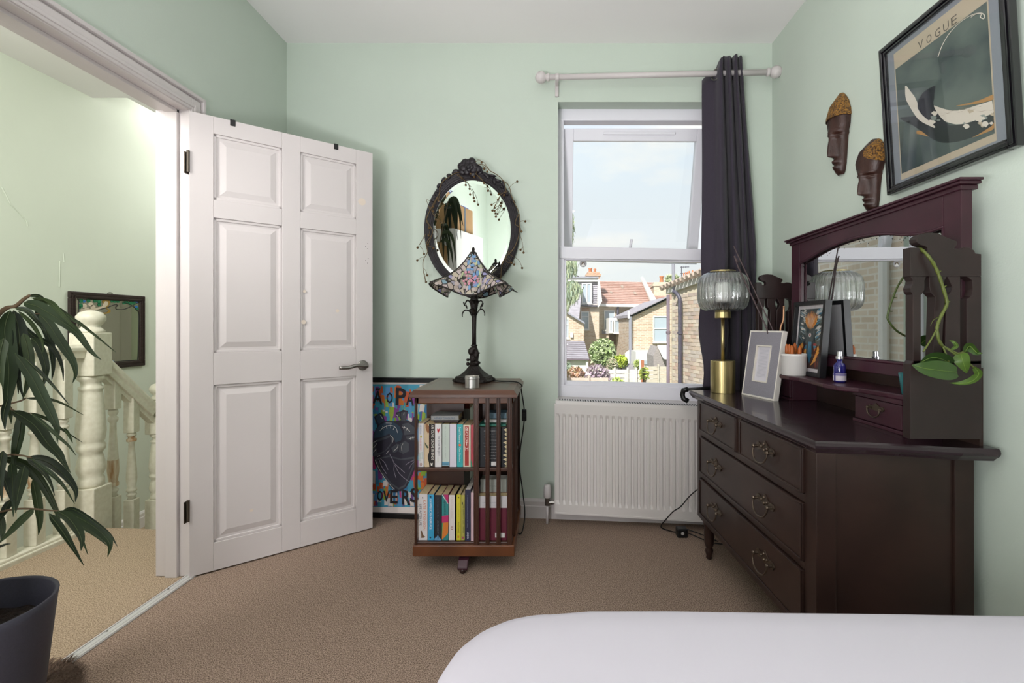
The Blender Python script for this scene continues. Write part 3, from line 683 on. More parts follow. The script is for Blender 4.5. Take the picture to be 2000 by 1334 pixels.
# fringed brown rug end by the pot
rx0, ry0 = -1.515, 1.36
t = thing('shaggy_rug', 'small shaggy brown rug end showing beside the dark plant pot', 'rug', (-1.36, 1.15, 0))
RUG = mat('brown_shag_yarn', '#6f5a4d', .95, var=.4, vs=30)
cs = [(-1.575, 1.0), (-1.22, .80), (-1.18, 1.16), (-1.43, 1.43), (-1.515, 1.475), (-1.575, 1.455)]
b = MB(); b.prism([(x, y, .001) for x, y in cs], (0, 0, .007)); b.build('rug_backing', RUG, t)
b = MB(); rr = random.Random(3)
for k in range(6500):
    x = rr.uniform(-1.575, -1.2); y = rr.uniform(1.1, 1.48)
    if (x < -1.515 and y > 1.455+.33*(x+1.575)) or (-1.515 <= x < -1.43 and y > 1.475-.53*(x+1.515)) or (x >= -1.43 and y > 1.43-1.08*(x+1.43)): continue
    a = rr.uniform(.1, 1.0) if x > -1.5 else rr.uniform(.6, 1.5); l = rr.uniform(.02, .04); d = V((math.cos(a)*.5, math.sin(a), 0))
    p = V((x, y, .007)); q1 = p+d*l*.5+V((0, 0, .012)); q2 = p+d*l+V((0, 0, .004)); s = d.cross(V((0, 0, 1)))*.0011
    b.add([p-s, p+s, q1+s, q1-s, q2], [(0, 1, 2, 3), (3, 2, 4)])
o = b.build('pile', RUG, t, fix=False); o['kind'] = 'stuff'
# ================================================================== THE FRAMED HEART PICTURE BEHIND THE DOOR
gx0, gx1 = -1.10, -.545; gz0, gz1 = .004, .770
def gp(x, z, d=0): return V((x, wy(x)-.075+.058*(z/.77)-d, z))
t = thing('heart_picture', 'graffiti style picture of a heart in a black frame on the floor behind the door', 'picture', (-.82, wy(-.82)-.07, 0))
b = MB()
gf = lambda u, w, z: gp(u, z, w)
for (a, c, d, e) in ((gx0+.026, gx1-.026, gz0, gz0+.026), (gx0+.026, gx1-.026, gz1-.026, gz1), (gx0, gx0+.026, gz0, gz1), (gx1-.026, gx1, gz0, gz1)): b.mbox(gf, a, c, 0, .022, d, e)
b.build('frame', mat('black_lacquer_frame', '#121214', .3), t, bevel=.002)
b = MB(); b.mbox(gf, gx0+.02, gx1-.02, .004, .010, gz0+.02, gz1-.02); b.build('mount', ink('#d9cfcb'), t)
gn = V((-WM, -1, .075)).normalized(); g0 = gp(-.8, .3, .0108)
def gc(x, y, k=0): return onP(720+x/4.764, 730+y/4.764, g0+gn*(.0004*k), gn)
b = MB(); rr = random.Random(11)
colr = ['#b5502b', '#2f6f96', '#7d3f87', '#7d9a2f', '#a8346f', '#c9c2bd', '#3f8ea8', '#c06a28', '#4f86b5', '#5f3b7a', '#8fa83a', '#272432', '#43464d', '#2f4253', '#dcd8d4', '#8f8795']
mats = [ink(c) for c in colr]
b.cur = 6
L, R_, T_, B_ = -190, 560, 98, 1240
b.poly([gc(L, T_), gc(R_, T_), gc(R_, B_), gc(L, B_)])
for k in range(620):                       # paint strokes
    x = rr.uniform(L+10, R_-40); y = rr.uniform(T_+5, B_-70); w = rr.uniform(16, 46); h = rr.uniform(50, 150); h = min(h, B_-y-4); w = min(w, R_-x-2)
    band = (y-T_)/(B_-T_)
    b.cur = rr.choice([0, 0, 7, 8, 2, 6, 5] if band < .12 else [6, 1, 2, 3, 8, 10, 5] if band < .35 else [1, 6, 3, 2, 10, 4] if band < .7 else [0, 0, 3, 6, 7, 5, 1] if band < .85 else [5, 0, 4, 9, 3, 8, 5])
    s = rr.uniform(-10, 10)
    b.poly([gc(x, y, 1+k*.0045), gc(x+w*.5, y-4 if y > T_+8 else y, 1+k*.0045), gc(x+w, y+3, 1+k*.0045), gc(x+w+s, y+h, 1+k*.0045), gc(x+w*.4+s, y+h-6, 1+k*.0045), gc(x+s, y+h, 1+k*.0045)])
def heart(c, pts, k): b.cur = c; b.poly([gc(x, y, k) for x, y in pts])
def hl(c, pts, r, k): b.cur = c; b.tube(smooth_path([gc(x, y, k) for x, y in pts], 4), r, 4)
# outline mass, then the lighter chambers on it
heart(11, [(38, 640), (45, 560), (80, 490), (50, 400), (110, 360), (135, 380), (150, 440), (250, 440), (300, 430), (290, 400), (250, 400), (255, 360), (300, 350), (320, 335), (365, 345), (350, 430), (400, 450), (420, 400), (470, 430), (450, 560), (470, 700), (440, 860), (400, 960), (350, 1060), (300, 1095), (250, 1090), (200, 1050), (130, 950), (60, 850), (40, 760)], 4)
heart(13, [(50, 600), (60, 530), (110, 470), (160, 448), (230, 450), (290, 490), (318, 560), (300, 620), (250, 640), (235, 590), (190, 560), (120, 590)], 5)
heart(13, [(62, 405), (105, 372), (125, 390), (145, 440), (95, 470)], 5)
heart(12, [(300, 360), (355, 355), (340, 440), (300, 440)], 5); heart(12, [(262, 372), (290, 365), (298, 400), (262, 400)], 5)
heart(12, [(310, 470), (370, 455), (430, 500), (440, 560), (330, 570), (330, 520)], 5)
heart(12, [(345, 585), (435, 575), (435, 620), (360, 615)], 5)
heart(12, [(210, 690), (260, 650), (290, 660), (270, 720), (230, 740)], 5); heart(12, [(290, 650), (340, 625), (375, 650), (375, 720), (320, 745), (280, 725)], 5)
heart(12, [(40, 640), (110, 600), (190, 575), (225, 600), (215, 650), (180, 700), (110, 750), (50, 770)], 5)
heart(11, [(60, 640), (150, 610), (200, 590), (210, 640), (150, 720), (80, 740)], 5.5)
heart(12, [(60, 790), (190, 760), (300, 790), (430, 770), (420, 870), (340, 1050), (280, 1080), (200, 1030), (110, 900)], 4.5)
heart(11, [(80, 800), (190, 775), (300, 805), (415, 790), (405, 870), (335, 1035), (280, 1062), (210, 1015), (125, 900)], 4.8)
for pts in ([(105, 530), (140, 500), (200, 480), (250, 500), (270, 550)], [(130, 490), (136, 520)], [(165, 480), (170, 512)], [(205, 475), (205, 508)], [(240, 490), (228, 522)], [(310, 495), (350, 505), (385, 540)], [(335, 490), (325, 515)], [(362, 505), (350, 528)], [(230, 720), (265, 690), (275, 660)], [(310, 720), (305, 680), (320, 650)], [(375, 605), (430, 590)], [(390, 590), (392, 615)], [(410, 585), (414, 610)], [(200, 570), (228, 600), (222, 640)], [(45, 640), (80, 620)], [(45, 690), (75, 650)], [(45, 730), (70, 700)], [(80, 770), (105, 760)], [(60, 800), (100, 890), (170, 1000), (240, 1075)], [(165, 745), (190, 710)], [(160, 458), (215, 460)], [(110, 385), (130, 420)], [(330, 360), (325, 385)], [(255, 380), (270, 395)]): hl(14, pts, .0012, 7)
for pts in ([(195, 745), (235, 830), (235, 900), (255, 970)], [(235, 830), (290, 880), (335, 920)], [(245, 850), (280, 920), (330, 970), (375, 1005)], [(95, 790), (120, 860), (165, 930)], [(110, 790), (150, 830), (180, 895)], [(430, 800), (370, 830), (345, 850)], [(430, 815), (395, 850), (375, 890)]): hl(15, pts, .0016, 7)
b.build('print', mats, t, fix=False)
K = ink('#15131a')
rg = V((1, -WM, 0)).normalized(); ug = V((0, .075, 1)).normalized()
for s, x, y, hh in (('S', -110, 205, 150), ('Ã', 85, 205, 150), ('O', 195, 225, 100), ('P', 300, 215, 165), ('A', 385, 235, 120), ('U', 460, 220, 110), ('L', -30, 1130, 130), ('O', 105, 1135, 90), ('V', 165, 1140, 100), ('E', 235, 1145, 120), ('R', 350, 1150, 130), ('S', 425, 1130, 130)):
    text(s, gc(x, y, 9), (rg*1+ug*random.uniform(-.12, .12)), ug, K, t, length=hh*.62/4.764*.00288, height=hh/4.764*.00288, name='graffiti_letter', bold=.022)

# ================================================================== REVOLVING BOOKCASE
KX0, KX1, KY0, KY1 = -.592, -.164, 2.03, 2.475
kcx, kcy = (KX0+KX1)/2, (KY0+KY1)/2
t = thing('revolving_bookcase', 'square mahogany revolving bookcase full of books left of the radiator', 'bookcase', (kcx, kcy, 0))
kr = math.radians(1.2)
b = MB(); e_ = .016
z = .752
def sl(o, z): return [V((KX0-o, KY0-o, z)), V((KX1+o, KY0-o, z)), V((KX1+o, KY1+o, z)), V((KX0-o, KY1+o, z))]
for (o0, z0, o1, z1) in ((.014, .750, .018, .753), (.018, .753, .018, .765), (.018, .765, .004, .782), (.004, .782, .004, .784)): b.frustum(sl(o0, z0), sl(o1, z1))
b.build('top_board', MAHOG2, t)
b = MB(); b.frustum(sl(-.03, .784), sl(-.032, .7845)); b.build('top_inset', mat('worn_table_top', '#5a4436', .28, var=.35, vs=9, col2='#463026'), t)
b = MB(); b.box(KX0, KX1, KY0, KY0+.02, .725, .75); b.box(KX0, KX1, KY1-.02, KY1, .725, .75); b.box(KX0, KX0+.02, KY0, KY1, .725, .75); b.box(KX1-.02, KX1, KY0, KY1, .725, .75); b.build('frieze', MAHOG, t, bevel=.002)
def shelf(z0, z1, nm):
    b = MB(); b.box(KX0+.006, KX1-.006, KY0+.006, KY1-.006, z0, z1); return b.build(nm, MAHOGD, t, bevel=.003)
shelf(.428, .443, 'shelf'); shelf(.108, .122, 'shelf'); shelf(.722, .735, 'shelf')
b = MB(); b.box(KX0-.006, KX1+.006, KY0-.006, KY1+.006, .064, .112); b.build('plinth', MAHOG, t, bevel=.003)
for a in range(4):                         # pinwheel of inner partitions
    M = Matrix.Rotation(a*math.pi/2, 3, 'Z'); b = MB()
    pts = [V((.03, .046, .12)), V((.205, .046, .12)), V((.205, .054, .12)), V((.03, .054, .12))]
    b.prism([V((kcx, kcy, 0))+M@p for p in pts], (0, 0, .605)); b.build('partition', MAHOGD, t)
def slat(x, y, w=.016, d=.012, rot=False):
    if rot: w, d = d, w
    b = MB(); b.box(x-w/2, x+w/2, y-d/2, y+d/2, .112, .75)
    for k in (-1, 1):
        if rot: b.box(x-w/2-.0015, x+w/2+.0015, y+k*d*.22-.0015, y+k*d*.22+.0015, .112, .75)
        else: b.box(x+k*w*.22-.0015, x+k*w*.22+.0015, y-d/2-.0015, y+d/2+.0015, .112, .75)
    b.build('slat', MAHOGD, t, bevel=.0015)
for px0, px1 in ((925, 935), (948, 956), (969.5, 977.5), (991, 1000)):
    x = ((px0+px1)/2-CX)*KY0/F; slat(x, KY0+.004, w=(px1-px0)*KY0/F)
slat(KX0+.006, KY0+.006, w=.011)
for f in (.52, .66, .80, .97): slat(KX0+.006, KY0+(KY1-KY0)*f, rot=True)
for f in (.03, .2, .34, .5): slat(KX1-.004, KY0+(KY1-KY0)*f if f > .1 else KY0+.40, rot=True)
for f in (.05, .2, .36, .5): slat(KX0+(KX1-KX0)*f, KY1-.006)
b = MB()
for a in range(4):
    M = Matrix.Rotation(a*math.pi/2+math.pi/4*0, 3, 'Z'); q = []
    prof = [(0, .03), (.0, .064), (.19, .064), (.235, .052), (.255, .030), (.255, .018), (.235, .018), (.21, .038)]
    b.prism([V((kcx, kcy, 0))+M@V((min(r, .19) if a in (0, 2) else r, -.022, z)) for r, z in prof], M@V((0, .044, 0)))
b.build('foot_cross', OAKM, t, bevel=.004)
for a in range(4):
    M = Matrix.Rotation(a*math.pi/2, 3, 'Z'); p = V((kcx, kcy, .013))+M@V((.18 if a in (0, 2) else .243, 0, 0))
    b = MB(); b.ball(p, (.014, .014, .013), 12, 8); b.build('castor', mat('dark_castor', '#2a1a17', .4), t, smooth=True)

# ------------------------------------------------------------------ books
def bx(px, Y=2.06): return (px-CX)*Y/F
def bz(py, Y=2.05): return H-(py-CY)*Y/F
def spine_book(pa, pb, ptop, zb, col, label, group, depth=.128, ys=2.052, side=None, pages=PAPER, deco=None, texts=(), rows_=None):
    x0, x1 = bx(pa, ys), bx(pb, ys)-.0006; zt = bz(ptop, ys)
    y0, y1 = ys, ys+depth
    t = thing('book', label, 'book', ((x0+x1)/2, (y0+y1)/2, zb), group)
    cm = mat('cover_'+col.strip('#'), col, .45); c2 = mat('cover_'+(side or col).strip('#'), side or col, .45)
    b = MB(); b.box(x0, x1, y0, y0+.0015, zb, zt); b.cur = 1; b.box(x0, x0+.0012, y0+.0015, y1, zb, zt); b.box(x1-.0012, x1, y0+.0015, y1, zb, zt)
    b.build('cover', [cm, c2], t)
    b = MB(); b.box(x0+.0013, x1-.0013, y0+.002, y1-.003, zb+.001, zt-.0012); b.build('pages', pages, t)
    for (a, c, d, e, h) in (deco or ()):    # bands: x fractions, z fractions from the top
        b = MB(); b.box(x0+(x1-x0)*a, x0+(x1-x0)*c, y0-.0005, y0+.0003, zt-(zt-zb)*e, zt-(zt-zb)*d); b.build('spine_band', ink(h), t)
    for (s, fx_, f0, f1, hh, colr_) in texts:
        text(s, V((x0+(x1-x0)*fx_, y0-.0011, zt-(zt-zb)*(f0+f1)/2)), (0, 0, -1), (1, 0, 0), ink(colr_), t, length=(zt-zb)*(f1-f0), height=(x1-x0)*hh, name='spine_lettering')
    return t, x0, x1, y0, zb, zt
G1, G2 = 'books on the upper shelf', 'books on the lower shelf'
def shape(t, pts, h, x0, x1, y0, zb, zt, nm='spine_picture', k=1):
    b = MB(); b.poly([V((x0+(x1-x0)*a, y0-.0007-.0002*k, zt-(zt-zb)*c)) for a, c in pts]); b.build(nm, ink(h), t, fix=False)
def logo(t, x0, x1, y0, zb, zt, f, h='#8d3f22'):
    b = MB(); c = V(((x0+x1)/2, y0-.001, zt-(zt-zb)*f)); r = (x1-x0)*.17
    b.tube([c+V((r*math.cos(a*.5236), 0, 1.35*r*math.sin(a*.5236))) for a in range(12)], r*.22, 4, closed=True); b.build('publisher_mark', ink(h), t)
zs = .4435
q = spine_book(817, 827.8, 827, zs, '#d3cfd0', 'white paperback with pastel spine lettering, leftmost on the upper shelf', G1, texts=(('LESSONS', .45, .04, .25, .3, '#7d93b0'), ('CHEMISTRY', .45, .34, .62, .3, '#d08a8a'), ('BONNIE', .72, .66, .82, .2, '#7fae9c'), ('GARMUS', .32, .68, .86, .2, '#7fae9c')), pages=PAPER)
shape(q[0], [(.35, .29), (.5, .27), (.65, .29), (.68, .32), (.5, .335), (.32, .32)], '#b8ae4a', *q[1:]); logo(*q, .94)
q = spine_book(829, 848.6, 828, zs, '#c9b394', 'beige and black paperback with white title, second on the upper shelf', G1, side='#7a3a30', texts=(('AN OLIVE GROVE IN ENDS', .82, .02, .84, .24, '#e8e2da'), ('MOSES MCKENZIE', .55, .10, .62, .09, '#8d5548')))
shape(q[0], [(.46, 0), (1, 0), (1, 1), (.50, 1), (.46, .9), (.36, .82), (.34, .74), (.46, .66)], '#1d1a1a', *q[1:], k=.4)
shape(q[0], [(.1, .0), (.34, 0), (.46, .05), (.46, .2), (.34, .22), (.2, .15), (.12, .08)], '#8d5f3c', *q[1:], k=.6)
shape(q[0], [(.02, .42), (.2, .47), (.44, .55), (.3, .57), (.1, .50)], '#4c5540', *q[1:], k=.6)
shape(q[0], [(.62, .90), (.72, .92), (.84, .90), (.80, .97), (.66, .97)], '#e8e2da', *q[1:])
q = spine_book(849.6, 862.6, 828, zs, '#d8d5d6', 'white paperback with a red heart and tall dark title, upper shelf', G1, texts=(('THE ROSIE PROJECT', .55, .27, .74, .42, '#55505f'), ('GRAEME', .45, .78, .88, .2, '#b9c6ae')))
shape(q[0], [(.35, .10), (.5, .13), (.66, .10), (.74, .14), (.5, .22), (.3, .14)], '#b62634', *q[1:])
q = spine_book(863.8, 877.8, 828.5, zs+.004, '#bcc6bf', 'pale grey-green paperback with a blue foot, upper shelf', G1, side='#1d2025', texts=(('The Last Summer', .45, .05, .5, .16, '#8f9c98'), ('Karen Taylor', .45, .55, .8, .16, '#8f9c98')), deco=((0, 1, .9, .985, '#5f93ad'),))
text('NOVEL', V(((q[1]+q[2])/2, q[3]-.0015, q[5]-(q[5]-q[4])*.95)), (1, 0, 0), (0, 0, 1), ink('#223a52'), q[0], length=(q[2]-q[1])*.7, height=.004, name='spine_lettering')
spine_book(878.4, 891.8, 828.5, zs, '#cfc9d6', 'pale lilac paperback with a blank sun-faded spine, upper shelf', G1, side='#b9a6a8')
q = spine_book(892.6, 904.2, 829, zs, '#2fa0a5', 'turquoise paperback with an orange dot on the spine, upper shelf', G1, side='#1f6f74', texts=(('Small Pleasures', .5, .06, .44, .34, '#dcebe8'), ('Clare Chambers', .5, .54, .88, .28, '#dcebe8')))
shape(q[0], [(.5+.22*math.cos(a*.6283), .485+.032*math.sin(a*.6283)) for a in range(10)], '#d9653a', *q[1:])
q = spine_book(904.8, 919.4, 830, zs, '#d8cdb9', 'cream paperback with a tall red spine panel, upper shelf', G1, deco=((.2, .76, .035, .97, '#a93b35'),))
for k, ch in enumerate('BOOTH'): text(ch, V((q[1]+(q[2]-q[1])*.48, q[3]-.0014, q[5]-(q[5]-q[4])*(.10+.115*k))), (1, 0, 0), (0, 0, 1), ink('#ece4da'), q[0], length=(q[2]-q[1])*.36, height=.0165, name='spine_lettering')
text('KAREN JOY FOWLER', V((q[1]+(q[2]-q[1])*.48, q[3]-.0014, q[5]-(q[5]-q[4])*.77)), (0, 0, -1), (1, 0, 0), ink('#6f2622'), q[0], length=.055, height=.005, name='spine_lettering')
q = spine_book(919.8, 934, 830, zs, '#b8414f', 'rose red paperback half hidden by the corner slat, upper shelf', G1, texts=(('THE RED STORY', .3, .3, .7, .2, '#7d2733'),)); shape(q[0], [(0, .82), (.16, .92), (.22, 1), (0, 1)], '#2f8f6f', *q[1:])
# lower row
zs = .1225
q = spine_book(817.4, 835, 965, zs, '#d3cdce', 'wide white paperback with orange and dark title, leftmost on the lower shelf', G2, side='#b56a58', texts=(('KATE ATKINSON', .68, .13, .78, .3, '#c9805c'), ('LIFE AFTER LIFE', .24, .22, .68, .24, '#3b3b44')))
shape(q[0], [(.25, .80), (.38, .79), (.48, .86), (.60, .90), (.78, .92), (.62, .945), (.3, .95), (.32, .90), (.28, .85)], '#6d5138', *q[1:])
shape(q[0], [(.4, .07), (.5, .06), (.54, .09), (.46, .1)], '#2a2a2a', *q[1:])
q = spine_book(835.6, 847.4, 966, zs, '#3596c0', 'bright blue paperback with white capitals, lower shelf', G2, side='#1f5f80', texts=(('AN AMERICAN MARRIAGE', .5, .09, .76, .4, '#dfe9ee'),)); shape(q[0], [(.25, .93), (.5, .92), (.6, .95), (.4, .965)], '#16384a', *q[1:]); shape(q[0], [(.3, .03), (.62, .03), (.6, .07), (.34, .06)], '#16384a', *q[1:])
q = spine_book(848.4, 862.4, 967, zs, '#1d2129', 'black paperback with a starry blue foot, lower shelf', G2, texts=(('All the Light in the Sky', .5, .05, .5, .2, '#59626d'), ('ANTHONY', .5, .56, .86, .18, '#6f7780'))); shape(q[0], [(0, .96), (.3, .93), (.5, .88), (.7, .94), (.95, .97), (.95, 1), (0, 1)], '#5c8cb4', *q[1:]); shape(q[0], [(.42, .95), (.5, .9), (.58, .95), (.5, .98)], '#e0d9c4', *q[1:])
q = spine_book(863, 876, 966, zs, '#2f7f80', 'teal, pink and orange patterned paperback, lower shelf', G2, side='#8c2447', texts=(('Queenie', .5, .12, .45, .42, '#173a40'),))
shape(q[0], [(.25, 0), (1, 0), (1, .2)], '#b02a63', *q[1:]); shape(q[0], [(0, 0), (.12, 0), (1, .2), (.9, .2)], '#e8e2dc', *q[1:])
shape(q[0], [(0, .47), (1, .45), (1, .6), (0, .62)], '#b02a63', *q[1:]); shape(q[0], [(.2, .62), (1, .6), (.95, .85), (.5, .92), (0, .99), (.1, .8)], '#c9742c', *q[1:]); shape(q[0], [(0, .62), (.25, .62), (.12, .8), (0, .97)], '#4f8a5a', *q[1:], k=.7)
q = spine_book(877, 888.6, 967, zs, '#d2c9c6', 'cream paperback with a small orange oval mark, lower shelf', G2, side='#1d1d1f', texts=(('A Quiet Novel of Home', .5, .03, .52, .14, '#a58d7f'),)); logo(*q, .73)
q = spine_book(891.6, 900, 966, zs, '#c8bc2c', 'thin bright yellow paperback, lower shelf', G2, side='#2a2a22', texts=(('MATT HAIG', .5, .60, .84, .4, '#4d4718'), ('The Comfort Book', .5, .18, .5, .24, '#a39a2c'))); shape(q[0], [(.3, .05), (.6, .05), (.7, .08), (.5, .08)], '#2a2a22', *q[1:]); shape(q[0], [(.25, .9), (.65, .9), (.65, .95), (.25, .95)], '#c07a28', *q[1:])
q = spine_book(900.4, 908, 967, zs, '#a8a04b', 'olive yellow paperback with dark capitals beside the navy book, lower shelf', G2, texts=(('THE KEEPER OF LOST THINGS', .7, .2, .84, .42, '#3f4a34'),)); shape(q[0], [(.2, .17), (.5, .15), (.5, .2), (.3, .22)], '#2a2a22', *q[1:]); shape(q[0], [(.2, .92), (.8, .92), (.8, .97), (.2, .97)], '#a0505a', *q[1:])
q = spine_book(908.4, 919.4, 956.5, zs-.0, '#252642', 'tall navy paperback rising above its neighbours, lower shelf', G2, pages=PAPERW, ys=2.044, depth=.17, texts=(('A Companion to World Literature and Theory', .4, .1, .74, .16, '#8f93ab'), ('LONDON', .5, .83, .95, .34, '#e2e2ea')))
q = spine_book(919.8, 932, 962, zs-.0, '#d0b3bb', 'pale pink paperback half hidden by the corner slat, lower shelf', G2, pages=PAPERW, ys=2.044, texts=(('A Thin Pink Volume', .4, .15, .5, .18, '#c39aa4'),))
# lying and cover-forward books
def block(name, label, group, x0, x1, y0, y1, z0, z1, cov, pages=PAPER, spine='front', cat='book'):
    t = thing(name, label, cat, ((x0+x1)/2, (y0+y1)/2, z0), group); m = mat('cover_'+cov.strip('#'), cov, .5)
    b = MB()
    b.box(x0, x1, y0, y1, z0, z0+.0015); b.box(x0, x1, y0, y1, z1-.0015, z1)
    if spine == 'front': b.box(x0, x1, y0, y0+.0015, z0, z1)
    b.build('cover', m, t); b = MB(); b.box(x0+.002, x1-.002, y0+.003, y1-.003, z0+.0015, z1-.0015); b.build('pages', pages, t)
    return t
tz = bz(828, 2.052)+.001
block('book', 'dark red paperback lying across the tops of the upper row', G1, -.52, -.412, 2.075, 2.17, tz+.001, tz+.011, '#33201f')
k = block('book', 'grey book with blue spine capitals lying on the upper row of books', G1, -.530, -.408, 2.07, 2.165, tz+.0112, tz+.033, '#8f8f8f')
text('HENRY DINGLERS', V((-.47, 2.0692, tz+.020)), (1, 0, 0), (0, 0, 1), ink('#4a5f78'), k, length=.09, height=.008)
def face_book(label, group, x0, x1, z0, z1, y0, th, col, pages=PAPER, name='book', cat='book'):
    t = thing(name, label, cat, ((x0+x1)/2, y0+th/2, z0), group); m = mat('cover_'+col.strip('#'), col, .5)
    b = MB(); b.box(x0, x1, y0, y0+.0015, z0, z1); b.box(x0, x1, y0+th-.0015, y0+th, z0, z1); b.box(x1-.0015, x1, y0, y0+th, z0, z1); b.build('cover', m, t)
    b = MB(); b.box(x0+.001, x1-.002, y0+.0016, y0+th-.0016, z0+.001, z1-.0015); b.build('pages', pages, t)
    return t
x0, x1 = bx(936.5), bx(990); z0, z1 = .4435, bz(834, 2.056)
k = face_book('black book showing its back cover with a torn white edge, behind the slats', G1, x0, x1, z0, z1, 2.052, .032, '#1b1c22')
rr = random.Random(5)
for i in range(11): text(rr.choice(['a story of courage and love', 'the novel of the year', 'a bold and tender tale', 'beautiful and original']), V(((x0+x1)/2-.008, 2.0513, z1-.016-i*.0135)), (1, 0, 0), (0, 0, 1), ink('#c9c6c6'), k, length=.05+.018*rr.random(), height=.0035, name='blurb_lettering')
b = MB()
for i in range(10):
    z = z1-.004-i*.0185; b.poly([V((x1-.0004, 2.0514, z)), V((x1-.010-.007*rr.random(), 2.0514, z-.007)), V((x1-.0004, 2.0514, z-.0165))])
b.build('torn_edge', ink('#d8c9a0'), k, fix=False)
b = MB(); b.box((x0+x1)/2-.008, (x0+x1)/2+.014, 2.0508, 2.0518, z0+.006, z0+.022); b.build('barcode_label', ink('#d5d2d0'), k)
block('book', 'teal book lying on the tops of the black book', G1, x0, x1-.004, 2.058, 2.15, z1+.001, z1+.014, '#23705f')
block('book', 'thin white book lying on the teal book', G1, x0+.02, x1-.004, 2.075, 2.15, z1+.015, z1+.030, '#c9c5c4', PAPERW)
block('book', 'grey-blue book on top of the thin white book', G1, x0+.03, x1-.004, 2.085, 2.15, z1+.031, z1+.058, '#56707f')
x0, x1 = bx(935), bx(990.5); z0, z1 = .1225, bz(968, 2.056)
k = face_book('maroon thesis with a white top band and small label behind the slats', G2, x0, x1, z0, z1, 2.052, .045, '#611a2f')
b = MB(); b.box(x0, x1, 2.0512, 2.0522, z1-.052, z1); b.build('title_band', ink('#c9c4c6'), k)
for i in range(2): text('a manual of style and method', V(((x0+x1)/2-.01, 2.0508, z1-.028-.012*i)), (1, 0, 0), (0, 0, 1), ink('#7f8796'), k, length=.07, height=.004, name='title_lettering')
b = MB(); b.box(x1-.052, x1-.010, 2.0508, 2.0520, z0+.012, z0+.032); b.build('shelf_label', ink('#d8d5d2'), k)
k = face_book('grey white box file standing behind the maroon thesis', G2, bx(939, 2.11), bx(990, 2.11), z0, bz(935, 2.11), 2.10, .06, '#b5b8b3', PAPERW, 'box_file', 'file')
text('STORIES', V((bx(965, 2.11), 2.0992, bz(948, 2.11))), (1, 0, 0), (0, 0, 1), ink('#8d8f8c'), k, length=.05, height=.006)
def side_book(px0, px1, pt, zb, col, label, group, ya, yb):
    x0, x1 = bx(px0, ya), KX1-.012
    t = thing('book', label, 'book', ((x0+x1)/2, (ya+yb)/2, zb), group); m = mat('cover_'+col.strip('#'), col, .5); zt = bz(pt, ya)
    b = MB(); b.box(x1-.0015, x1, ya, yb, zb, zt); b.box(x0, x1, ya, ya+.0015, zb, zt); b.box(x0, x1, yb-.0015, yb, zb, zt); b.build('cover', m, t)
    b = MB(); b.box(x0, x1-.002, ya+.002, yb-.002, zb+.001, zt-.001); b.build('pages', PAPERW, t)
side_book(998, 1003, 800, .4435, '#6d93b4', 'light blue book with its spine to the right side of the upper shelf', G1, 2.10, 2.125)
side_book(998, 1003, 832, .4435, '#b98f86', 'dull pink book with its spine to the right side of the upper shelf', G1, 2.127, 2.155)
side_book(998, 1004, 931, .1225, '#a9c0bd', 'pale teal book with its spine to the right side of the lower shelf', G2, 2.165, 2.19)
side_book(998, 1004, 938, .1225, '#4d3b63', 'purple book with its spine to the right side of the lower shelf', G2, 2.192, 2.22)
# books in the rear compartments glimpsed over the front rows
def rear(n, z0, seed, group, cols, wd='upper'):
    rr = random.Random(seed); y = 2.30
    for i in range(n):
        th = rr.uniform(.016, .028); h = rr.uniform(.20, .25); x = KX0+.016
        t = thing('book', 'upright %s book behind the left rear slats, %s shelf, %s' % (cols[i][1], wd, ('nearest', 'second', 'third', 'fourth', 'fifth')[i]+' from the front row'), 'book', (x+.06, y+th/2, z0), group)
        m = mat('cover_'+cols[i][0].strip('#'), cols[i][0], .5)
        b = MB(); b.box(x, x+.0015, y, y+th, z0, z0+h); b.box(x, x+.13, y, y+.0015, z0, z0+h); b.box(x, x+.13, y+th-.0015, y+th, z0, z0+h); b.build('cover', m, t)
        b = MB(); b.box(x+.002, x+.128, y+.002, y+th-.002, z0+.001, z0+h-.002); b.build('pages', PAPERW, t)
        y += th+.001
rear(5, .4435, 1, G1, [('#8a8f3c', 'olive'), ('#a9a6a8', 'grey'), ('#8f9c3a', 'lime green'), ('#2f6f7a', 'dark teal'), ('#2a7f9a', 'blue')])
rear(5, .1225, 2, G2, [('#3a3a52', 'navy'), ('#8f98a8', 'pale grey-blue'), ('#3f6a80', 'steel blue'), ('#8c2f28', 'brick red'), ('#b0aba4', 'off white')], 'lower')
block('book', 'red and black book lying on the rear top of the upper shelf', G1, -.50, -.40, 2.30, 2.42, .655, .685, '#8c3a28')
block('book', 'off white book lying on the rear top of the lower shelf', G2, -.50, -.40, 2.30, 2.42, .345, .372, '#a8a294', PAPERW)
# ================================================================== STAINED GLASS LAMP
BRONZE = mat('dark_bronze', '#241d1a', .5, .35, var=.4, vs=40, bump=.35, bs=140)
lc = V((-.382, 2.33, .7846))
t = thing('stained_glass_lamp', 'bronze figure lamp with a peaked stained glass shade on the bookcase', 'table lamp', lc)
b = MB(); R6 = Matrix.Rotation(.26, 3, 'Z')
b.lathe([(.100, .0), (.102, .006), (.094, .016), (.096, .020), (.090, .024), (.092, .028), (.078, .030), (.060, .042), (.042, .058), (.030, .074), (.024, .080)], lc, 6, M=R6)
for a in range(6): b.ball(lc+V((.094*math.cos(a*1.0472+.26), .094*math.sin(a*1.0472+.26), .009)), (.014, .014, .009), 8, 5)
b.build('base', BRONZE, t, bevel=.003)
b = MB()
b.lathe([(.024, .078), (.020, .10), (.023, .12), (.019, .14), (.022, .152), (.015, .170), (.014, .176), (.018, .180), (.012, .184)], lc, 14)
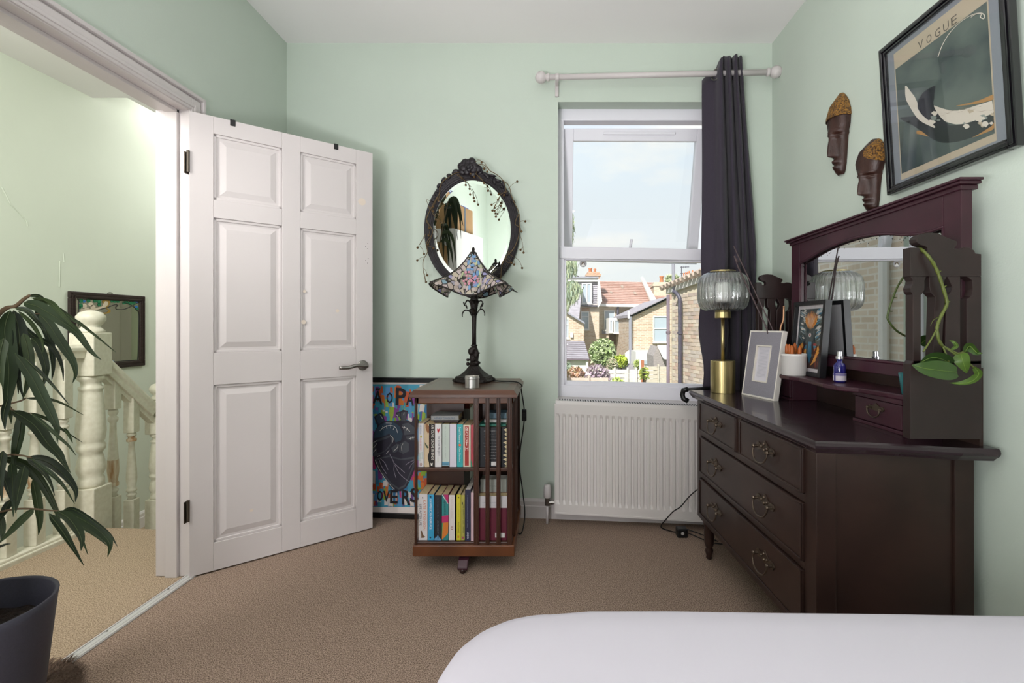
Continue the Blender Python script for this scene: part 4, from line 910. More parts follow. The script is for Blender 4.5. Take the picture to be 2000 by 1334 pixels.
for (x, y, z, r) in ((-.010, -.012, .150, (.019, .016, .021)), (.012, -.008, .135, (.014, .014, .024)), (-.004, -.014, .115, (.017, .014, .022)), (.014, -.012, .094, (.020, .015, .011)), (-.030, -.004, .108, (.009, .008, .007)), (-.020, -.004, .109, (.010, .005, .005)), (-.030, -.006, .088, (.009, .008, .010)), (-.016, -.006, .088, (.014, .007, .006)), (.020, -.006, .142, (.011, .006, .005)), (0, -.016, .163, (.010, .011, .012))): b.ball(lc+V((x, y, z)), r, 10, 7)
b.build('figurine', BRONZE, t, smooth=True)
b = MB(); b.lathe([(.011, .182), (.0105, .25), (.0115, .30), (.014, .345), (.021, .385), (.024, .40), (.017, .415), (.019, .43), (.012, .44)], lc, 12); b.build('stem', BRONZE, t, smooth=True)
for k, (a, zb, rr_, dr) in enumerate(((0, .33, .052, 1), (2.1, .33, .052, 1), (3.14, .325, .058, 1), (4.6, .33, .05, 1), (.2, .372, .046, 1), (3.0, .374, .046, 1), (1.6, .37, .046, 1), (4.7, .37, .046, 1))):
    d = V((math.cos(a), math.sin(a), 0)); s = V((-math.sin(a), math.cos(a), 0)); o = lc+V((0, 0, zb)); pts = [o+d*.012, o+d*.024+V((0, 0, .024)), o+d*rr_*.8+V((0, 0, .028)), o+d*rr_+V((0, 0, .012))]
    if k in (2, 0): pts.append(o+d*rr_*1.0+V((0, 0, -.004)))
    pts = smooth_path(pts, 3); n = len(pts); rws = []
    for i, p in enumerate(pts):
        w = .011*math.sin(math.pi*(.12+.88*i/(n-1)))+.0015; rws.append([p-s*w, p+V((0, 0, .003)), p+s*w])
    b = MB(); b.grid(rws); b.build('bronze_leaf', BRONZE, t, smooth=True, solid=.003, fix=False)
for (x, z, dx) in ((-.036, .372, -.008), (-.047, .385, -.01), (.036, .372, .009), (.043, .382, .002)):
    b = MB(); b.ball(lc+V((x, -.012, z)), (.004, .004, .012), 8, 6, M=Matrix.Rotation(dx*35, 3, 'Y')); b.build('bronze_bud', BRONZE, t, smooth=True)
def stained():
    m = bpy.data.materials.new('stained_glass'); m.use_nodes = True; n = m.node_tree; p = n.nodes['Principled BSDF']
    x = n.nodes.new('ShaderNodeTexCoord'); mm = n.nodes.new('ShaderNodeMapping'); mm.inputs['Scale'].default_value = (1, 1, .62); n.links.new(x.outputs['Object'], mm.inputs[0])
    vo = n.nodes.new('ShaderNodeTexVoronoi'); vo.inputs['Scale'].default_value = 44; n.links.new(mm.outputs[0], vo.inputs['Vector'])
    ve = n.nodes.new('ShaderNodeTexVoronoi'); ve.feature = 'DISTANCE_TO_EDGE'; ve.inputs['Scale'].default_value = 44; n.links.new(mm.outputs[0], ve.inputs['Vector'])
    s = n.nodes.new('ShaderNodeSeparateColor'); n.links.new(vo.outputs['Color'], s.inputs[0])
    r = n.nodes.new('ShaderNodeValToRGB'); r.color_ramp.interpolation = 'CONSTANT'
    el = r.color_ramp.elements; el[0].color = (*lin('#a89a90'), 1); el[1].position = .9; el[1].color = (*lin('#8d8ab0'), 1)
    for q, h in ((.2, '#b5a6a4'), (.36, '#8d8a7c'), (.5, '#b6aa98'), (.62, '#93909a'), (.74, '#a3a48c'), (.82, '#7f9aa6')): k = el.new(q); k.color = (*lin(h), 1)
    n.links.new(s.outputs[0], r.inputs[0])
    c = n.nodes.new('ShaderNodeMath'); c.operation = 'GREATER_THAN'; c.inputs[1].default_value = .075; n.links.new(ve.outputs['Distance'], c.inputs[0])
    mi = n.nodes.new('ShaderNodeMixRGB'); mi.inputs[1].default_value = (*lin('#2b2723'), 1); n.links.new(c.outputs[0], mi.inputs[0]); n.links.new(r.outputs[0], mi.inputs[2]); n.links.new(mi.outputs[0], p.inputs['Base Color'])
    p.inputs['Roughness'].default_value = .22
    bp = n.nodes.new('ShaderNodeBump'); bp.inputs['Strength'].default_value = .3; bp.inputs['Distance'].default_value = .004; bp.invert = True
    n.links.new(c.outputs[0], bp.inputs['Height']); n.links.new(bp.outputs[0], p.inputs['Normal'])
    return m
STAIN = stained()
apz = 1.425
CN = [(.014, 1.424), (.052, 1.375), (.092, 1.336), (.135, 1.306), (.185, 1.283), (.240, 1.262)]
MD = [(.012, 1.424), (.032, 1.380), (.056, 1.335), (.082, 1.288), (.106, 1.246), (.128, 1.208)]
def pl(tab, f):
    f = max(0, min(.9999, f))*(len(tab)-1); i = int(f); u = f-i; return tab[i][0]*(1-u)+tab[i+1][0]*u, tab[i][1]*(1-u)+tab[i+1][1]*u
def shp(th, f):
    c = abs(math.cos(2*(th-math.pi/4)))**2.2 if math.cos(2*(th-math.pi/4))*1 else 0
    c = max(0, math.cos(4*(th-math.pi/4)))*.0+((1+math.cos(4*(th-math.pi/4)))/2)**2.0
    rc, zcn = pl(CN, f); rm, zm = pl(MD, f)
    sx = 1.03
    r = rm+(rc-rm)*c; z = zm+(zcn-zm)*c
    return V((lc.x-.004+r*math.cos(th)*sx, lc.y+r*math.sin(th)*.9, z))
ROT = -.06
b = MB(); b.grid([[shp(6.2832*j/96+ROT*0, i/18) for j in range(96)] for i in range(19)], closed=True)
shade = b.build('shade', STAIN, t, smooth=True, solid=.003, fix=False); OFF[shade.name] = OFF[t.name]
LEAD = mat('lead_came', '#2f2a27', .5, .4)
for k in range(4):
    th = math.pi/4+k*math.pi/2; b = MB(); b.tube([shp(th, i/14)+V((0, 0, .001)) for i in range(15)], [.0035+.002*i/14 for i in range(15)], 6)
    if k in (0, 3): p = shp(th, 1); d = (p-V((lc.x, lc.y, p.z))).normalized(); b.tube([p, p+d*.02+V((0, 0, -.014)), p+d*.045+V((0, 0, -.022))], [.005, .004, .0012], 6)
    b.build('shade_rib', LEAD, shade, smooth=True)
b = MB(); b.tube([shp(6.2832*j/96, 1)+V((0, 0, -.002)) for j in range(96)], .0036, 6, closed=True); b.build('shade_rim', LEAD, shade, smooth=True)
b = MB(); b.lathe([(.018, 1.418), (.019, 1.424), (.013, 1.429), (.006, 1.432), (.008, 1.438), (.007, 1.447), (.002, 1.454)], (lc.x-.004, lc.y, 0), 12); b.build('finial', BRONZE, t, smooth=True)
samp = []
for j in range(70):
    th = -math.pi*.97+math.pi*.94*j/69
    for i in range(60):
        p = shp(th, i/59); samp.append((CX+p.x/p.y*F, CY-(p.z-H)/p.y*F, th, i/59))
def on_shade(px, py):
    s = min(samp, key=lambda q: (q[0]-px)**2+(q[1]-py)**2); th, f = s[2], s[3]
    p = shp(th, f); u = (shp(th+.03, f)-shp(th-.03, f)).normalized(); v = (shp(th, min(1, f+.02))-shp(th, max(0, f-.02))).normalized(); n = u.cross(v)
    if n.y > 0: n = -n
    return p, u, v, n.normalized()
def piece(x, y, rx, ry, h, rot=0, nm='glass_piece'):
    px, py = 820+x/10, 480+y/10; p, u, v, n = on_shade(px, py); k = p.y/F/10; b = MB(); pts = []
    for a in range(8):
        c, s_ = math.cos(a*.7854), math.sin(a*.7854); dx, dz = rx*c*math.cos(rot)-ry*s_*math.sin(rot), rx*c*math.sin(rot)+ry*s_*math.cos(rot)
        pts.append((dx*k, -dz*k))
    X = V((1, 0, 0)); X = (X-n*X.dot(n)).normalized(); Z = n.cross(X); Z = Z if Z.z > 0 else -Z
    b.frustum([p+n*.0015+X*a+Z*c*1.15 for a, c in pts], [p+n*.0045+X*a*.8+Z*c*.92 for a, c in pts])
    b.build(nm, mat('glass_'+h.strip('#'), h, .2), shade)
for (x, y) in ((895, 525), (950, 522), (905, 588), (975, 588), (1045, 642), (1085, 610), (1128, 645), (1140, 702), (1060, 715), (1020, 690), (860, 690), (912, 668), (978, 665), (970, 708), (952, 752), (882, 738)): piece(x, y, 27, 24, '#cc8f9f', nm='glass_petal')
for (x, y, a, c, r) in ((1055, 222, 50, 30, 0), (1070, 300, 62, 34, .3), (1030, 385, 45, 40, 0), (940, 470, 36, 34, 0), (1062, 555, 30, 40, .2), (1135, 530, 38, 60, -.3), (955, 635, 34, 16, 0), (1100, 775, 66, 26, -.3), (970, 825, 30, 50, 0), (950, 330, 26, 60, .2), (1145, 340, 26, 60, -.3), (1020, 460, 46, 30, .4)): piece(x, y, a, c, '#6f93ba', r)
for (x, y, a, c, r) in ((978, 330, 12, 70, 0), (1112, 330, 12, 62, .15), (820, 560, 14, 76, .3), (1188, 550, 14, 90, -.25), (880, 470, 12, 40, .7), (1170, 770, 14, 60, .8)): piece(x, y, a, c, '#b9c497', r)
for (x, y) in ((480, 745), (562, 762), (570, 808), (520, 790)): piece(x, y, 36, 24, '#7d78a8')
for (x, y, a, c, r) in ((850, 440, 50, 40, .5), (1195, 470, 40, 50, -.3), (645, 640, 36, 52, .2), (720, 740, 52, 56, .4), (780, 600, 24, 80, .3), (1300, 680, 36, 60, .3), (1210, 680, 24, 90, -.2), (320, 755, 40, 34, .3), (480, 850, 46, 34, .5), (590, 850, 60, 30, .1), (1040, 860, 44, 40, 0), (1240, 810, 60, 30, -.5), (870, 810, 40, 40, 0), (1440, 830, 40, 30, 0), (1560, 840, 40, 30, .3), (740, 870, 50, 34, .2)): piece(x, y, a, c, '#b7a9a3', r)
piece(1022, 432, 26, 22, '#2f352c')
# flex with inline switch
b = MB(); pts = [lc+V((.095, .0, .006)), V((-.245, 2.31, .7885)), V((-.170, 2.28, .789)), V((-.140, 2.27, .772)), onB(1018, 760, .24), onB(1024, 800, .22), onB(1023, 830, .21), onB(1016, 880, .2), onB(1015, 915, .2), onB(1021, 960, .2), onB(1025, 1005, .19), V((-.148, 2.38, .012)), V((-.175, 2.39, .006))]
b.tube(smooth_path(pts, 5), .0032, 8); b.build('flex', BLACKP, t, smooth=True)
p = onB(1024, 811, .218); b = MB(); b.box(p.x-.012, p.x+.012, p.y-.009, p.y+.009, p.z-.029, p.z+.031); b.box(p.x-.006, p.x+.006, p.y-.012, p.y, p.z-.008, p.z+.014); b.build('inline_switch', BLACKP, t, bevel=.004)
# tin candle
cc = V((-.352, 2.092, .7846)); TIN = mat('tin', '#b9b7b4', .3, .9)
t = thing('tin_candle', 'silver tin candle in front of the bronze lamp foot', 'candle', cc)
b = MB(); b.lathe([(.0305, 0), (.0315, .002), (.0315, .040), (.0325, .041), (.0325, .046), (.0315, .047), (.0315, .053), (.030, .054), (.029, .0535), (.029, .049)], cc, 32, cap=False); b.build('tin', TIN, t, smooth=False, bevel=.0006)
b = MB(); b.lathe([(.001, .0495), (.029, .0495)], cc, 24, cap=False); b.build('wax', ink('#d8cfc0'), t)
b = MB(); b.tube([cc+V((.001, 0, .049)), cc+V((-.001, 0, .055)), cc+V((.002, 0, .058))], .0012, 5); b.build('wick', ink('#2a2522'), t)

# ================================================================== OVAL MIRROR AND ITS GARLAND
oc = onB(922.5, 452, .02); tilt = math.radians(2.0)
e1 = V((1, -WM, 0)).normalized(); e3 = V((-WM, -1, 0)).normalized(); e2 = V((0, 0, 1))
e2, e3 = (e2*math.cos(tilt)+e3*math.sin(tilt)), (e3*math.cos(tilt)-e2*math.sin(tilt))
oc = oc+e3*.016
def ov(x, y, d=0): return oc+e1*x+e2*y+e3*d
t = thing('oval_mirror', 'oval wall mirror in a reeded dark frame with a carved rose on top', 'mirror', oc)
EBON = mat('carved_ebony', '#262026', .42, var=.4, vs=40, bump=.15, bs=120)
k_ = .00289; ax, ay = 76*k_, 96*k_
rws = []
NP = 25
for i in range(96):
    a = 6.2832*i/96; row = []
    for j in range(NP):
        f = j/(NP-1); d = .022*math.sin(math.pi*(.08+.84*f))**.6+.0028*math.cos(f*2*math.pi*6)
        if j == 0: d = -.012
        if j == NP-1: d = -.014
        w = (16.5+3*max(0, math.sin(a)))*k_*f
        row.append(ov((ax+w)*math.cos(a), (ay+w)*math.sin(a), d))
    rws.append(row)
rws.append(rws[0])
b = MB(); b.grid(rws); b.build('frame', EBON, t, smooth=True, fix=False)
b = MB(); b.poly([ov(ax*1.01*math.cos(a*.0982), ay*1.01*math.sin(a*.0982), -.004) for a in range(64)]); b.build('mirror_glass', MIRROR, t, fix=False)
b = MB(); b.grid([[ov(ax*q*math.cos(a*.0982), ay*q*math.sin(a*.0982), d) for a in range(64)] for q, d in ((.93, -.0038), (1.0, -.0030))], closed=True); b.build('mirror_bevel', MIRROR, t, fix=False)
def oc_px(px, py, d=0): return onP(px, py, oc+e3*d, e3)
rr = random.Random(4)
b = MB()                                   # carved rose
c0 = oc_px(918, 329, .02)
for k in range(15):
    ring = 0 if k < 4 else 1 if k < 9 else 2; a = k*2.4; r = (.012, .026, .040)[ring]; d = (.034, .024, .012)[ring]
    o = c0+e1*r*math.cos(a)*1.15+e2*r*math.sin(a)*.85+e3*d*.6; q = Matrix.Rotation(a, 3, 'Y')
    b.ball(o, ((.018, .012, .016), (.026, .013, .020), (.026, .014, .022))[ring], 9, 6, M=q)
b.ball(c0+e3*.03, (.014, .01, .012), 8, 6)
b.build('carved_rose', EBON, t, smooth=True)
b = MB()
for k in range(26):
    f = k/25; a = math.radians(152-125*f) if k % 2 else math.radians(140-98*f); r = 1.17+rr.uniform(-.05, .06)
    if 80 < math.degrees(a) < 100 and rr.random() < .5: continue
    o = ov(ax*r*math.cos(a), ay*r*math.sin(a), .02); b.ball(o, (rr.uniform(.014, .022), .009, rr.uniform(.007, .012)), 8, 5, M=Matrix.Rotation(-(a-math.pi/2)+rr.uniform(-.7, .7), 3, 'Y'))
b.build('carved_leaves', EBON, t, smooth=True)
b = MB(); bx_ = [oc_px(976, 535, .018), oc_px(985, 528, .018), oc_px(958, 545, .018)]
for o in bx_: b.ball(o, (.012, .007, .009), 8, 5)
b.build('carved_spray', EBON, t, smooth=True)
VINE = mat('dry_vine', '#6d5a3d', .8); BERRY = mat('bronze_berry', '#6b4f28', .4, .25, var=.5, vs=80)
t = thing('berry_garland', 'thin vine garland with bronze berries wound round the oval mirror', 'garland', oc_px(935, 330, .03))
def strand(pts, r=.0017, d=.034, rr=random.Random(9)):
    q = [oc_px(x, y, d+rr.uniform(-.006, .008)) for x, y in pts]; b.tube(smooth_path(q, 4), r, 5)
b = MB()
strand([(928, 316), (935.5, 314), (946, 318), (956.5, 333)], .0013)
strand([(930, 322), (945, 322), (956.5, 333), (967, 339), (977.5, 346.7), (984, 354), (992, 360), (996.4, 370), (998.5, 381), (1005, 397), (1012, 411), (1015, 424), (1014, 434), (1014.8, 447.6), (1011, 468), (1001.6, 488), (987, 503), (980, 520), (978, 545)], .0022)
strand([(1014, 416), (1006, 436), (1015, 446), (1011, 468)]); strand([(984, 354), (988, 372), (978, 380), (970, 395), (965, 405)])
strand([(990, 374), (978, 380), (974, 392)], .0012)
strand([(872.5, 348), (864, 356), (859, 367), (858, 378), (847, 397), (832.6, 429), (840, 441), (845, 455), (833, 475), (835, 492), (827.6, 506), (826, 522), (831, 550)], .002)
strand([(858, 378), (848, 400), (843, 412), (850, 424)], .0014); strand([(841, 393), (833, 390), (837, 402), (840, 412)], .0013); strand([(872.5, 348), (890, 338), (905, 337), (918, 340)], .0014); strand([(893, 342), (905, 350), (913, 358)], .0014)
strand([(930, 320), (925, 330), (932, 342), (945, 356), (955, 371)], .0014); strand([(929, 461), (820, 478), (828, 462), (832, 458)][1:], .0013)
strand([(1001, 488), (992, 493), (1000, 500), (1010, 505)], .0013); strand([(987, 503), (990, 512), (999, 514)], .0013)
b.build('vine', VINE, t, smooth=True)
BR = []
for x, y, ax_, ay_ in ((1150, 70, 1060, 20), (1810, 425, 1640, 560), (935, 665, 905, 490), (1018, 792, 905, 490), (1268, 597, 1195, 530), (1335, 855, 1470, 810), (1505, 875, 1560, 820), (1390, 970, 1530, 900), (1350, 965, 1480, 780), (1415, 1080, 1530, 890), (1455, 765, 1490, 740), (1565, 680, 1640, 600), (1465, 660, 1500, 640), (780, 362, 690, 300), (945, 282, 800, 260), (1010, 340, 1100, 180), (1195, 455, 1050, 300), (855, 490, 820, 400), (345, 780, 370, 640), (245, 895, 340, 720), (245, 980, 180, 900), (300, 1130, 250, 1000), (178, 1295, 120, 1130), (1200, 185, 1120, 100), (1255, 240, 1180, 150), (1963, 1165, 1850, 1185)):
    BR.append((820+x/9.524, 310+y/9.524, 820+ax_/9.524, 310+ay_/9.524))
for x, y, ax_, ay_ in ((130, 530, 250, 350), (235, 635, 170, 510), (125, 740, 250, 680), (287, 980, 230, 870), (1820, 270, 1780, 200), (1805, 565, 1865, 520), (1855, 612, 1800, 330), (1833, 862, 1740, 700), (1700, 805, 1690, 740), (1660, 780, 1540, 690), (268, 1090, 220, 900), (320, 215, 280, 100), (310, 335, 340, 210), (300, 480, 370, 330), (390, 540, 280, 520)):
    BR.append((800+x/8.333, 420+y/8.333, 800+ax_/8.333, 420+ay_/8.333))
bm0 = None
b = MB()
for (x, y, a, c) in BR:
    p, q = oc_px(x, y, .036), oc_px(a, c, .034); b.tube(smooth_path([q, q.lerp(p, .5)+V((.003, -.004, .006)), p], 3), .0011, 4)
b.build('twigs', VINE, t, smooth=True)['kind'] = 'stuff'
for (x, y, a, c) in BR:
    p = oc_px(x, y, .036)
    if bm0 is None:
        b = MB(); b.ball((0, 0, 0), (.0066, .0066, .0062), 10, 7); b.lathe([(.0022, .0055), (.0012, .0072)], (0, 0, 0), 6); bm0 = b.build('berry', BERRY, t, smooth=True, local=True); o = bm0
    else:
        o = bm0.copy(); C.objects.link(o)
    o.location = p-OFF[t.name]; o.rotation_euler = (1.9+(x % 1), (y % 1)*2, 0)
# ================================================================== DRESSING TABLE
TZ = .746
def DM(u, v, z): return V((.7206+u-.039*v, 1.277-.06*u+v, z))     # u into the wall, v along the front away from us
t = thing('dressing_table', 'dark stained dressing chest with drawers and a framed mirror along the right wall', 'dressing table', (.9, 1.75, 0))
DT = t
# top board, its near edge sweeping out to the wall
tp = [V((.7206, 1.277, 0)), V((.682, 2.312, 0)), V((1.120, 2.318, 0)), V((1.150, 1.196, 0)), V((1.06, 1.205, 0)), V((.93, 1.243, 0)), V((.85, 1.262, 0))]
ctr = sum(tp, V((0, 0, 0)))/len(tp)
def ring(s, z): return [ctr+(p-ctr)*s+V((0, 0, z)) for p in tp]
b = MB()
for (s0, z0), (s1, z1) in zip(((.965, .712), (.975, .718), (.985, .722), (.995, .726), (1.0, .733)), ((.975, .718), (.985, .722), (.995, .726), (1.0, .733), (.997, .741))): b.frustum(ring(s0, z0), ring(s1, z1))
b.frustum(ring(.997, .741), ring(.988, TZ))
b.build('top_board', mat('polished_dark_top', '#33252a', .24, var=.3, vs=6, coat=.25), t)
# carcass
FD = .914
b = MB()
b.mbox(DM, .012, .40, .012, .030, .19, .712)           # near side panel
b.mbox(DM, .006, .060, .006, .060, .17, .712); b.mbox(DM, .365, .415, .004, .045, .0, .712)
b.mbox(DM, .012, .40, .905, .925, .19, .712); b.mbox(DM, .006, .05, .884, .932, .17, .712); b.mbox(DM, .365, .415, .89, .93, .0, .712)
b.mbox(DM, .39, .40, .03, .90, .19, .712)
b.mbox(DM, .02, .39, .03, .90, .185, .195)
for z0, z1 in ((.714, .735), (.556, .580), (.364, .386), (.168, .195)): b.mbox(DM, .006, .05, .06, .885, z0, z1)
b.mbox(DM, .006, .05, .469, .500, .58, .714)
b.build('carcass', OAKD, t, bevel=.002)
PLATE = mat('aged_bronze_handle', '#65584d', .36, .85)
def handle(parent, v, z, fu=-.008, s=1.0):
    o = lambda a, d, h: DM(fu-d, v+a*1.5*s, z+h*1.2*s)
    h_ = MB()
    pts = [(-.040, .006), (-.036, .014), (-.028, .016), (-.020, .012), (-.010, .017), (-.004, .024), (0, .028), (.004, .024), (.010, .017), (.020, .012), (.028, .016), (.036, .014), (.040, .006), (.036, -.004), (.026, -.005), (.016, -.001), (.006, -.005), (0, -.008), (-.006, -.005), (-.016, -.001), (-.026, -.005), (-.036, -.004)]
    d = DM(-.003, 0, 0)-DM(0, 0, 0)
    h_.prism([o(a, 0, c) for a, c in pts], d)
    for a in (-.031, .031): h_.tube([o(a, 0, .004), o(a, .016, .004)], .005, 8); h_.ball(o(a, .017, .004), .0065, 8, 6)
    for a, c in ((0, .018), (-.012, .008), (.012, .008), (0, .002)): h_.ball(o(a, .004, c), .005, 7, 5)
    hh = h_.build('handle', PLATE, parent, smooth=False)
    b = MB(); b.tube(smooth_path([o(-.031, .017, .003), o(-.030, .020, -.012), o(-.020, .023, -.027), o(0, .024, -.033), o(.020, .023, -.027), o(.030, .020, -.012), o(.031, .017, .003)], 4), .0028, 8)
    b.build('bail', PLATE, hh, smooth=True)
def drawer(v0, v1, z0, z1, hs, hz):
    b = MB(); b.mbox(DM, .0, .045, v0+.002, v1-.002, z0+.002, z1-.002)
    for (a, c, d, e) in ((v0+.002, v1-.002, z0+.002, z0+.008), (v0+.002, v1-.002, z1-.008, z1-.002), (v0+.002, v0+.008, z0+.002, z1-.002), (v1-.008, v1-.002, z0+.002, z1-.002)): b.mbox(DM, -.004, .0, a, c, d, e)
    d = b.build('drawer', OAKD, t, bevel=.0015); OFF[d.name] = OFF[t.name]
    for h in hs: handle(d, h, hz, fu=-.001)
drawer(.062, .469, .580, .713, (.272,), .648); drawer(.500, .884, .580, .713, (.690,), .648)
drawer(.062, .884, .386, .555, (.272, .690), .472); drawer(.062, .884, .195, .363, (.272, .690), .285)
for (u, v) in ((.034, .86), (.034, .04)):
    o = DM(u, v, 0); b = MB(); b.lathe([(.010, 0), (.014, .006), (.012, .016), (.017, .030), (.019, .042), (.013, .052), (.018, .060), (.022, .075), (.023, .11), (.021, .15), (.026, .160), (.026, .19)], o, 16); b.build('leg', OAKD, t, smooth=True)
# jewel drawers and the shelf
SZ = .862
b = MB(); sp = [(1.015, 1.235), (1.005, 1.40), (.985, 1.50), (.945, 1.55), (.940, 1.62), (.955, 1.72), (.955, 1.80), (.940, 1.85), (.940, 1.93), (.992, 1.958), (.996, 2.24), (1.13, 2.24), (1.13, 1.235)]
b.prism([(x, y, SZ-.016) for x, y in sp], (0, 0, .016)); b.build('shelf', OAKM, t, bevel=.004)
for (a, c, nm) in ((1.345, 1.565, 1), (1.98, 2.18, 0)):
    b = MB()
    b.box(1.022, 1.125, a, c, TZ, SZ-.016); b.box(1.008, 1.022, a, c, SZ-.030, SZ-.016); b.box(1.008, 1.022, a, c, TZ, TZ+.010)
    b.build('small_drawer_case', OAKM, t, bevel=.0015)
    b = MB(); b.box(1.012, 1.022, a+.006, c-.006, TZ+.012, SZ-.032); d = b.build('small_drawer', OAKM, t, bevel=.002); OFF[d.name] = OFF[t.name]
    m = (a+c)/2; q = V((1.012, m, TZ+.055))
    pts = [(-.036, .004), (-.03, .012), (-.018, .010), (-.008, .014), (0, .020), (.008, .014), (.018, .010), (.03, .012), (.036, .004), (.028, -.003), (0, -.004), (-.028, -.003)]
    h_ = MB(); h_.prism([q+V((0, y, z)) for y, z in pts], (-.003, 0, 0))
    for y in (-.028, .028): h_.ball(q+V((-.010, y, .003)), .005, 8, 6)
    hh = h_.build('handle', PLATE, d); b = MB(); b.tube(smooth_path([q+V((-.012, y, z)) for y, z in ((-.028, .002), (-.024, -.014), (0, -.024), (.024, -.014), (.028, .002))], 4), .0025, 6); b.build('bail', PLATE, hh, smooth=True)
b = MB(); b.box(1.125, 1.135, 1.23, 2.16, TZ, .95); b.build('back_panel', OAKD, t)
# fretted end boards
def fret(dy, nm):
    Y0 = 1.200+dy; s = 1.200/F; g = lambda x, y: V(((x-CX)*s+(.028 if dy else 0), Y0, H-(y-CY)*s)); th = (0, .026, 0)
    e = MB()
    e.prism([g(*p) for p in ((1778, 711), (1784, 704), (1917, 704), (1917, 858), (1778, 858))], th)        # base board
    top = [(1777.6, 483), (1796, 483), (1797, 490), (1803, 495)]+[(1808, 494), (1812, 489), (1811, 483), (1805, 480), (1797, 478), (1791, 473), (1790, 466), (1794, 460), (1802, 456), (1815, 454), (1834, 456), (1850, 464), (1869, 471), (1870, 477), (1864, 485), (1876, 486), (1884, 483), (1895, 484), (1903, 489), (1906, 495), (1917, 496), (1917, 540), (1778, 540)]
    e.prism([g(*p) for p in top], th)
    e.prism([g(*p) for p in ((1778, 540), (1810, 540), (1806, 548), (1806, 566), (1801, 575), (1796, 578), (1784, 576), (1779, 570), (1778, 562), (1782, 555), (1783, 548))], th)
    e.prism([g(*p) for p in ((1783, 575), (1799, 575), (1799, 712), (1783, 712))], th)
    e.prism([g(*p) for p in ((1815, 540), (1850, 540), (1845, 548), (1844, 560), (1847, 572), (1842, 640), (1838, 712), (1822, 712), (1826, 580), (1818, 572), (1815, 560))], th)
    e.prism([g(*p) for p in ((1850, 540), (1876, 540), (1876, 712), (1845, 712), (1848, 580), (1857, 570), (1860, 560), (1855, 550))], th)
    e.prism([g(*p) for p in ((1888, 540), (1917, 540), (1917, 712), (1888, 712), (1888, 585), (1897, 578), (1900, 565), (1899, 548))], th)
    return e.build('fretted_end_board', OAKC, t, bevel=.0015)
fret(0, 0); fret(.960, 1)
# mirror frame
MX = 1.07; ya, yb = 1.222, 2.085; zt = 1.428
gl0, gl1 = 1.278, 2.018
curve = [(gl1, 1.330), (1.97, 1.338), (1.90, 1.352), (1.82, 1.364), (1.70, 1.372), (1.60, 1.370), (1.50, 1.357), (1.42, 1.338), (1.34, 1.328), (gl0, 1.332)]
cs = smooth_path([V((MX, y, z)) for y, z in curve], 4)
b = MB(); b.box(MX, MX+.03, ya, gl0, SZ, zt); b.box(MX, MX+.03, gl1, yb, SZ, zt); b.box(MX, MX+.03, gl0, gl1, SZ+.042, .944)
b.prism(cs+[V((MX, gl0, zt)), V((MX, gl1, zt))], (.03, 0, 0))
for (o, z0, z1) in ((.006, zt-.012, zt), (.016, zt, zt+.008), (.022, zt+.008, zt+.015)): b.box(MX-o, MX+.04, ya-o, yb+o, z0, z1)
b.build('mirror_frame', OAKM, t, bevel=.002)
b = MB(); b.tube([p+V((.002, 0, -.001)) for p in cs], .005, 6); b.tube([V((MX+.002, gl0+.001, 1.33)), V((MX+.002, gl0+.001, .945))], .005, 6); b.tube([V((MX+.002, gl1-.001, 1.33)), V((MX+.002, gl1-.001, .945))], .005, 6); b.tube([V((MX+.002, gl0, .945)), V((MX+.002, gl1, .945))], .005, 6)
b.build('mirror_bead', OAKM, t, smooth=True)
b = MB(); b.poly([V((MX+.014, p.y, p.z+.003)) for p in cs]+[V((MX+.014, gl0, .94)), V((MX+.014, gl1, .94))]); b.build('mirror_glass', mat('old_mirror_glass', '#dfe2e2', .012, 1.0), t, fix=False)
b = MB(); rr = random.Random(8)
for k in range(130):                       # foxing along the edge of the old glass
    p = cs[min(len(cs)-1, int(len(cs)*rr.random()**1.0))]; r = rr.uniform(.0008, .0028); y = p.y+rr.uniform(-.01, .01); z = p.z-abs(rr.gauss(0, .012))-.002
    if y < gl0 or y > gl1: continue
    b.poly([V((MX+.0135, y+r*math.cos(a*1.047)*rr.uniform(.6, 1.3), z+r*math.sin(a*1.047)*rr.uniform(.6, 1.3))) for a in range(6)])
b.build('mirror_foxing', ink('#3a3836'), t, fix=False)

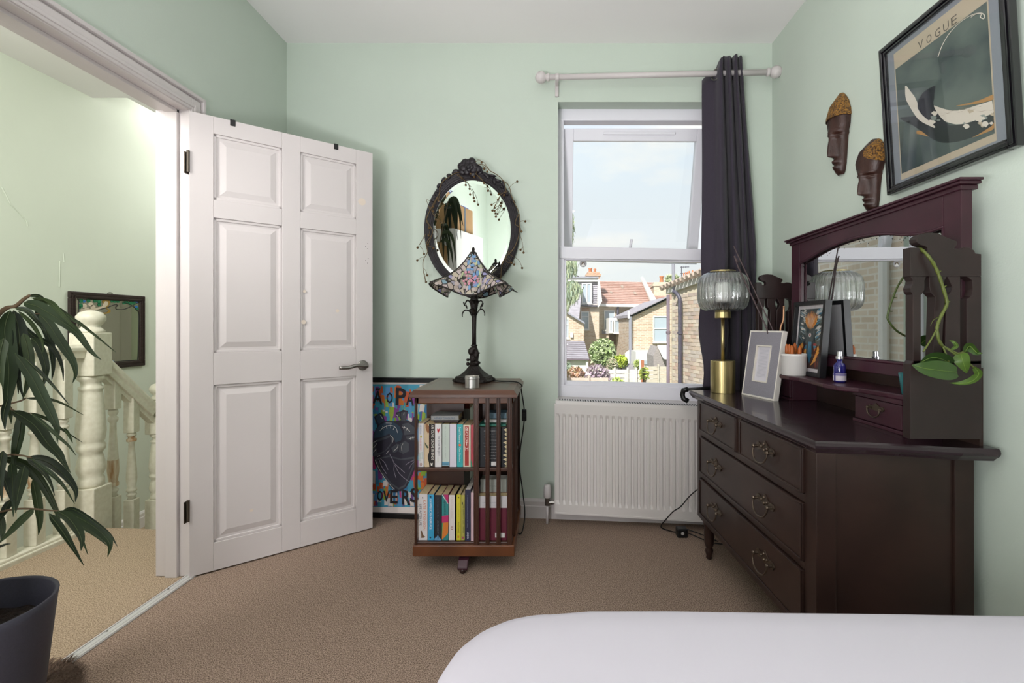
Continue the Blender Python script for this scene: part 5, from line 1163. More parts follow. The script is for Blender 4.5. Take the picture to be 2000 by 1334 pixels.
# ------------------------------------------------------------------ things on the dressing table
# globe lamp
c = V((.8165, 2.225, TZ)); t = thing('globe_lamp', 'brass table lamp with a ribbed clear glass globe on the dressing table', 'table lamp', c)
b = MB(); b.lathe([(.0545, 0), (.0555, .001), (.0555, .150), (.0545, .1515), (.006, .152)], c, 48); b.build('base', BRASS, t, smooth=False, bevel=.001)
b = MB(); b.lathe([(.0085, .150), (.0085, .352)], c, 16); b.build('stem', BRASS, t, smooth=True)
b = MB(); b.lathe([(.034, .352), (.036, .353), (.036, .381), (.034, .382)], c, 28); b.build('collar', BRASS, t, bevel=.001)
def ribglass():
    m = bpy.data.materials.new('ribbed_clear_glass'); m.use_nodes = True; n = m.node_tree; n.nodes.clear()
    o = n.nodes.new('ShaderNodeOutputMaterial'); mi = n.nodes.new('ShaderNodeMixShader'); a = n.nodes.new('ShaderNodeBsdfTransparent'); g = n.nodes.new('ShaderNodeBsdfGlossy'); lw = n.nodes.new('ShaderNodeLayerWeight')
    a.inputs[0].default_value = (.95, .96, .96, 1); g.inputs['Roughness'].default_value = .03; lw.inputs[0].default_value = .35
    gl = n.nodes.new('ShaderNodeBsdfGlass'); gl.inputs['IOR'].default_value = 1.4; gl.inputs['Roughness'].default_value = .0; m2 = n.nodes.new('ShaderNodeMixShader'); m2.inputs[0].default_value = .33
    mr = n.nodes.new('ShaderNodeMath'); mr.operation = 'MULTIPLY_ADD'; mr.inputs[1].default_value = .85; mr.inputs[2].default_value = .10
    n.links.new(lw.outputs['Facing'], mr.inputs[0]); n.links.new(mr.outputs[0], mi.inputs[0]); n.links.new(a.outputs[0], mi.inputs[1]); n.links.new(g.outputs[0], mi.inputs[2]); n.links.new(mi.outputs[0], m2.inputs[1]); n.links.new(gl.outputs[0], m2.inputs[2]); n.links.new(m2.outputs[0], o.inputs[0])
    return m
pr = [(.036, .383), (.078, .388), (.103, .402), (.1145, .43), (.1175, .468), (.1155, .512), (.107, .542), (.091, .559), (.072, .568), (.056, .573)]
prs = smooth_path([V((r, 0, z)) for r, z in pr], 3); NB = 32; rws = []
for p in prs:
    row = []
    for j in range(NB*6):
        a = 6.2832*j/(NB*6); amp = .008*min(1, (p.x-.03)/.05); r = p.x+amp*abs(math.sin(a*NB/2))-amp
        row.append(c+V((r*math.cos(a), r*math.sin(a), p.z)))
    rws.append(row)
for p in reversed(prs): rws.append([c+V(((p.x-.0075)*math.cos(6.2832*j/(NB*6)), (p.x-.0075)*math.sin(6.2832*j/(NB*6)), p.z)) for j in range(NB*6)])
rws.append(rws[0])
b = MB(); b.grid(rws, closed=True); b.build('glass_globe', ribglass(), t, smooth=True, fix=False)
b = MB(); b.lathe([(.055, .570), (.058, .571), (.058, .576), (.054, .577)], c, 32, cap=False); b.build('top_ring', BRASS, t)
b = MB(); b.lathe([(.026, .382), (.030, .388), (.030, .428), (.026, .43)], c, 16); b.build('socket', BLACKP, t)
b = MB(); b.lathe([(.030, .43), (.034, .434), (.034, .505), (.032, .516), (.022, .521), (.002, .522)], c, 20); b.build('bulb', mat('frosted_bulb', '#e8e6e2', .4), t, smooth=True)
# leaning grey frame
bl, br_, tl, tr = V((.878, 2.155, TZ)), V((.934, 1.960, TZ)), V((.924, 2.168, 1.040)), V((.980, 1.973, 1.040))
n = (br_-bl).cross(tl-bl).normalized(); n = n if n.x < 0 else -n
t = thing('grey_photo_frame', 'grey photo frame with white edges leaning on the dressing table', 'photo frame', (bl+br_)/2)
FW, FH = (br_-bl).length, (tl-bl).length; U, Vv = (br_-bl).normalized(), (tl-bl).normalized()
fm = lambda u, d, z: bl+U*u*FW+n*d+Vv*z*FH
def fb(u0, u1, z0, z1, d0, d1): b.mbox(fm, u0, u1, d0, d1, z0, z1)
b = MB(); q = .03; fb(0, q, 0, 1, -.022, .002); fb(1-q, 1, 0, 1, -.022, .002); fb(q, 1-q, 0, .025, -.022, .002); fb(q, 1-q, .975, 1, -.022, .002); b.build('outer_edge', ink('#dcd6ce'), t, bevel=.001)
GF = mat('grey_woven_face', '#8d8992', .7, var=.15, vs=300)
b = MB(); fb(q, .27, .025, .975, -.012, 0); fb(.73, 1-q, .025, .975, -.012, 0); fb(.27, .73, .025, .23, -.012, 0); fb(.27, .73, .78, .975, -.012, 0); b.build('grey_border', GF, t)
b = MB(); fb(.27, .30, .23, .78, -.012, .003); fb(.70, .73, .23, .78, -.012, .003); fb(.27, .73, .23, .25, -.012, .003); fb(.27, .73, .76, .78, -.012, .003); b.build('inner_edge', ink('#d6cfc5'), t, bevel=.001)
b = MB(); fb(.30, .70, .25, .76, -.012, -.006); ph = b.build('printed_sheet', ink('#cfcbd3'), t)
b = MB()
for k in range(24): b.add([fm(.35, -.0055, .73-.018*k), fm(.62, -.0055, .73-.018*k), fm(.62, -.0055, .726-.018*k), fm(.35, -.0055, .726-.018*k)], [(0, 1, 2, 3)])
o = b.build('printed_lines', ink('#aaa7b2'), t, fix=False)
b = MB(); b.prism([fm(.45, -.022, .75), fm(.55, -.022, .75), fm(.55, -.09, .0), fm(.45, -.09, .0)], n*.003)
b.build('strut', ink('#2a2728'), t)
# black framed print leaning on the mirror
bl, br_, tl, tr = V((1.030, 2.010, SZ)), V((1.030, 1.775, SZ)), V((1.052, 2.005, 1.160)), V((1.052, 1.770, 1.160))
n = (br_-bl).cross(tl-bl).normalized(); n = n if n.x < 0 else -n
t = thing('framed_figure_print', 'black framed print of an orange crested figure leaning on the dresser mirror', 'picture', (bl+br_)/2)
FW, FH = (br_-bl).length, (tl-bl).length; U, Vv = (br_-bl).normalized(), (tl-bl).normalized(); bl2 = bl
fm = lambda u, d, z: bl2+U*u*FW+n*d+Vv*z*FH
b = MB(); q, w = .065, .055; fb(0, q, 0, 1, -.012, .014); fb(1-q, 1, 0, 1, -.012, .014); fb(q, 1-q, 0, w, -.012, .014); fb(q, 1-q, 1-w, 1, -.012, .014); b.build('frame', mat('black_frame', '#161518', .35), t, bevel=.001)
b = MB(); fb(q, 1-q, w, 1-w, -.010, -.004); b.build('mount', ink('#d3cdd0'), t)
u0, u1, z0, z1 = .115, .885, .10, .90
def fp(x, y, k): return fm(u0+(u1-u0)*x, -.0035+.0003*k, z1-(z1-z0)*y)
pc_ = ['#3f4a4d', '#6f8790', '#a9b3b5', '#1f2a30', '#b8622a', '#d99a45', '#7a3320', '#2f6f8c', '#c9c3bb', '#8f2f3a', '#3d2320', '#24343b']
b = MB(); rr = random.Random(21)
b.cur = 0; b.poly([fp(0, 0, 0), fp(1, 0, 0), fp(1, 1, 0), fp(0, 1, 0)])
b.cur = 10; b.poly([fp(0, .62, .5), fp(.25, .58, .5), fp(.8, .6, .5), fp(1, .62, .5), fp(1, 1, .5), fp(0, 1, .5)])
for k in range(90):                        # feathery wing strokes on both sides
    s = rr.choice((-1, 1)); y = rr.uniform(.02, .55); x = .5+s*rr.uniform(.16, .3); l = rr.uniform(.1, .3); a = rr.uniform(.2, .9)
    x2, y2 = min(1, max(0, x+s*l*math.cos(a))), max(0, y-l*.6*math.sin(a)); b.cur = rr.choice((1, 2, 8, 2, 11, 7) if s > 0 else (1, 2, 0, 8, 11, 1))
    b.poly([fp(x, y, 1+.002*k), fp((x+x2)/2, (y+y2)/2+.02, 1+.002*k), fp(x2, y2, 1+.002*k), fp((x+x2)/2, (y+y2)/2-.012, 1+.002*k)])
for k in range(30):
    x = rr.uniform(0, .9); y = rr.uniform(.6, .93); l = rr.uniform(.05, .16); b.cur = rr.choice((4, 5, 6, 7, 7, 9, 10)); b.poly([fp(x, y, 1.4+.002*k), fp(min(1, x+l*.5), y-.05, 1.4+.002*k), fp(min(1, x+l), y+.02, 1.4+.002*k), fp(x+l*.4, min(1, y+.07), 1.4+.002*k)])
b.cur = 11; b.poly([fp(.5+.19*math.cos(a*.3927), .30+.115*math.sin(a*.3927), 2) for a in range(16)])
b.poly([fp(x, y, 2) for x, y in ((.42, .38), (.58, .38), (.70, .46), (.76, .58), (.70, .6), (.64, .52), (.64, .82), (.52, .86), (.40, .82), (.38, .52), (.30, .6), (.25, .58), (.32, .46))])
for k in range(17):
    f = (k-8)/8; x = .5+.2*f; b.cur = 4 if k % 2 else 5; b.poly([fp(.5+.10*f, .36-.03*abs(f), 2.2), fp(x-.022, .15+.08*abs(f), 2.2), fp(x*1.0+.05*f, .02+.07*abs(f), 2.2), fp(x+.022, .15+.08*abs(f), 2.2)])
for k in range(9):
    f = (k-4)/4; b.cur = 8; b.poly([fp(.5+.03*f, .33, 2.4), fp(.5+.13*f-.006, .18, 2.4), fp(.5+.19*f, .06, 2.4), fp(.5+.13*f+.006, .18, 2.4)])
b.cur = 8; b.poly([fp(.5+.05*math.cos(a*.6283), .445+.036*math.sin(a*.6283), 2.4) for a in range(10)])
b.cur = 9; b.poly([fp(.5+.03*math.cos(a*.6283), .445+.022*math.sin(a*.6283), 2.6) for a in range(10)])
b.poly([fp(.72+.07*math.cos(a*.6283), .60+.022*math.sin(a*.6283), 2.4) for a in range(10)])
b.cur = 7; b.poly([fp(x, y, 2.3) for x, y in ((.46, .56), (.58, .56), (.62, .8), (.56, .92), (.46, .8))])
b.cur = 5; b.poly([fp(x, y, 2.4) for x, y in ((.6, .96), (.72, .84), (.86, .66), (.82, .8), (.7, .92))])
b.build('print', [ink(h) for h in pc_], t, fix=False)
b = MB(); fb(q, 1-q, w, 1-w, .004, .0055); b.build('glass', pane_mat('picture_glass', (.98, .98, .98), .6), t)
# white pot with orange tipped sticks
c = V((.985, 1.900, SZ)); t = thing('white_pot', 'small white pot of orange tipped sticks on the dresser shelf', 'pot', c)
b = MB(); b.lathe([(.043, 0), (.046, .003), (.0465, .075), (.048, .077), (.048, .085), (.046, .087), (.043, .085), (.043, .02), (.001, .02)], c, 32, cap=False); b.build('pot_body', mat('white_glazed_pot', '#d8d4d1', .35), t, smooth=True)
for k, (x, y, l, rz) in enumerate(((-.01, .028, .125, .2), (.0, .012, .118, -.1), (-.015, -.004, .125, .25), (.008, -.02, .12, -.35), (-.02, -.028, .122, .1), (.015, .02, .13, .0))):
    p = c+V((x, y, .022)); q = c+V((x-.012*math.sin(rz*3), y-.02*math.sin(rz), l)); b = MB(); b.cur = 0; b.tube([p, p.lerp(q, .55)], .0055, 8); b.cur = 1; b.tube([p.lerp(q, .5), p.lerp(q, .7), p.lerp(q, .9), q], [.0065, .0085, .007, .002], 8)
    b.build('tipped_stick', [ink('#5b2f25'), mat('orange_tip', '#a8571f', .35)], t, smooth=True)
# blue bottle
c = V((1.02, 1.655, SZ)); t = thing('blue_bottle', 'cobalt blue glass spray bottle with a silver cap on the dresser shelf', 'bottle', c)
b = MB(); b.lathe([(.017, 0), (.0195, .002), (.0195, .056), (.017, .064), (.010, .070), (.009, .084)], c, 24); b.build('glass_body', mat('cobalt_glass', '#1e1c66', .08, coat=.5), t, smooth=True)
b = MB(); b.lathe([(.0205, .006), (.0205, .032)], c, 24, cap=False); b.build('label_band', ink('#bcb4bd'), t)
b = MB(); b.lathe([(.0206, .024), (.0206, .031)], c, 24, cap=False); b.build('label_stripe', ink('#6a628f'), t)
b = MB(); b.box(c.x-.0215, c.x-.012, c.y-.007, c.y-.003, c.z+.004, c.z+.036); b.build('label_gap', ink('#2a2470'), t)
b = MB(); b.lathe([(.0125, .082), (.0125, .092), (.009, .093), (.009, .108), (.008, .109)], c, 18); b.build('spray_cap', mat('bright_silver', '#c9c7cb', .25, .9), t)
# teal cup and trailing vine
c = V((1.030, 1.335, SZ)); t = thing('trailing_vine', 'green trailing vine in a teal cup looped over the near fretted end board', 'plant', c)
b = MB(); b.lathe([(.022, 0), (.025, .003), (.033, .062), (.032, .064), (.030, .060), (.023, .008), (.001, .008)], c, 24, cap=False); b.build('cup', mat('teal_glaze', '#1f5f63', .3), t, smooth=True)
STEM = mat('green_stem', '#5f692a', .45, var=.3, vs=60, stretch=(1, 1, .3)); STEMD = mat('dark_green_stem', '#3d4a22', .5)
def pp(x, y, Y=1.185): return P(x, y, Y)
b = MB(); main = [(1802, 491), (1815, 503), (1826, 520), (1833, 536), (1841, 560), (1849, 587), (1848, 598), (1838, 617), (1831.5, 633), (1830, 644), (1833, 663), (1841, 676)]
path = smooth_path([c+V((0, 0, .05)), V((.99, 1.265, 1.05)), V((.965, 1.250, 1.23)), V((.957, 1.222, 1.262)), V((.952, 1.198, 1.252))]+[pp(x, y) for x, y in main[1:]], 4)
b.tube(path, [.0034+.0011*math.sin(i*.9)**2 for i in range(len(path))], 7)
b.tube(smooth_path([pp(1841, 676), pp(1856, 684, 1.18), pp(1872, 691, 1.175), pp(1885, 686, 1.17)], 4), .0032, 6)
b.tube(smooth_path([pp(1841, 676), pp(1847, 690, 1.175), pp(1853, 707, 1.165)], 4), .0022, 6)
b.tube(smooth_path([pp(1845, 677), pp(1862, 690, 1.175), pp(1883, 703, 1.17), pp(1904, 719, 1.165)], 4), .0026, 6)
b.tube(smooth_path([pp(1830, 642), pp(1818, 664, 1.18), pp(1803, 687, 1.175)], 4), .0022, 6)
for (x, y) in ((1833, 531), (1843, 560), (1850, 590), (1837, 618), (1829, 640)): b.tube([pp(x, y), pp(x+6, y-2, 1.18)], [.0024, .0006], 5)
b.tube([pp(1832, 620), pp(1822, 626), pp(1817, 637)], [.0012, .0008, .0005], 4)
b.build('stem', STEM, t, smooth=True)
b = MB(); b.tube(smooth_path([c+V((0, 0, .055)), P(1778, 660, 1.31), P(1768, 656, 1.29), P(1750, 645, 1.27), P(1735, 626, 1.26), P(1734, 614, 1.26), P(1741, 590, 1.26), P(1752, 562, 1.27), P(1765, 540, 1.28), P(1776, 515, 1.29)], 4), .0028, 6)
for (x, y) in ((1739, 608), (1747, 581), (1757, 552)): b.tube([P(x, y, 1.26), P(x+5, y, 1.26)], [.002, .0006], 5)
b.build('looped_stem', STEMD, t, smooth=True)
VL = [mat('vine_leaf', '#37521c', .38, var=.3, vs=14), mat('vine_leaf_pale', '#4d6828', .42, var=.25, vs=18), mat('vine_leaf_dark', '#2a4419', .4, var=.3, vs=14)]
def hleaf(axis, w, m, Y=1.165, tw=.0, cup=.2):
    ax_ = smooth_path([P(x, y, Y+dy) for x, y, dy in axis], 6); n_ = len(ax_); rws = []
    for i, p in enumerate(ax_):
        f = i/(n_-1); tg = (ax_[min(i+1, n_-1)]-ax_[max(i-1, 0)]).normalized(); sd = tg.cross((p-V((0, 0, H))).normalized()).normalized(); sd = Matrix.Rotation(tw, 3, tg)@sd; nn = tg.cross(sd)
        hw = w*Y/F*.5*(math.sin(math.pi*min(1, .06+.94*f)**.72)**.8 if f < 1 else .01); hw = max(hw, .0006)
        rws.append([p+sd*hw+nn*hw*cup, p+sd*hw*.5+nn*hw*cup*.35, p, p-sd*hw*.5+nn*hw*cup*.35, p-sd*hw+nn*hw*cup])
    b = MB(); b.grid(rws); b.cur = 1; b.tube([p+V((0, -.0008, 0)) for p in ax_[:-1]], .0007, 4)
    b.build('leaf', [m, mat('vine_leaf_vein', '#6a8338', .45)], t, smooth=True, fix=False)
hleaf([(1869, 727, 0), (1840, 724, -.01), (1808, 720, -.012), (1781, 713, 0)], 37, VL[0], 1.150, .25)
hleaf([(1856, 710, 0), (1838, 701, -.006), (1818, 699, 0), (1796, 709, .01)], 30, VL[2], 1.172, -.5)
hleaf([(1876, 691, 0), (1880, 706, -.01), (1888, 729, -.004)], 27, VL[1], 1.165, .3)
hleaf([(1903, 718, 0), (1911, 730, -.012), (1900, 743, -.02), (1878, 749, -.016), (1854, 748, 0)], 17, VL[1], 1.16, .7)
hleaf([(1884, 687, 0), (1893, 676, -.01), (1902, 684, -.02), (1909, 690, -.024), (1919, 690, -.02)], 16, VL[0], 1.165, .5)
hleaf([(1858, 683, 0), (1868, 676, -.01), (1862, 668, -.012), (1854, 665, 0)], 7, VL[1], 1.17)
hleaf([(1797, 672, 0), (1808, 664, 0), (1820, 662, 0)], 22, VL[2], 1.265, .3)
# sticks and copper wand behind the grey frame
t = thing('dried_sticks', 'two thin dark sticks tied together leaning up in front of the curtain', 'sticks', (1.0, 2.05, SZ))
b = MB(); WOODS = mat('dark_stick', '#4a3a3c', .6)
b.tube([P(1520, 662, 2.04)+V((0, 0, -.01)), P(1433, 481, 2.16)], .0028, 6); b.tube([V((1.0, 2.06, SZ+.002)), P(1497, 640, 2.06), P(1442, 522, 2.15), P(1434, 500, 2.155)], .0032, 6)
b.tube([P(1437, 505, 2.155), P(1440, 512, 2.15)], .006, 6); b.tube([P(1440, 514, 2.15), P(1446, 509, 2.15)], .001, 4)
b.tube([P(1520, 662, 2.04)+V((0, 0, -.01)), V((1.05, 2.05, SZ+.002))], .0028, 6)
b.build('stick', WOODS, t)
t = thing('copper_wand', 'slim curved copper rod standing between the far end board and black print', 'rod', (1.005, 2.045, SZ))
b = MB(); b.tube(smooth_path([V((1.005, 2.045, SZ)), P(1524, 648, 2.05), P(1530, 625, 2.05), P(1531, 600, 2.05)], 5), .0042, 8); b.ball(P(1531, 599, 2.05), .005, 8, 6); b.build('copper_tube', mat('copper', '#c09070', .3, .7), t, smooth=True)
# black rolled thing hanging off the far corner
c = V((.70, 2.39, .735))
t = thing('black_roll', 'black rolled strap end showing past the far corner of the dressing table', 'strap', c)
b = MB(); b.tube([V((.685, 2.355, .742)), V((.672, 2.375, .735)), V((.668, 2.38, .712)), V((.672, 2.375, .692)), V((.690, 2.36, .682))], .013, 10); b.tube([V((.685, 2.355, .742)), V((.80, 2.36, .748))], .008, 8); b.build('strap_loop', BLACKP, t, smooth=True)
# phone charger and cables on the carpet
t = thing('black_charger', 'black plug charger with cables on the carpet below the radiator', 'charger', V((.66, 2.372, 0)))
b = MB(); b.box(.633, .685, 2.34, 2.385, .0, .045); b.build('plug_body', BLACKP, t, bevel=.006)
b = MB(); b.prism([V((.658+.008*math.cos(a*.6283), 2.3395, .024+.008*math.sin(a*.6283))) for a in range(10)], (0, -.0008, 0)); b.build('plug_dot', ink('#b8b4b2'), t)
b = MB(); b.tube(smooth_path([V((.735, 2.25, .30)), onB(1348, 968, .20), onB(1330, 989, .19), onB(1315, 999, .17), onB(1301, 1014, .13), V((.575, 2.45, .012)), V((.60, 2.425, .005)), V((.640, 2.38, .012))], 5), .0028, 6)
b.tube(smooth_path([V((.68, 2.365, .02)), V((.72, 2.36, .006)), V((.78, 2.29, .004)), V((.84, 2.27, .004)), V((.90, 2.28, .004))], 5), .0025, 6)
b.tube(smooth_path([V((.66, 2.385, .03)), V((.70, 2.42, .012)), V((.76, 2.38, .004)), V((.82, 2.30, .004))], 5), .0025, 6)
b.build('cable', BLACKP, t, smooth=True)
# ================================================================== RIGHT WALL: MASKS AND PICTURE
MASKW = mat('dark_carved_wood', '#3d231c', .42, var=.45, vs=14, stretch=(3, 3, 1), bump=.12, bs=80)
GOLDCAP = mat('gold_flecked_cap', '#4a3220', .5, .2, var=.75, vs=170, bump=1.0, bs=170, col2='#a3742f', detail=1)
def mask(cy, z0, z1, label, cap0, side, full):
    Hh = z1-z0
    t = thing('carved_mask', label, 'mask', (XR, cy, z0), 'carved masks on the right wall')
    prof_w = [(0, .014), (.03, .022), (.10, .029), (.25, .034), (.42, .040), (.50, .047), (.58, .054), (.66, .056), (.75, .053), (.86, .040), (.95, .020), (1, .003)] if full else [(0, .016), (.03, .026), (.12, .031), (.30, .036), (.45, .042), (.54, .052), (.64, .060), (.75, .062), (.86, .054), (.94, .038), (.985, .018), (1, .003)]
    def W_(f): return pl2(prof_w, f)
    dep = [(0, .012), (.04, .022), (.2, .028), (.42, .034), (.55, .046), (.70, .052), (.85, .040), (1, .006)]
    nose = [(0, 0), (.055, .004), (.075, .012), (.10, .014), (.115, .004), (.13, .002), (.145, .013), (.165, .015), (.185, .004), (.215, .002), (.222, .030), (.26, .031), (.36, .026), (.47, .016), (.52, .014), (.56, .004), (.6, 0), (1, 0)]
    rws = []
    NZ = 90; NA = 34
    for i in range(NZ+1):
        f = i/NZ; w, d = W_(f), pl2(dep, f); nz = pl2(nose, f); row = []
        for j in range(NA+1):
            a = -math.pi/2+math.pi*j/NA; y = w*math.sin(a); x = d*math.cos(a)**.8 if abs(a) < 1.57 else 0
            sg = .011 if f > .2 else .017
            x += nz*math.exp(-(y/sg)**2)
            br = math.exp(-((f-.505)/.018)**2)*math.exp(-((abs(y)-.026)/.018)**2); x += .008*br
            ey = math.exp(-((f-.47+.25*(abs(y)-.02))/.012)**2)*math.exp(-((abs(y)-.026)/.013)**2); x -= .006*ey
            ey2 = math.exp(-((f-.445+.25*(abs(y)-.02))/.010)**2)*math.exp(-((abs(y)-.026)/.013)**2); x += .005*ey2
            row.append(V((XR-.002-x, cy+y, z0+f*Hh)))
        rws.append(row)
    b = MB(); b.grid(rws); b.build('face', MASKW, t, smooth=True, fix=False)
    rws = []
    for i in range(34):
        f = cap0[0]+(.995-cap0[0])*i/33 if full else cap0[0]+(cap0[1]-cap0[0])*i/33; row = []
        a0, a1 = (-math.pi/2, math.pi/2) if full else ((-1.5, -.25))
        if not full:
            u = math.sin(math.pi*i/33)**.6; a1 = -1.45+1.25*u
        ff = f
        for j in range(27):
            a = a0+(a1-a0)*j/26; g = ff+(.03*math.cos(a*1.0) if full and i == 0 else 0)
            w, d = W_(g)+.0035, pl2(dep, g)+.0035
            row.append(V((XR-.002-d*max(0, math.cos(a))**.8, cy+w*math.sin(a), z0+g*Hh)))
        rws.append(row)
    b = MB(); b.grid(rws); b.build('textured_cap', GOLDCAP, t, smooth=True, fix=False)
def pl2(tab, f):
    for (a, x), (c, y) in zip(tab[:-1], tab[1:]):
        if f <= c: return x+(y-x)*(f-a)/(c-a+1e-9)
    return tab[-1][1]
mask(1.885, H-(342-CY)*-1*0+(637-342)*1.885/F*1.0-.0, H+(637-182)*1.885/F, 'dark carved long face mask with a pointed gold flecked cap, nearer the window', (.665, 1), 0, True)
mask(1.70, H+(637-412)*1.70/F, H+(637-272)*1.70/F, 'dark carved long face mask with a gold patch on one side, nearer the picture', (.62, .97), 0, False)
# framed magazine print
py0, py1, pz0, pz1 = 1.5985, 1.1515, 1.505, 1.998
def pm(a, d, z): return V((XR-.014-.030*(z-pz0)/(pz1-pz0)-d, py0-a, z))
Lp = py0-py1
t = thing('magazine_picture', 'glazed magazine cover print with a grey mount in a glossy black frame', 'picture', pm(Lp/2, 0, pz0))
b = MB()
for (a0, a1, z0, z1) in ((.026, Lp-.026, pz0, pz0+.026), (.026, Lp-.026, pz1-.026, pz1), (0, .026, pz0, pz1), (Lp-.026, Lp, pz0, pz1)):
    b.mbox(pm, a0, a1, -.008, .014, z0, z1)
for (a0, a1, z0, z1) in ((.018, Lp-.018, pz0+.007, pz0+.018), (.018, Lp-.018, pz1-.018, pz1-.007), (.007, .018, pz0+.007, pz1-.007), (Lp-.018, Lp-.007, pz0+.007, pz1-.007)): b.mbox(pm, a0, a1, .014, .019, z0, z1)
b.build('frame', mat('glossy_black_frame', '#0f0d12', .12, coat=.6), t, bevel=.003)
b = MB(); b.mbox(pm, .02, Lp-.02, -.006, .002, pz0+.02, pz1-.02); b.build('mount', mat('grey_mount', '#7f858d', .8, var=.06, vs=200), t)
q0 = pm(0, .0025, pz0); pn = (pm(.1, 0, pz0)-pm(0, 0, pz0)).cross(pm(0, 0, pz1)-pm(0, 0, pz0)).normalized(); pn = pn if pn.x < 0 else -pn
def pcx(x, y, k=0):
    x = min(x, 806-.02*(870-y) if y < 870 else 806)
    return onP(1700+x/3.3333, y/3.3333, q0+pn*(.0003*k), pn)
ua, ub, za, zb_ = .054, .385, 1.541, 1.956
def pq(a, z, k=0): return q0+pn*(.0003*k)+V((0, -a, 0))+V((-.030*(z-pz0)/(pz1-pz0), 0, z-pz0))
vc = ['#2f4143', '#3d5250', '#56635c', '#b3a68f', '#1a1c26', '#cfc8ba', '#8d7a62', '#a87c45', '#141d20', '#7d8780']
b = MB()
b.cur = 3; b.poly([pq(ua, za, 0), pq(ub, za, 0), pq(ub, zb_, 0), pq(ua, zb_, 0)])
b.build('print_paper', ink(vc[3]), t, fix=False)
b = MB(); b.poly([pq(ua+.004, za+.02, 1), pq(ub-.004, za+.02, 1), pq(ub-.004, zb_-.052, 1), pq(ua+.004, zb_-.052, 1)])
b.build('print_ground', mat('misty_teal_print', '#26363a', .6, var=.5, vs=7, col2='#59655e', detail=8), t, fix=False)
def sweep(cen, wid, c, k):
    p = smooth_path([V((x, y, 0)) for x, y in cen], 5); n = len(p); l, r = [], []
    for i, q in enumerate(p):
        tg = (p[min(i+1, n-1)]-p[max(i-1, 0)]).normalized(); w = pl2([(j/(len(wid)-1), v) for j, v in enumerate(wid)], i/(n-1))/2
        l.append(pcx(q.x-tg.y*w, q.y+tg.x*w, k)); r.append(pcx(q.x+tg.y*w, q.y-tg.x*w, k))
    b.cur = c; b.grid([l, r])
b = MB()
# plain abstract sweeps in the picture's colours
sweep([(195, 770), (330, 800), (470, 870), (640, 850), (812, 770)], [10, 90, 120, 100, 60], 8, 2)
sweep([(330, 640), (420, 720), (560, 765), (700, 730), (806, 690)], [8, 60, 90, 90, 76], 5, 3)
sweep([(560, 690), (700, 665), (806, 630)], [4, 18, 34], 7, 4)
sweep([(230, 560), (260, 640), (330, 760), (420, 830)], [10, 60, 50, 10], 5, 3)
sweep([(420, 560), (380, 620), (360, 690), (420, 770), (520, 830)], [10, 80, 110, 70, 12], 4, 4)
sweep([(300, 860), (480, 880), (640, 865), (816, 800)], [20, 60, 70, 70], 7, 1.6)
rr = random.Random(6)
for k in range(34):
    x = rr.uniform(390, 800); y = 745+.0003*(x-560)**2*-.2+rr.uniform(-20, 90)-(x-390)*.04; r = rr.uniform(7, 26); b.cur = rr.choice((5, 5, 3, 9)); b.poly([pcx(x+r*rr.uniform(.6, 1.3)*math.cos(a*.6283), y+r*.7*rr.uniform(.6, 1.3)*math.sin(a*.6283), 5+.02*k) for a in range(10)])
for k in range(14):
    x = rr.uniform(440, 790); w = rr.uniform(30, 110); y = 700+rr.uniform(0, 60)-(x-440)*.1; b.cur = 6; b.poly([pcx(x, y, 6), pcx(x+w*.5, y+2, 6), pcx(x+w, y-6, 6), pcx(x+w*.5, y+4, 6)])
b.cur = 5
b.tube(smooth_path([pcx(x, y, 4) for x, y in ((440, 370), (470, 290), (520, 210), (590, 140), (660, 98), (715, 85), (742, 100), (738, 122), (716, 112), (722, 90), (690, 90), (655, 112))], 5), .0011, 4)
b.build('print', [ink(h) for h in vc], t, fix=False)
for s, x, y in (('V', 327, 290), ('O', 381, 252), ('G', 437, 213), ('U', 492, 173), ('E', 544, 132)):
    text(s, pcx(x, y, 2), V((0, -1, 0)), V((-.06, 0, 1)), ink('#4a4238'), t, length=.019, height=.024, name='masthead_letter')
b = MB(); b.mbox(pm, .02, Lp-.02, .0085, .0100, pz0+.02, pz1-.02); b.build('glass', pane_mat('glazing', (.985, .985, .985), 1.0), t)

# ================================================================== BED
t = thing('bed', 'double bed with a smooth white fitted sheet filling the lower right', 'bed', (.5, -.05, 0))
def outline(n=22):
    pts = []
    x0, x1, y0 = -.185, 1.165, -1.02
    yf = lambda x: .905-.022*max(0, x-.2)-.05*max(0, -.02-x)
    R = .17
    for i in range(n+1):                   # far left corner
        a = math.pi-(math.pi/2)*i/n; pts.append((x0+R+R*math.cos(a)*1.0, .895-R+R*math.sin(a)))
    for i in range(1, 16): x = x0+R+(x1-.06-x0-R)*i/15; pts.append((x, yf(x)))
    for i in range(6): a = math.pi/2*(1-i/5); pts.append((x1-.06+.06*math.cos(a), yf(x1)-.06+.06*math.sin(a)))
    for i in range(1, 10): pts.append((x1, yf(x1)-.06-(yf(x1)-.06-y0)*i/10))
    for i in range(1, 14): pts.append((x1-(x1-x0)*i/13.0, y0))
    for i in range(1, 20): pts.append((x0, y0+(.895-R-y0)*i/20))
    return pts
ol = outline(); c0 = V((.45, .0, 0))
rws = []
rr = random.Random(2)
for ins, z in ((.03, .17), (.008, .2), (.0, .30), (.0, .44), (.002, .475), (.010, .503), (.026, .525), (.055, .540), (.11, .548), (.22, .552), (.4, .554), (.8, .555)):
    row = []
    for k, (x, y) in enumerate(ol):
        d = V((x, y, 0))-c0; l = d.length; s = max(.02, 1-ins/min(l, .9))
        w = .004*math.sin(k*1.3)*(1 if z < .5 else .2)
        row.append(c0+d*s*(1+w*.6)+V((0, 0, z)))
    rws.append(row)
b = MB(); b.grid(rws, closed=True); b.poly(rws[-1])
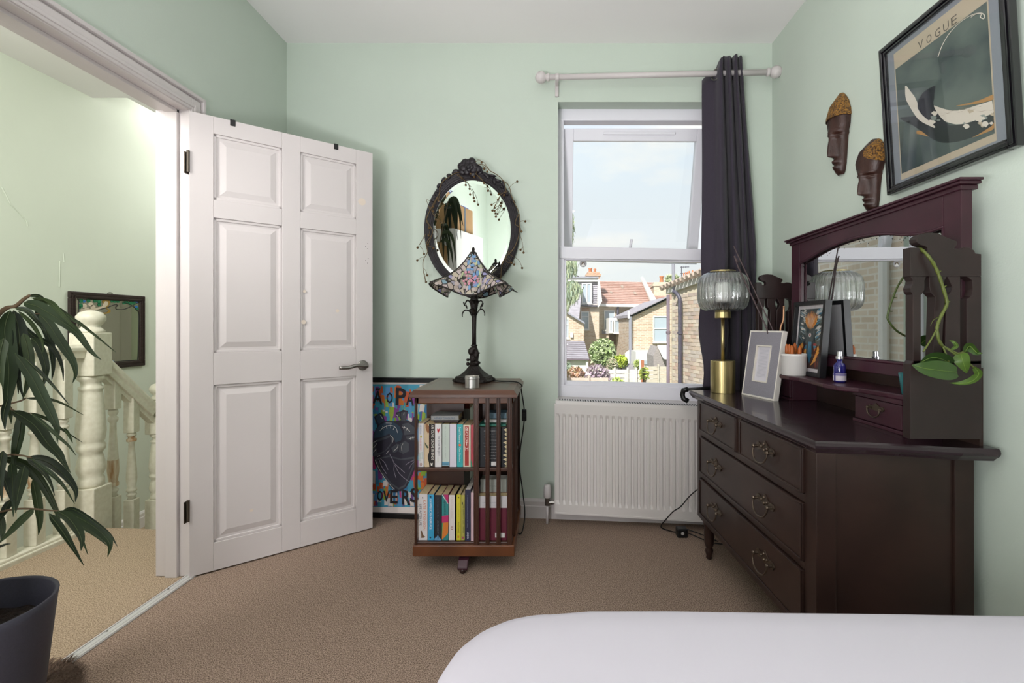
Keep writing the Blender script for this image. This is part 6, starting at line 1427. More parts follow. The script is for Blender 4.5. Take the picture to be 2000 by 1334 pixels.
SHEET = mat('white_cotton_sheet', '#cdc8d2', .85, bump=.12, bs=9, sheen=.1)
b.build('fitted_sheet', SHEET, t, smooth=True)
b = MB(); b.box(-.15, 1.13, -1.0, .86, .0, .19); b.build('bed_base', mat('grey_divan', '#6d6a6c', .9), t, bevel=.01)

# ================================================================== WHAT THE OVAL MIRROR SHOWS BEHIND THE CAMERA
WW = mat('white_wardrobe', '#e0dedc', .4)
t = thing('wardrobe', 'white wardrobe against the left wall, seen in the oval mirror', 'wardrobe', (-1.37, .4, 0))
b = MB(); b.box(-1.535, -1.265, .0, .80, 0, 1.87); b.build('body', WW, t, bevel=.003)
for y0, y1 in ((.005, .392), (.398, .795)):
    b = MB(); b.box(-1.262, -1.243, y0, y1, .06, 1.865); b.build('door', WW, t, bevel=.002)
t = thing('cardboard_box', 'brown taped cardboard box on the wardrobe, seen in the oval mirror', 'box', (-1.34, .5, 1.87))
CARD = mat('cardboard', '#a9865c', .85, var=.1, vs=6)
b = MB(); b.box(-1.50, -1.26, .27, .72, 1.871, 2.12); b.build('carton', CARD, t, bevel=.002)
b = MB(); b.box(-1.261, -1.258, .48, .52, 1.871, 2.121); b.box(-1.50, -1.259, .48, .52, 2.12, 2.1215); b.build('tape', ink('#5b6470'), t)
b = MB(); b.box(-1.34, -1.2575, .40, .60, 2.118, 2.1235); b.build('blue_patch', ink('#2f4fb5'), t)
b = MB(); pts = [(-1.53, 1.30), (-1.335, 1.30), (-1.33, 1.50), (-1.335, 1.70), (-1.36, 1.715), (-1.375, 1.745), (-1.53, 1.75)]
b.prism([V((x, .803, z)) for x, z in pts], (0, .004, 0)); o = b.build('kraft_paper', CARD); tag(o, 'torn tan paper sheet on the wardrobe end, seen in the oval mirror', 'paper')
# upper crown of the potted fig, reaching up in front of the wardrobe
figt = bpy.data.objects['potted_fig']
b = MB(); pth = smooth_path([V((-1.42, 1.10, .9)), V((-1.40, 1.04, 1.25)), V((-1.36, .95, 1.65)), V((-1.30, .90, 2.0)), V((-1.27, .88, 2.14))], 5); b.tube(pth, [.008-.005*i/len(pth) for i in range(len(pth))], 8); b.build('upper_stem', BARK, figt, smooth=True)
rr = random.Random(17)
def freeblade(path, w, m):
    path = smooth_path(path, 4); n = len(path); b = MB(); rws = []
    for i, p in enumerate(path):
        f = i/(n-1); tg = (path[min(i+1, n-1)]-path[max(i-1, 0)]).normalized(); s = tg.cross(V((.3, 1, .2))).normalized(); hw = w*.5*math.sin(math.pi*min(1, .04+.96*f)**.7)**.8+.0004 if f < 1 else .0004
        rws.append([p-s*hw, p+V((0, .003, 0)), p+s*hw])
    b.grid(rws); b.build('leaf', m, figt, smooth=True, fix=False)
for k in range(18):
    o = pth[rr.randint(10, len(pth)-1)]; a = rr.uniform(-2.6, .9); l = rr.uniform(.22, .34); d = V((math.cos(a)*.6, math.sin(a)*.45-.15, 0)); d.x = max(d.x, -.25)
    freeblade([o, o+d*.10+V((0, 0, .02)), o+d*.17+V((0, 0, -.07)), o+d*.2+V((rr.uniform(-.02, .02), 0, -l))], rr.uniform(.024, .04), LEAF[k % 4])
# ================================================================== OUTSIDE THE WINDOW
GZ = -3.2
YH = 26.0
def O(px, py, Y=YH): return P(px, py, Y)
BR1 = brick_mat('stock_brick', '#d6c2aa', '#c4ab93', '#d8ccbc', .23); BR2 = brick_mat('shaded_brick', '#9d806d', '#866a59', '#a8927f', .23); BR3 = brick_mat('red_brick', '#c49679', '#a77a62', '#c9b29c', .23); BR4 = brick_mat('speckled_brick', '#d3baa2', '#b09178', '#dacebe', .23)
SLATE = mat('grey_slate', '#9f989f', .8, var=.25, vs=3, stretch=(1, 1, 6)); RTILE = mat('red_roof_tile', '#b39084', .85, var=.2, vs=4); TILE2 = mat('weathered_roof_tile', '#b5a294', .9, var=.4, vs=6)
EXTW = mat('exterior_white', '#d5d2ce', .6); WPAINT = mat('white_render', '#d8d6d0', .8, var=.08, vs=2); LEADG = mat('grey_lead', '#8d8c96', .6); CLAY = mat('clay_pot', '#b0714f', .8); IRON = mat('dark_downpipe', '#4a4654', .45); PLUMP = mat('plum_downpipe', '#6a5c66', .5)
DARKG = mat('dark_window_glass', '#a3adb6', .08, spec=.8)
b = MB(); b.prism([(-30, 3.0, GZ), (40, 3.0, GZ), (60, 60, GZ), (-50, 60, GZ)], (0, 0, -.3)); struct(b, 'ground', mat('garden_grass', '#7f8f55', .95, var=.4, vs=3))
# outer face of our own wall and roof
b = MB(); b.box(-6, 6, -6, 2.3, 2.96, 3.2); struct(b, 'roof', SLATE)
def pxprism(b, pts, Y, d): b.prism([O(x, y, Y) for x, y in pts], (0, d, 0))
def ext_window(parent, x0, y0, x1, y1, Y, bars=(.45,), name='window', open_=False):
    s = Y/F; fw = 2.2*s
    A, B = O(x0, y1, Y), O(x1, y0, Y)
    b = MB(); y = Y-.06
    for (a, c, d, e) in ((A.x, A.x+fw, A.z, B.z), (B.x-fw, B.x, A.z, B.z), (A.x+fw, B.x-fw, A.z, A.z+fw), (A.x+fw, B.x-fw, B.z-fw, B.z)): b.box(a, c, y, y+.12, d, e)
    for q in bars: z = B.z-(B.z-A.z)*q; b.box(A.x+fw, B.x-fw, y, y+.1, z-fw*.4, z+fw*.4)
    b.box(A.x-fw*.8, B.x+fw*.8, y-.08, y+.1, A.z-fw*.8, A.z)
    w = b.build(name, EXTW, parent); OFF[w.name] = OFF.get(parent.name, V((0, 0, 0)))
    b = MB(); b.box(A.x+fw*.6, B.x-fw*.6, y+.04, y+.06, A.z+fw*.6, B.z-fw*.6); b.build('pane', DARKG, w)
def chimney(px0, px1, py0, py1, Y, pots, label, m=BR3, down=False):
    A, B = O(px0, py1, Y), O(px1, py0, Y)
    if down: A.z = GZ
    t = thing('chimney_stack', label, 'chimney', (A.x, Y, A.z))
    b = MB(); b.box(A.x, B.x, Y, Y+.8, A.z, B.z-.25); b.box(A.x-.06, B.x+.06, Y-.06, Y+.86, B.z-.25, B.z-.12); b.box(A.x+.03, B.x-.03, Y, Y+.8, B.z-.12, B.z); b.build('stack', m, t)
    for (c, w, top) in pots:
        q = O(c, top, Y); r = w*.5*Y/F; b = MB(); b.lathe([(r*1.05, B.z), (r, B.z+.06), (r*.85, q.z-.1), (r*1.1, q.z-.06), (r*1.1, q.z)], (q.x, Y+.4, 0), 12); b.build('chimney_pot', CLAY, t, smooth=True)
def tiled_roof(name, quad, rows, m, parent, th=.03):
    """quad: top left, top right, bottom right, bottom left; overlapping tile courses"""
    a, c, d, e = [V(p) for p in quad]; n = (c-a).cross(e-a).normalized(); n = n if n.z > 0 else -n
    b = MB()
    for i in range(rows):
        f0, f1 = i/rows, (i+1.02)/rows
        p = [a.lerp(e, f0), c.lerp(d, f0), c.lerp(d, f1), a.lerp(e, f1)]
        b.hexa([p[0]-n*.02, p[1]-n*.02, p[2]-n*.02, p[3]-n*.02, p[0]+n*.0, p[1]+n*.0, p[2]+n*th, p[3]+n*th])
    o = b.build(name, m, parent); o['kind'] = 'stuff'; return o
# --- house with the red roof
hA = thing('brick_house', 'brick terraced house with a red tiled roof seen through the lower window pane', 'house', O(1215, 700, YH+2))
b = MB(); pxprism(b, [(1166, 592), (1300, 592), (1300, 800), (1166, 800)], YH+2, .4); b.build('wall', BR1, hA)
s2 = (YH+2)/F
e0, e1 = O(1171, 592, YH+1.8), O(1300, 596, YH+1.8)
r0, r1 = P(1170, 549, YH+5), P(1262, 552, YH+5)
tiled_roof('roof_tiles', [r0, P(1300, 552, YH+5), e1, e0], 13, RTILE, hA, .05)
b = MB(); b.obox(O(1169, 598, YH+1.6), O(1300, 601, YH+1.6)-O(1169, 598, YH+1.6), (0, .2, 0), (0, 0, .16)); b.build('gutter_board', EXTW, hA)
b = MB(); b.hexa([O(1251, 545, YH+5), O(1256, 545, YH+5), O(1281, 592, YH+1.6), O(1272, 595, YH+1.6), O(1251, 541, YH+5), O(1256, 541, YH+5), O(1281, 583, YH+1.6), O(1272, 588, YH+1.6)]); b.build('parapet', mat('pale_parapet', '#cfcac3', .8, var=.1, vs=3), hA)
for x, y in ((1193, 574), (1215, 562), (1240, 575)):
    Yk = YH+1.8+(592-y)/43*3.2; q = O(x, y, Yk); b = MB(); b.prism([q+V((-.07, -.1, 0)), q+V((.09, -.1, -.02)), q+V((.09, -.1, .06)), q+V((-.04, -.1, .10))], (0, .3, .1)); b.build('roof_vent', TILE2, hA)
ext_window(hA, 1179.5, 606, 1201, 645, YH+2)
b = MB(); b.tube([O(1207, 594, YH+1.8), O(1206.5, 616, YH+1.8)], .07, 6); b.build('downpipe', IRON, hA)
b = MB(); pxprism(b, [(1176, 644), (1207, 644), (1207, 652), (1176, 652)], YH+1.9, .1); b.build('sill', LEADG, hA)
ext_window(hA, 1177, 667, 1189, 690, YH+2)
# --- outrigger wing of that house
Yw = 22.0; k = Yw/YH
hB = thing('brick_outrigger', 'brick back wing with a grey sloping roof and sash window behind the downpipes', 'house', O(1265, 740, Yw))
b = MB(); b.prism([O(x, y, Yw) for x, y in ((1234, 619), (1303, 586), (1330, 586), (1330, 800), (1234, 800))], (0, 5.5, 0)); b.build('wall', BR4, hB)
q0, q1, q2, q3 = O(1233, 619, Yw-.15), O(1304, 585, Yw-.15), O(1304, 585, Yw-.15)+V((.2, 0, 0)), O(1233, 619, Yw-.15)
b = MB(); a_, c_ = O(1231, 620, Yw-.2), O(1305, 584.5, Yw-.2); b.hexa([a_, c_, c_+V((0, 5.8, 0)), a_+V((0, 5.8, 0)), a_+V((0, 0, .14)), c_+V((0, 0, .14)), c_+V((0, 5.8, .14)), a_+V((0, 5.8, .14))])
c2_ = O(1212, 621, YH+1); 
b.build('roof_slab', SLATE, hB)
b = MB(); b.hexa([O(1210, 618, YH+1.4), O(1300, 586, YH+1.4), O(1304, 585, Yw-.2), O(1231, 620, Yw-.2), O(1210, 614, YH+1.4), O(1300, 582, YH+1.4), O(1304, 581, Yw-.2), O(1231, 616, Yw-.2)]); b.build('roof_slates', SLATE, hB)
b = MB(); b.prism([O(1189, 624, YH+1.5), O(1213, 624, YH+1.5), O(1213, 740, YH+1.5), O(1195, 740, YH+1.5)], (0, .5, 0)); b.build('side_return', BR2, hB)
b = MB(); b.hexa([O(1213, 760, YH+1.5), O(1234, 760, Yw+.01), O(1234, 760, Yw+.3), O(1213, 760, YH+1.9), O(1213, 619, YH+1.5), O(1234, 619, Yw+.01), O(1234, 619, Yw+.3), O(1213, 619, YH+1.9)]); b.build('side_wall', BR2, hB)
ext_window(hB, 1275.5, 617, 1304, 669, Yw, (.48,))
bw = MB(); A, B = O(1189, 652, YH+.3), O(1213, 621, YH+.3); bw.box(A.x, B.x, YH+.3, YH+1.5, A.z, B.z); bayo = bw.build('bay', EXTW, hB); OFF[bayo.name] = OFF[hB.name]
ext_window(hB, 1199, 624, 1213.5, 650.5, YH+.25, ()); ext_window(hB, 1190, 624, 1197, 649, YH+.25, ())
ext_window(hB, 1198, 685, 1214, 702, YH+1.4, (.4,))
b = MB(); b.tube([O(1231, 618, Yw-.2), O(1231, 728, Yw-.2)], .075, 8); b.build('downpipe', LEADG, hB)
b = MB(); pxprism(b, [(1226.5, 608), (1230, 608), (1230, 622), (1226.5, 622)], Yw-.3, .1); b.build('vent_pipe', EXTW, hB)
# --- left house with the dormer
hC = thing('dormer_house', 'brick house with a grey tiled dormer and white doors at the left of the view', 'house', O(1135, 700, YH+1))
b = MB(); pxprism(b, [(1096, 595), (1170, 595), (1170, 800), (1096, 800)], YH+1, .5); b.build('wall', BR1, hC)
b = MB(); pxprism(b, [(1100, 549), (1167.5, 549), (1167.5, 596), (1100, 596)], YH+1.3, 3.0); b.build('dormer_cheeks', mat('dormer_cladding', '#a59fa8', .8, var=.1, vs=3, stretch=(1, 1, 10)), hC)
for i in range(11):
    y = 551+4*i; b = MB(); b.hexa([O(1100, y+4.2, YH+1.22), O(1168, y+4.2, YH+1.22), O(1168, y+4.2, YH+1.3), O(1100, y+4.2, YH+1.3), O(1100, y, YH+1.28), O(1168, y, YH+1.28), O(1168, y, YH+1.3), O(1100, y, YH+1.3)]); b.build('cladding_board', MATS['dormer_cladding'], hC)
b = MB(); pxprism(b, [(1098, 542.5), (1169, 542.5), (1169, 550), (1098, 550)], YH+1.05, 3.4); b.build('fascia', EXTW, hC)
b = MB(); pxprism(b, [(1098, 539.5), (1169, 540.5), (1169, 543), (1098, 543)], YH+.95, 3.6); b.build('flat_roof', LEADG, hC)
b = MB(); pxprism(b, [(1136, 595), (1167, 596), (1167, 599), (1136, 598)], YH+.7, .5); b.build('gutter', IRON, hC)
ext_window(hC, 1136, 553, 1155.5, 593, YH+1.15, (), name='french_door'); ext_window(hC, 1145, 553, 1155.5, 593, YH+1.1, (), name='french_door')
ext_window(hC, 1134, 608, 1150.5, 644, YH+1, (.3,))
b = MB(); pxprism(b, [(1136, 601), (1152, 601), (1152, 608), (1136, 608)], YH+.97, .1); b.build('red_lintel', BR3, hC)
b = MB(); b.hexa([O(1105, 622, Yw+2), O(1131, 622, Yw+2), O(1131, 622, YH+1), O(1105, 622, YH+1), O(1123, 570, YH), O(1136, 566, YH), O(1136, 566, YH+1), O(1123, 570, YH+1)]); b.build('side_roof', SLATE, hC)
b = MB(); pxprism(b, [(1168, 545), (1171, 545), (1176, 588), (1169, 600), (1167, 600)], YH+.9, .5); b.build('party_wall', EXTW, hC)
chimney(1146.5, 1172, 531, 545, YH+2.2, ((1154, 7, 522), (1163, 5, 523)), 'red brick chimney stack with two clay pots above the dormer')
hD = thing('brick_wing', 'low brick wing with a sloping eave at the far left of the view', 'house', O(1118, 720, Yw))
b = MB(); b.prism([O(x, y, Yw) for x, y in ((1090, 605), (1107, 612), (1141, 633), (1139, 800), (1090, 800))], (0, 4.5, 0)); b.build('wall', BR4, hD)
b = MB(); b.hexa([O(1088, 604, Yw-.2), O(1107, 611, Yw-.2), O(1107, 611, Yw+5), O(1088, 604, Yw+5), O(1088, 601, Yw-.2), O(1107, 608, Yw-.2), O(1107, 608, Yw+5), O(1088, 601, Yw+5)]); b.hexa([O(1107, 611.5, Yw-.2), O(1142, 633, Yw-.2), O(1142, 633, Yw+5), O(1107, 611.5, Yw+5), O(1107, 608.5, Yw-.2), O(1142, 629, Yw-.2), O(1142, 629, Yw+5), O(1107, 608.5, Yw+5)]); b.build('roof_edge', LEADG, hD)
ext_window(hD, 1098, 622, 1110.5, 661, Yw, (.3,))
b = MB(); pxprism(b, [(1114, 650), (1119, 650), (1119, 659), (1114, 659)], Yw-.1, .1); b.build('wall_box', EXTW, hD)
# lean-to
Yl = 20.0
t = thing('lean_to', 'low white lean-to shed with a grey slate roof below the left house', 'shed', O(1125, 730, Yl))
tiled_roof('slate_courses', [O(1096, 665, Yl+1.6), O(1141, 666, Yl+1.6), O(1151, 702, Yl), O(1096, 701, Yl)], 9, SLATE, t, .04)
b = MB(); pxprism(b, [(1096, 703), (1148, 703), (1148, 800), (1096, 800)], Yl+.15, 1.5); b.build('wall', WPAINT, t)
b = MB(); pxprism(b, [(1096, 700.5), (1151, 701.5), (1151, 704), (1096, 703)], Yl-.08, .12); b.build('gutter', PLUMP, t)
b = MB(); pxprism(b, [(1144.5, 703), (1149, 703), (1149, 740), (1144.5, 740)], Yl+.0, .15); b.build('corner_post', EXTW, t)
ext_window(t, 1105, 707, 1115, 716, Yl+.15, ())
# behind: chimney stacks and ridge roofs to the right
t = thing('far_house', 'far red roofed house with a brick end behind the grey wing roof', 'house', O(1290, 600, 31))
b = MB(); pxprism(b, [(1262, 553), (1283, 551), (1330, 560), (1330, 620), (1262, 620)], 31, 1); b.build('roof', RTILE, t)
chimney(1277, 1306, 551, 600, 29, ((1295, 8, 538),), 'pale brick chimney stack with one tall clay pot', BR1)
chimney(1338, 1368, 540, 556, 16, ((1342, 2.5, 530.5), (1346, 2.5, 529.5), (1349.5, 2.5, 528), (1353, 2.8, 526.5), (1359.5, 3, 525.5)), 'low chimney stack with a row of small clay pots at the right', BR3, True)
b = MB(); q = O(1331.5, 545, 17); b.tube([q, O(1331.5, 520, 17)], .02, 5)
for y, x2 in ((522, 1346), (534, 1343)): b.tube([O(1329, y, 17), O(x2, y-.6, 17)], .012, 4)
for x in (1332, 1335, 1339): b.tube([O(x, 520, 17), O(x, 524, 17)], .008, 4)
o = b.build('roof_aerial', IRON); tag(o, 'thin television aerial above the tiled roof at the right', 'aerial')
# --- near brick wall at the right with individual bricks
wc, wd = V((2.60, 10.0, 0)), V((.20, -1, 0)).normalized()
wn = V((-1, -.20, 0)).normalized()
WTOP = 1.78
wallr = MB(); L_ = 6.6; tpz = lambda s: WTOP+.10*s
wallr.prism([wc+V((0, 0, GZ)), wc+wd*L_+V((0, 0, GZ)), wc+wd*L_+V((0, 0, 3.0)), wc+V((0, 0, WTOP))], -wn*.25)
wallr.prism([wc+V((0, 0, GZ)), wc-wn*1.6+V((0, 0, GZ)), wc-wn*1.6+V((0, 0, WTOP)), wc+V((0, 0, WTOP))], -wd*.05)
tw = thing('extension_wall', 'pale stock brick side wall of a near building at the right of the window', 'wall', wc+V((0, 0, GZ)))
wallr.build('mortar_bed', mat('pale_mortar', '#c9bda9', .95), tw)
bw_, bh_ = .225, .075
BM = [mat('wall_brick_%d' % i, h, .9, var=.2, vs=20) for i, h in enumerate(('#c2b1a3', '#c8b8a8', '#b9a79a', '#c4b19f', '#bda495', '#bcb0a7', '#cbbdae', '#b1a198'))]
pr_ = None; rr = random.Random(12); n_b = 0
meshes = []
for m in BM:
    b = MB(); b.obox(V((0, 0, 0)), wd*(bw_-.012), wn*.006, V((0, 0, bh_-.010))); ob = b.build('brick', m, tw, local=True); meshes.append(ob.data); bpy.data.objects.remove(ob)
for r in range(40):
    z = WTOP-.06-(r+1)*bh_
    if z < -.45: break
    for c in range(11):
        s = c*bw_+(bw_/2 if r % 2 else 0)
        if s > 2.3 or n_b >= 298: continue
        o = bpy.data.objects.new('brick', rr.choice(meshes)); C.objects.link(o); o.parent = tw; o.location = wc+wd*s+V((0, 0, z))-OFF[tw.name]+wn*rr.uniform(-.002, .0015); n_b += 1
# eave, tiles and soffit on that wall
b = MB()
for i in range(26):
    p = wc+wd*(i*.17-.25)+wn*.16+V((0, 0, WTOP+.10+.016*i)); q = p-wn*1.3+V((0, 0, .55)); b.tube([p, q], .062, 6)
o = b.build('eave_tiles', TILE2, tw)
b = MB(); b.prism([wc-wd*.2+wn*.06+V((0, 0, WTOP-.02)), wc+wd*4+wn*.06+V((0, 0, WTOP+.34)), wc+wd*4+wn*.06+V((0, 0, WTOP+.48)), wc-wd*.2+wn*.06+V((0, 0, WTOP+.10))], -wn*.1); b.build('fascia', EXTW, tw)
def pipe(name, pts, r, m, label):
    b = MB(); b.tube(smooth_path(pts, 3) if len(pts) > 3 else pts, r, 12); t = thing(name, label, 'pipe', V((pts[-1].x, pts[-1].y, GZ))); b.build('pipe', m, t, smooth=True)
    for z in (-.25, .9): 
        pp_ = pts[-1]; b = MB(); b.tube([V((pp_.x, pp_.y, z)), V((pp_.x, pp_.y, z+.05))], r*1.35, 12); b.build('clip', m, t)
pa = O(1305, 576, 9.9); pipe('downpipe', [pa, V((pa.x, pa.y, GZ))], .036, PLUMP, 'plum coloured downpipe running straight down beside the wall corner')
pb = O(1328, 600, 9.45); pe = O(1316, 571, 9.6)
pipe('downpipe', [pe+V((0, 0, .02)), O(1322, 574, 9.52), O(1327, 582, 9.46), V((pb.x, pb.y, pb.z)), V((pb.x, pb.y, .2)), V((pb.x, pb.y, GZ))], .040, IRON, 'dark grey downpipe with a bent top on the brick wall')
pf = O(1316, 572, 9.8); b = MB(); b.tube([pf, O(1315, 515, 9.8)], .036, 12); o = b.build('vent_pipe', LEADG); tag(o, 'grey soil vent pipe standing above the eave tiles', 'pipe')
b = MB(); q = O(1334, 589, 9.6); b.tube([q, q+V((-.06, -.02, 0))], .03, 8); b.tube([q+V((-.1, 0, 0)), q+V((.05, -.05, 0))], .018, 6); o = b.build('pipe_bracket', IRON); tag(o, 'small dark iron bracket on the brick wall', 'bracket')
# --- gardens: fences, shed, shrubs
WOODP = mat('pale_fence_wood', '#c9bfae', .9, var=.25, vs=6, stretch=(1, 1, 8)); WOODO = mat('orange_post', '#a8694a', .8)
def slat_fence(x0, x1, ya, yb, Y, n, label, m, posts=()):
    t = thing('slat_fence', label, 'fence', O(x0, yb, Y))
    for i in range(n):
        y0 = ya+(yb-ya)*i/n; y1 = ya+(yb-ya)*(i+.86)/n; b = MB(); pxprism(b, [(x0, y0), (x1, y0), (x1, y1), (x0, y1)], Y-.01*(i % 2), .03); b.build('slat', m, t)
    for x in posts:
        b = MB(); pxprism(b, [(x-1.5, ya-4), (x+1.5, ya-4), (x+1.5, yb+20), (x-1.5, yb+20)], Y-.06, .08); b.build('post', m, t)
slat_fence(1259, 1303, 716, 790, 15, 9, 'pale horizontal slat fence in the garden behind the downpipes', WOODP, (1286,))
slat_fence(1186, 1250, 722, 790, 15.5, 8, 'whitewashed board fence with red flowers in the garden', mat('whitewashed_boards', '#d6cfc8', .85, var=.12, vs=6), (1201, 1226, 1243))
slat_fence(1096, 1188, 738, 790, 13.5, 5, 'pale pinkish garden fence at the lower left of the view', mat('pinkish_boards', '#cdb9ac', .9, var=.2, vs=5), (1112, 1150))
t = thing('garden_post', 'orange brown timber post standing in the garden fence line', 'post', O(1255.5, 790, 14.8)); b = MB(); pxprism(b, [(1253, 704), (1258, 704), (1258, 790), (1253, 790)], 14.8, .08); b.build('timber', WOODO, t)
t = thing('garden_post', 'white timber post standing beside the orange brown post', 'post', O(1250.5, 790, 14.9)); b = MB(); pxprism(b, [(1249, 701), (1252, 701), (1252, 790), (1249, 790)], 14.9, .06); b.build('timber', EXTW, t)
t = thing('garden_shed', 'low garden shed with a grey felt roof among the shrubs', 'shed', O(1222, 722, 17))
b = MB(); b.prism([O(x, y, 17) for x, y in ((1196, 722), (1204, 711), (1222, 718), (1231, 711), (1250, 722))], (0, 1.6, 0)); b.build('roof', SLATE, t)
b = MB(); pxprism(b, [(1198, 722), (1248, 722), (1248, 790), (1198, 790)], 17.1, 1.4); b.build('wall', WPAINT, t)
t = thing('white_conservatory', 'white conservatory end with a grey pane below the brick wing', 'conservatory', O(1260, 730, 20.5))
b = MB(); pxprism(b, [(1242, 687), (1276, 687), (1276, 800), (1242, 800)], 20.5, 1.4); b.build('wall', EXTW, t)
b = MB(); pxprism(b, [(1258, 704), (1271, 704), (1271, 712), (1258, 712)], 20.45, .08); b.build('pane', DARKG, t)
b = MB(); pxprism(b, [(1221, 690), (1229, 684), (1229, 730), (1221, 730)], 20.6, .1); b.build('side_screen', EXTW, t)
t = thing('small_roofed_shed', 'small shed with a steep white boarded roof by the downpipes', 'shed', O(1292, 720, 18))
b = MB(); b.hexa([O(1284, 676, 18), O(1304, 676, 18), O(1304, 702, 17.2), O(1296, 701, 17.2), O(1284, 674, 18.1), O(1304, 674, 18.1), O(1304, 700, 17.3), O(1296, 699, 17.3)]); b.build('roof', EXTW, t)
b = MB(); b.prism([O(x, y, 18) for x, y in ((1276, 695), (1283.5, 676), (1296, 701), (1304, 703), (1304, 720), (1277, 720))], (0, 1.2, 0)); b.build('gable', mat('grey_boards', '#a39a98', .9, var=.3, vs=8, stretch=(1, 1, 6)), t)
def shrub(px0, px1, py0, py1, Y, label, cols, n, ls, seed, cat='shrub', name='garden_shrub', droop=False):
    rr = random.Random(seed); A, B = O(px0, py1, Y), O(px1, py0, Y); c = (A+B)/2; rx, rz = (B.x-A.x)/2, (B.z-A.z)/2
    t = thing(name, label, cat, (c.x, Y, GZ)); b = MB()
    for k in range(n):
        while True:
            p = V((rr.uniform(-1, 1), rr.uniform(-1, 1), rr.uniform(-1, 1)))
            if .2 < p.length < 1: break
        q = c+V((p.x*rx, p.y*rx*.8, p.z*rz)); u = V((rr.uniform(-1, 1), rr.uniform(-1, 1), rr.uniform(-1, .4))).normalized(); v = u.cross(V((rr.uniform(-1, 1), rr.uniform(-1, 1), rr.uniform(-1, 1)))).normalized(); s = ls*rr.uniform(.6, 1.3)
        b.cur = rr.randrange(len(cols)); b.add([q-u*s, q+v*s*.45, q+u*s, q-v*s*.45], [(0, 1, 2, 3)])
    o = b.build('foliage', [mat('foliage_'+h.strip('#'), h, .7) for h in cols], t, fix=False); o['kind'] = 'stuff'
    b = MB(); b.tube([V((c.x, Y, GZ)), V((c.x, Y, c.z))], .05, 6); b.build('trunk', BARK, t)
shrub(1152, 1202, 662, 716, 17.5, 'tall green leafy shrub in front of the shaded brick wall', ['#8fa06a', '#a9b58a', '#6f8350', '#bcc49f'], 1500, .11, 1)
shrub(1199, 1226, 694, 718, 17, 'bright yellow green shrub above the shed roof', ['#b5c04a', '#98aa3c', '#c6cf68'], 500, .09, 2)
shrub(1140, 1192, 712, 764, 14, 'mauve smoke bush filling the middle of the garden', ['#b09aa8', '#9a8494', '#c3b2b8', '#a59a90'], 1500, .075, 3)
shrub(1106, 1143, 716, 756, 14, 'orange and pink flowering shrub at the lower left', ['#c79a80', '#b98a6a', '#d1b3a0', '#a8a07a'], 900, .07, 4)
shrub(1096, 1118, 708, 744, 15, 'grey green shrub at the far lower left', ['#a3b09a', '#b8c2ae', '#8d9b86'], 500, .08, 5)
shrub(1190, 1218, 738, 768, 13, 'low yellow green plant by the board fence', ['#a9b85a', '#c2c98a', '#8a9c46'], 500, .06, 6)
shrub(1238, 1252, 702, 722, 16, 'small green shrub right of the shed roof', ['#9aa85a', '#b2bd7a'], 250, .06, 7)
shrub(1248, 1268, 717, 744, 14, 'thin yellow green climber round the orange post', ['#b5b850', '#95a548'], 160, .06, 8)
shrub(1185, 1206, 700, 724, 16.5, 'olive brown shrub left of the shed', ['#a8a283', '#8f9a70', '#b9b096'], 400, .07, 9)
shrub(1300, 1326, 538, 556, 34, 'pale distant tree top behind the chimney stacks', ['#a9b08c', '#bcc2a0'], 300, .25, 10, 'tree', 'distant_tree')
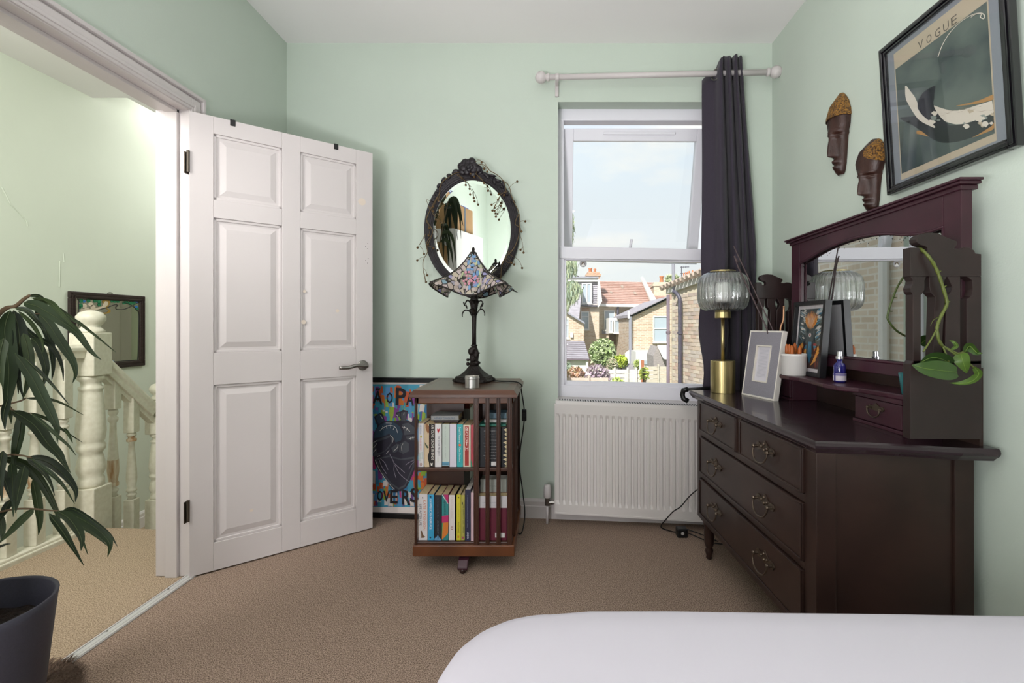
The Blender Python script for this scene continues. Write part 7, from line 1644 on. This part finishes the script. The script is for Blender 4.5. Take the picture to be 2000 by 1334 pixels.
# weeping conifer at the left edge
t = thing('weeping_conifer', 'weeping pale green conifer hanging into view at the left edge', 'tree', (.10, 8.6, GZ)); rr = random.Random(31)
b = MB(); Yc = 8.6
def spray(x, y0, y1, w, n):
    for k in range(n):
        f = rr.random(); px = x+rr.gauss(0, w*(.35+.65*math.sin(math.pi*min(1, f*.9+.1)))); py = y0+(y1-y0)*f; q = O(px, py, Yc+rr.uniform(-.3, .3)); l = rr.uniform(.05, .13); d = V((rr.uniform(-.3, .3), rr.uniform(-.3, .3), -1)).normalized()*l; s = V((rr.uniform(-1, 1), rr.uniform(-1, 1), 0)).normalized()*.008
        b.cur = rr.randrange(4); b.add([q-s, q+s, q+d+s*.5, q+d-s*.5], [(0, 1, 2, 3)])
spray(1113, 500, 533, 5, 420); spray(1123, 508, 530, 3, 160); spray(1118, 547, 585, 7, 600); spray(1108, 560, 600, 4, 260); spray(1127, 552, 574, 4, 200); spray(1104, 510, 620, 2, 200)
spray(1111, 395, 470, 2.2, 260); spray(1117, 415, 470, 2.5, 180); spray(1106, 380, 480, 1.5, 160)
o = b.build('foliage', [mat('conifer_%d' % i, h, .8) for i, h in enumerate(('#a9b38c', '#8a9a78', '#bcc2a4', '#95a590'))], t, fix=False); o['kind'] = 'stuff'
b = MB(); b.tube([V((.05, 8.9, GZ)), V((.03, 8.9, 5.0))], [.16, .04], 8)
for y, x2 in ((495, 1122), (540, 1130), (385, 1112)): b.tube([V((.04, 8.9, O(1100, y, Yc).z+.25)), O(x2, y, Yc)], [.03, .008], 5)
b.build('trunk', BARK, t, smooth=True)

# brick back wall of the house on the left, seen in the dresser mirror and the picture glass
t = thing('left_extension', 'pale brick back wall to the left outside the window, seen in the dresser mirror', 'wall', V((-1.45, 6, GZ)))
b = MB(); b.prism([V((-1.45, 3.0, GZ)), V((-1.15, 11, GZ)), V((-1.5, 11, GZ)), V((-1.54, 3.0, GZ))], (0, 0, 2.9-GZ)); b.build('brick_wall', brick_mat('pale_brick', '#dfd2c0', '#cfbda8', '#e4ddd2', .23), t)
w = MB()
f_ = lambda a, d, z: V((-1.42+.0375*a+d, 3.6+a, z))
for (a0, a1, z0, z1) in ((3.3, 3.4, .2, 1.9), (4.3, 4.4, .2, 1.9), (3.4, 4.3, .2, .3), (3.4, 4.3, 1.8, 1.9), (3.4, 4.3, 1.0, 1.06)): w.mbox(f_, a0, a1, 0, .08, z0, z1)
w_ = w.build('window', EXTW, t); OFF[w_.name] = OFF[t.name]
w = MB(); w.mbox(f_, 3.38, 4.32, .02, .04, .28, 1.82); w.build('pane', DARKG, w_)
w = MB(); w.tube([f_(1.3, .06, GZ), f_(1.3, .06, 2.9)], .05, 8); w.build('downpipe', EXTW, t)
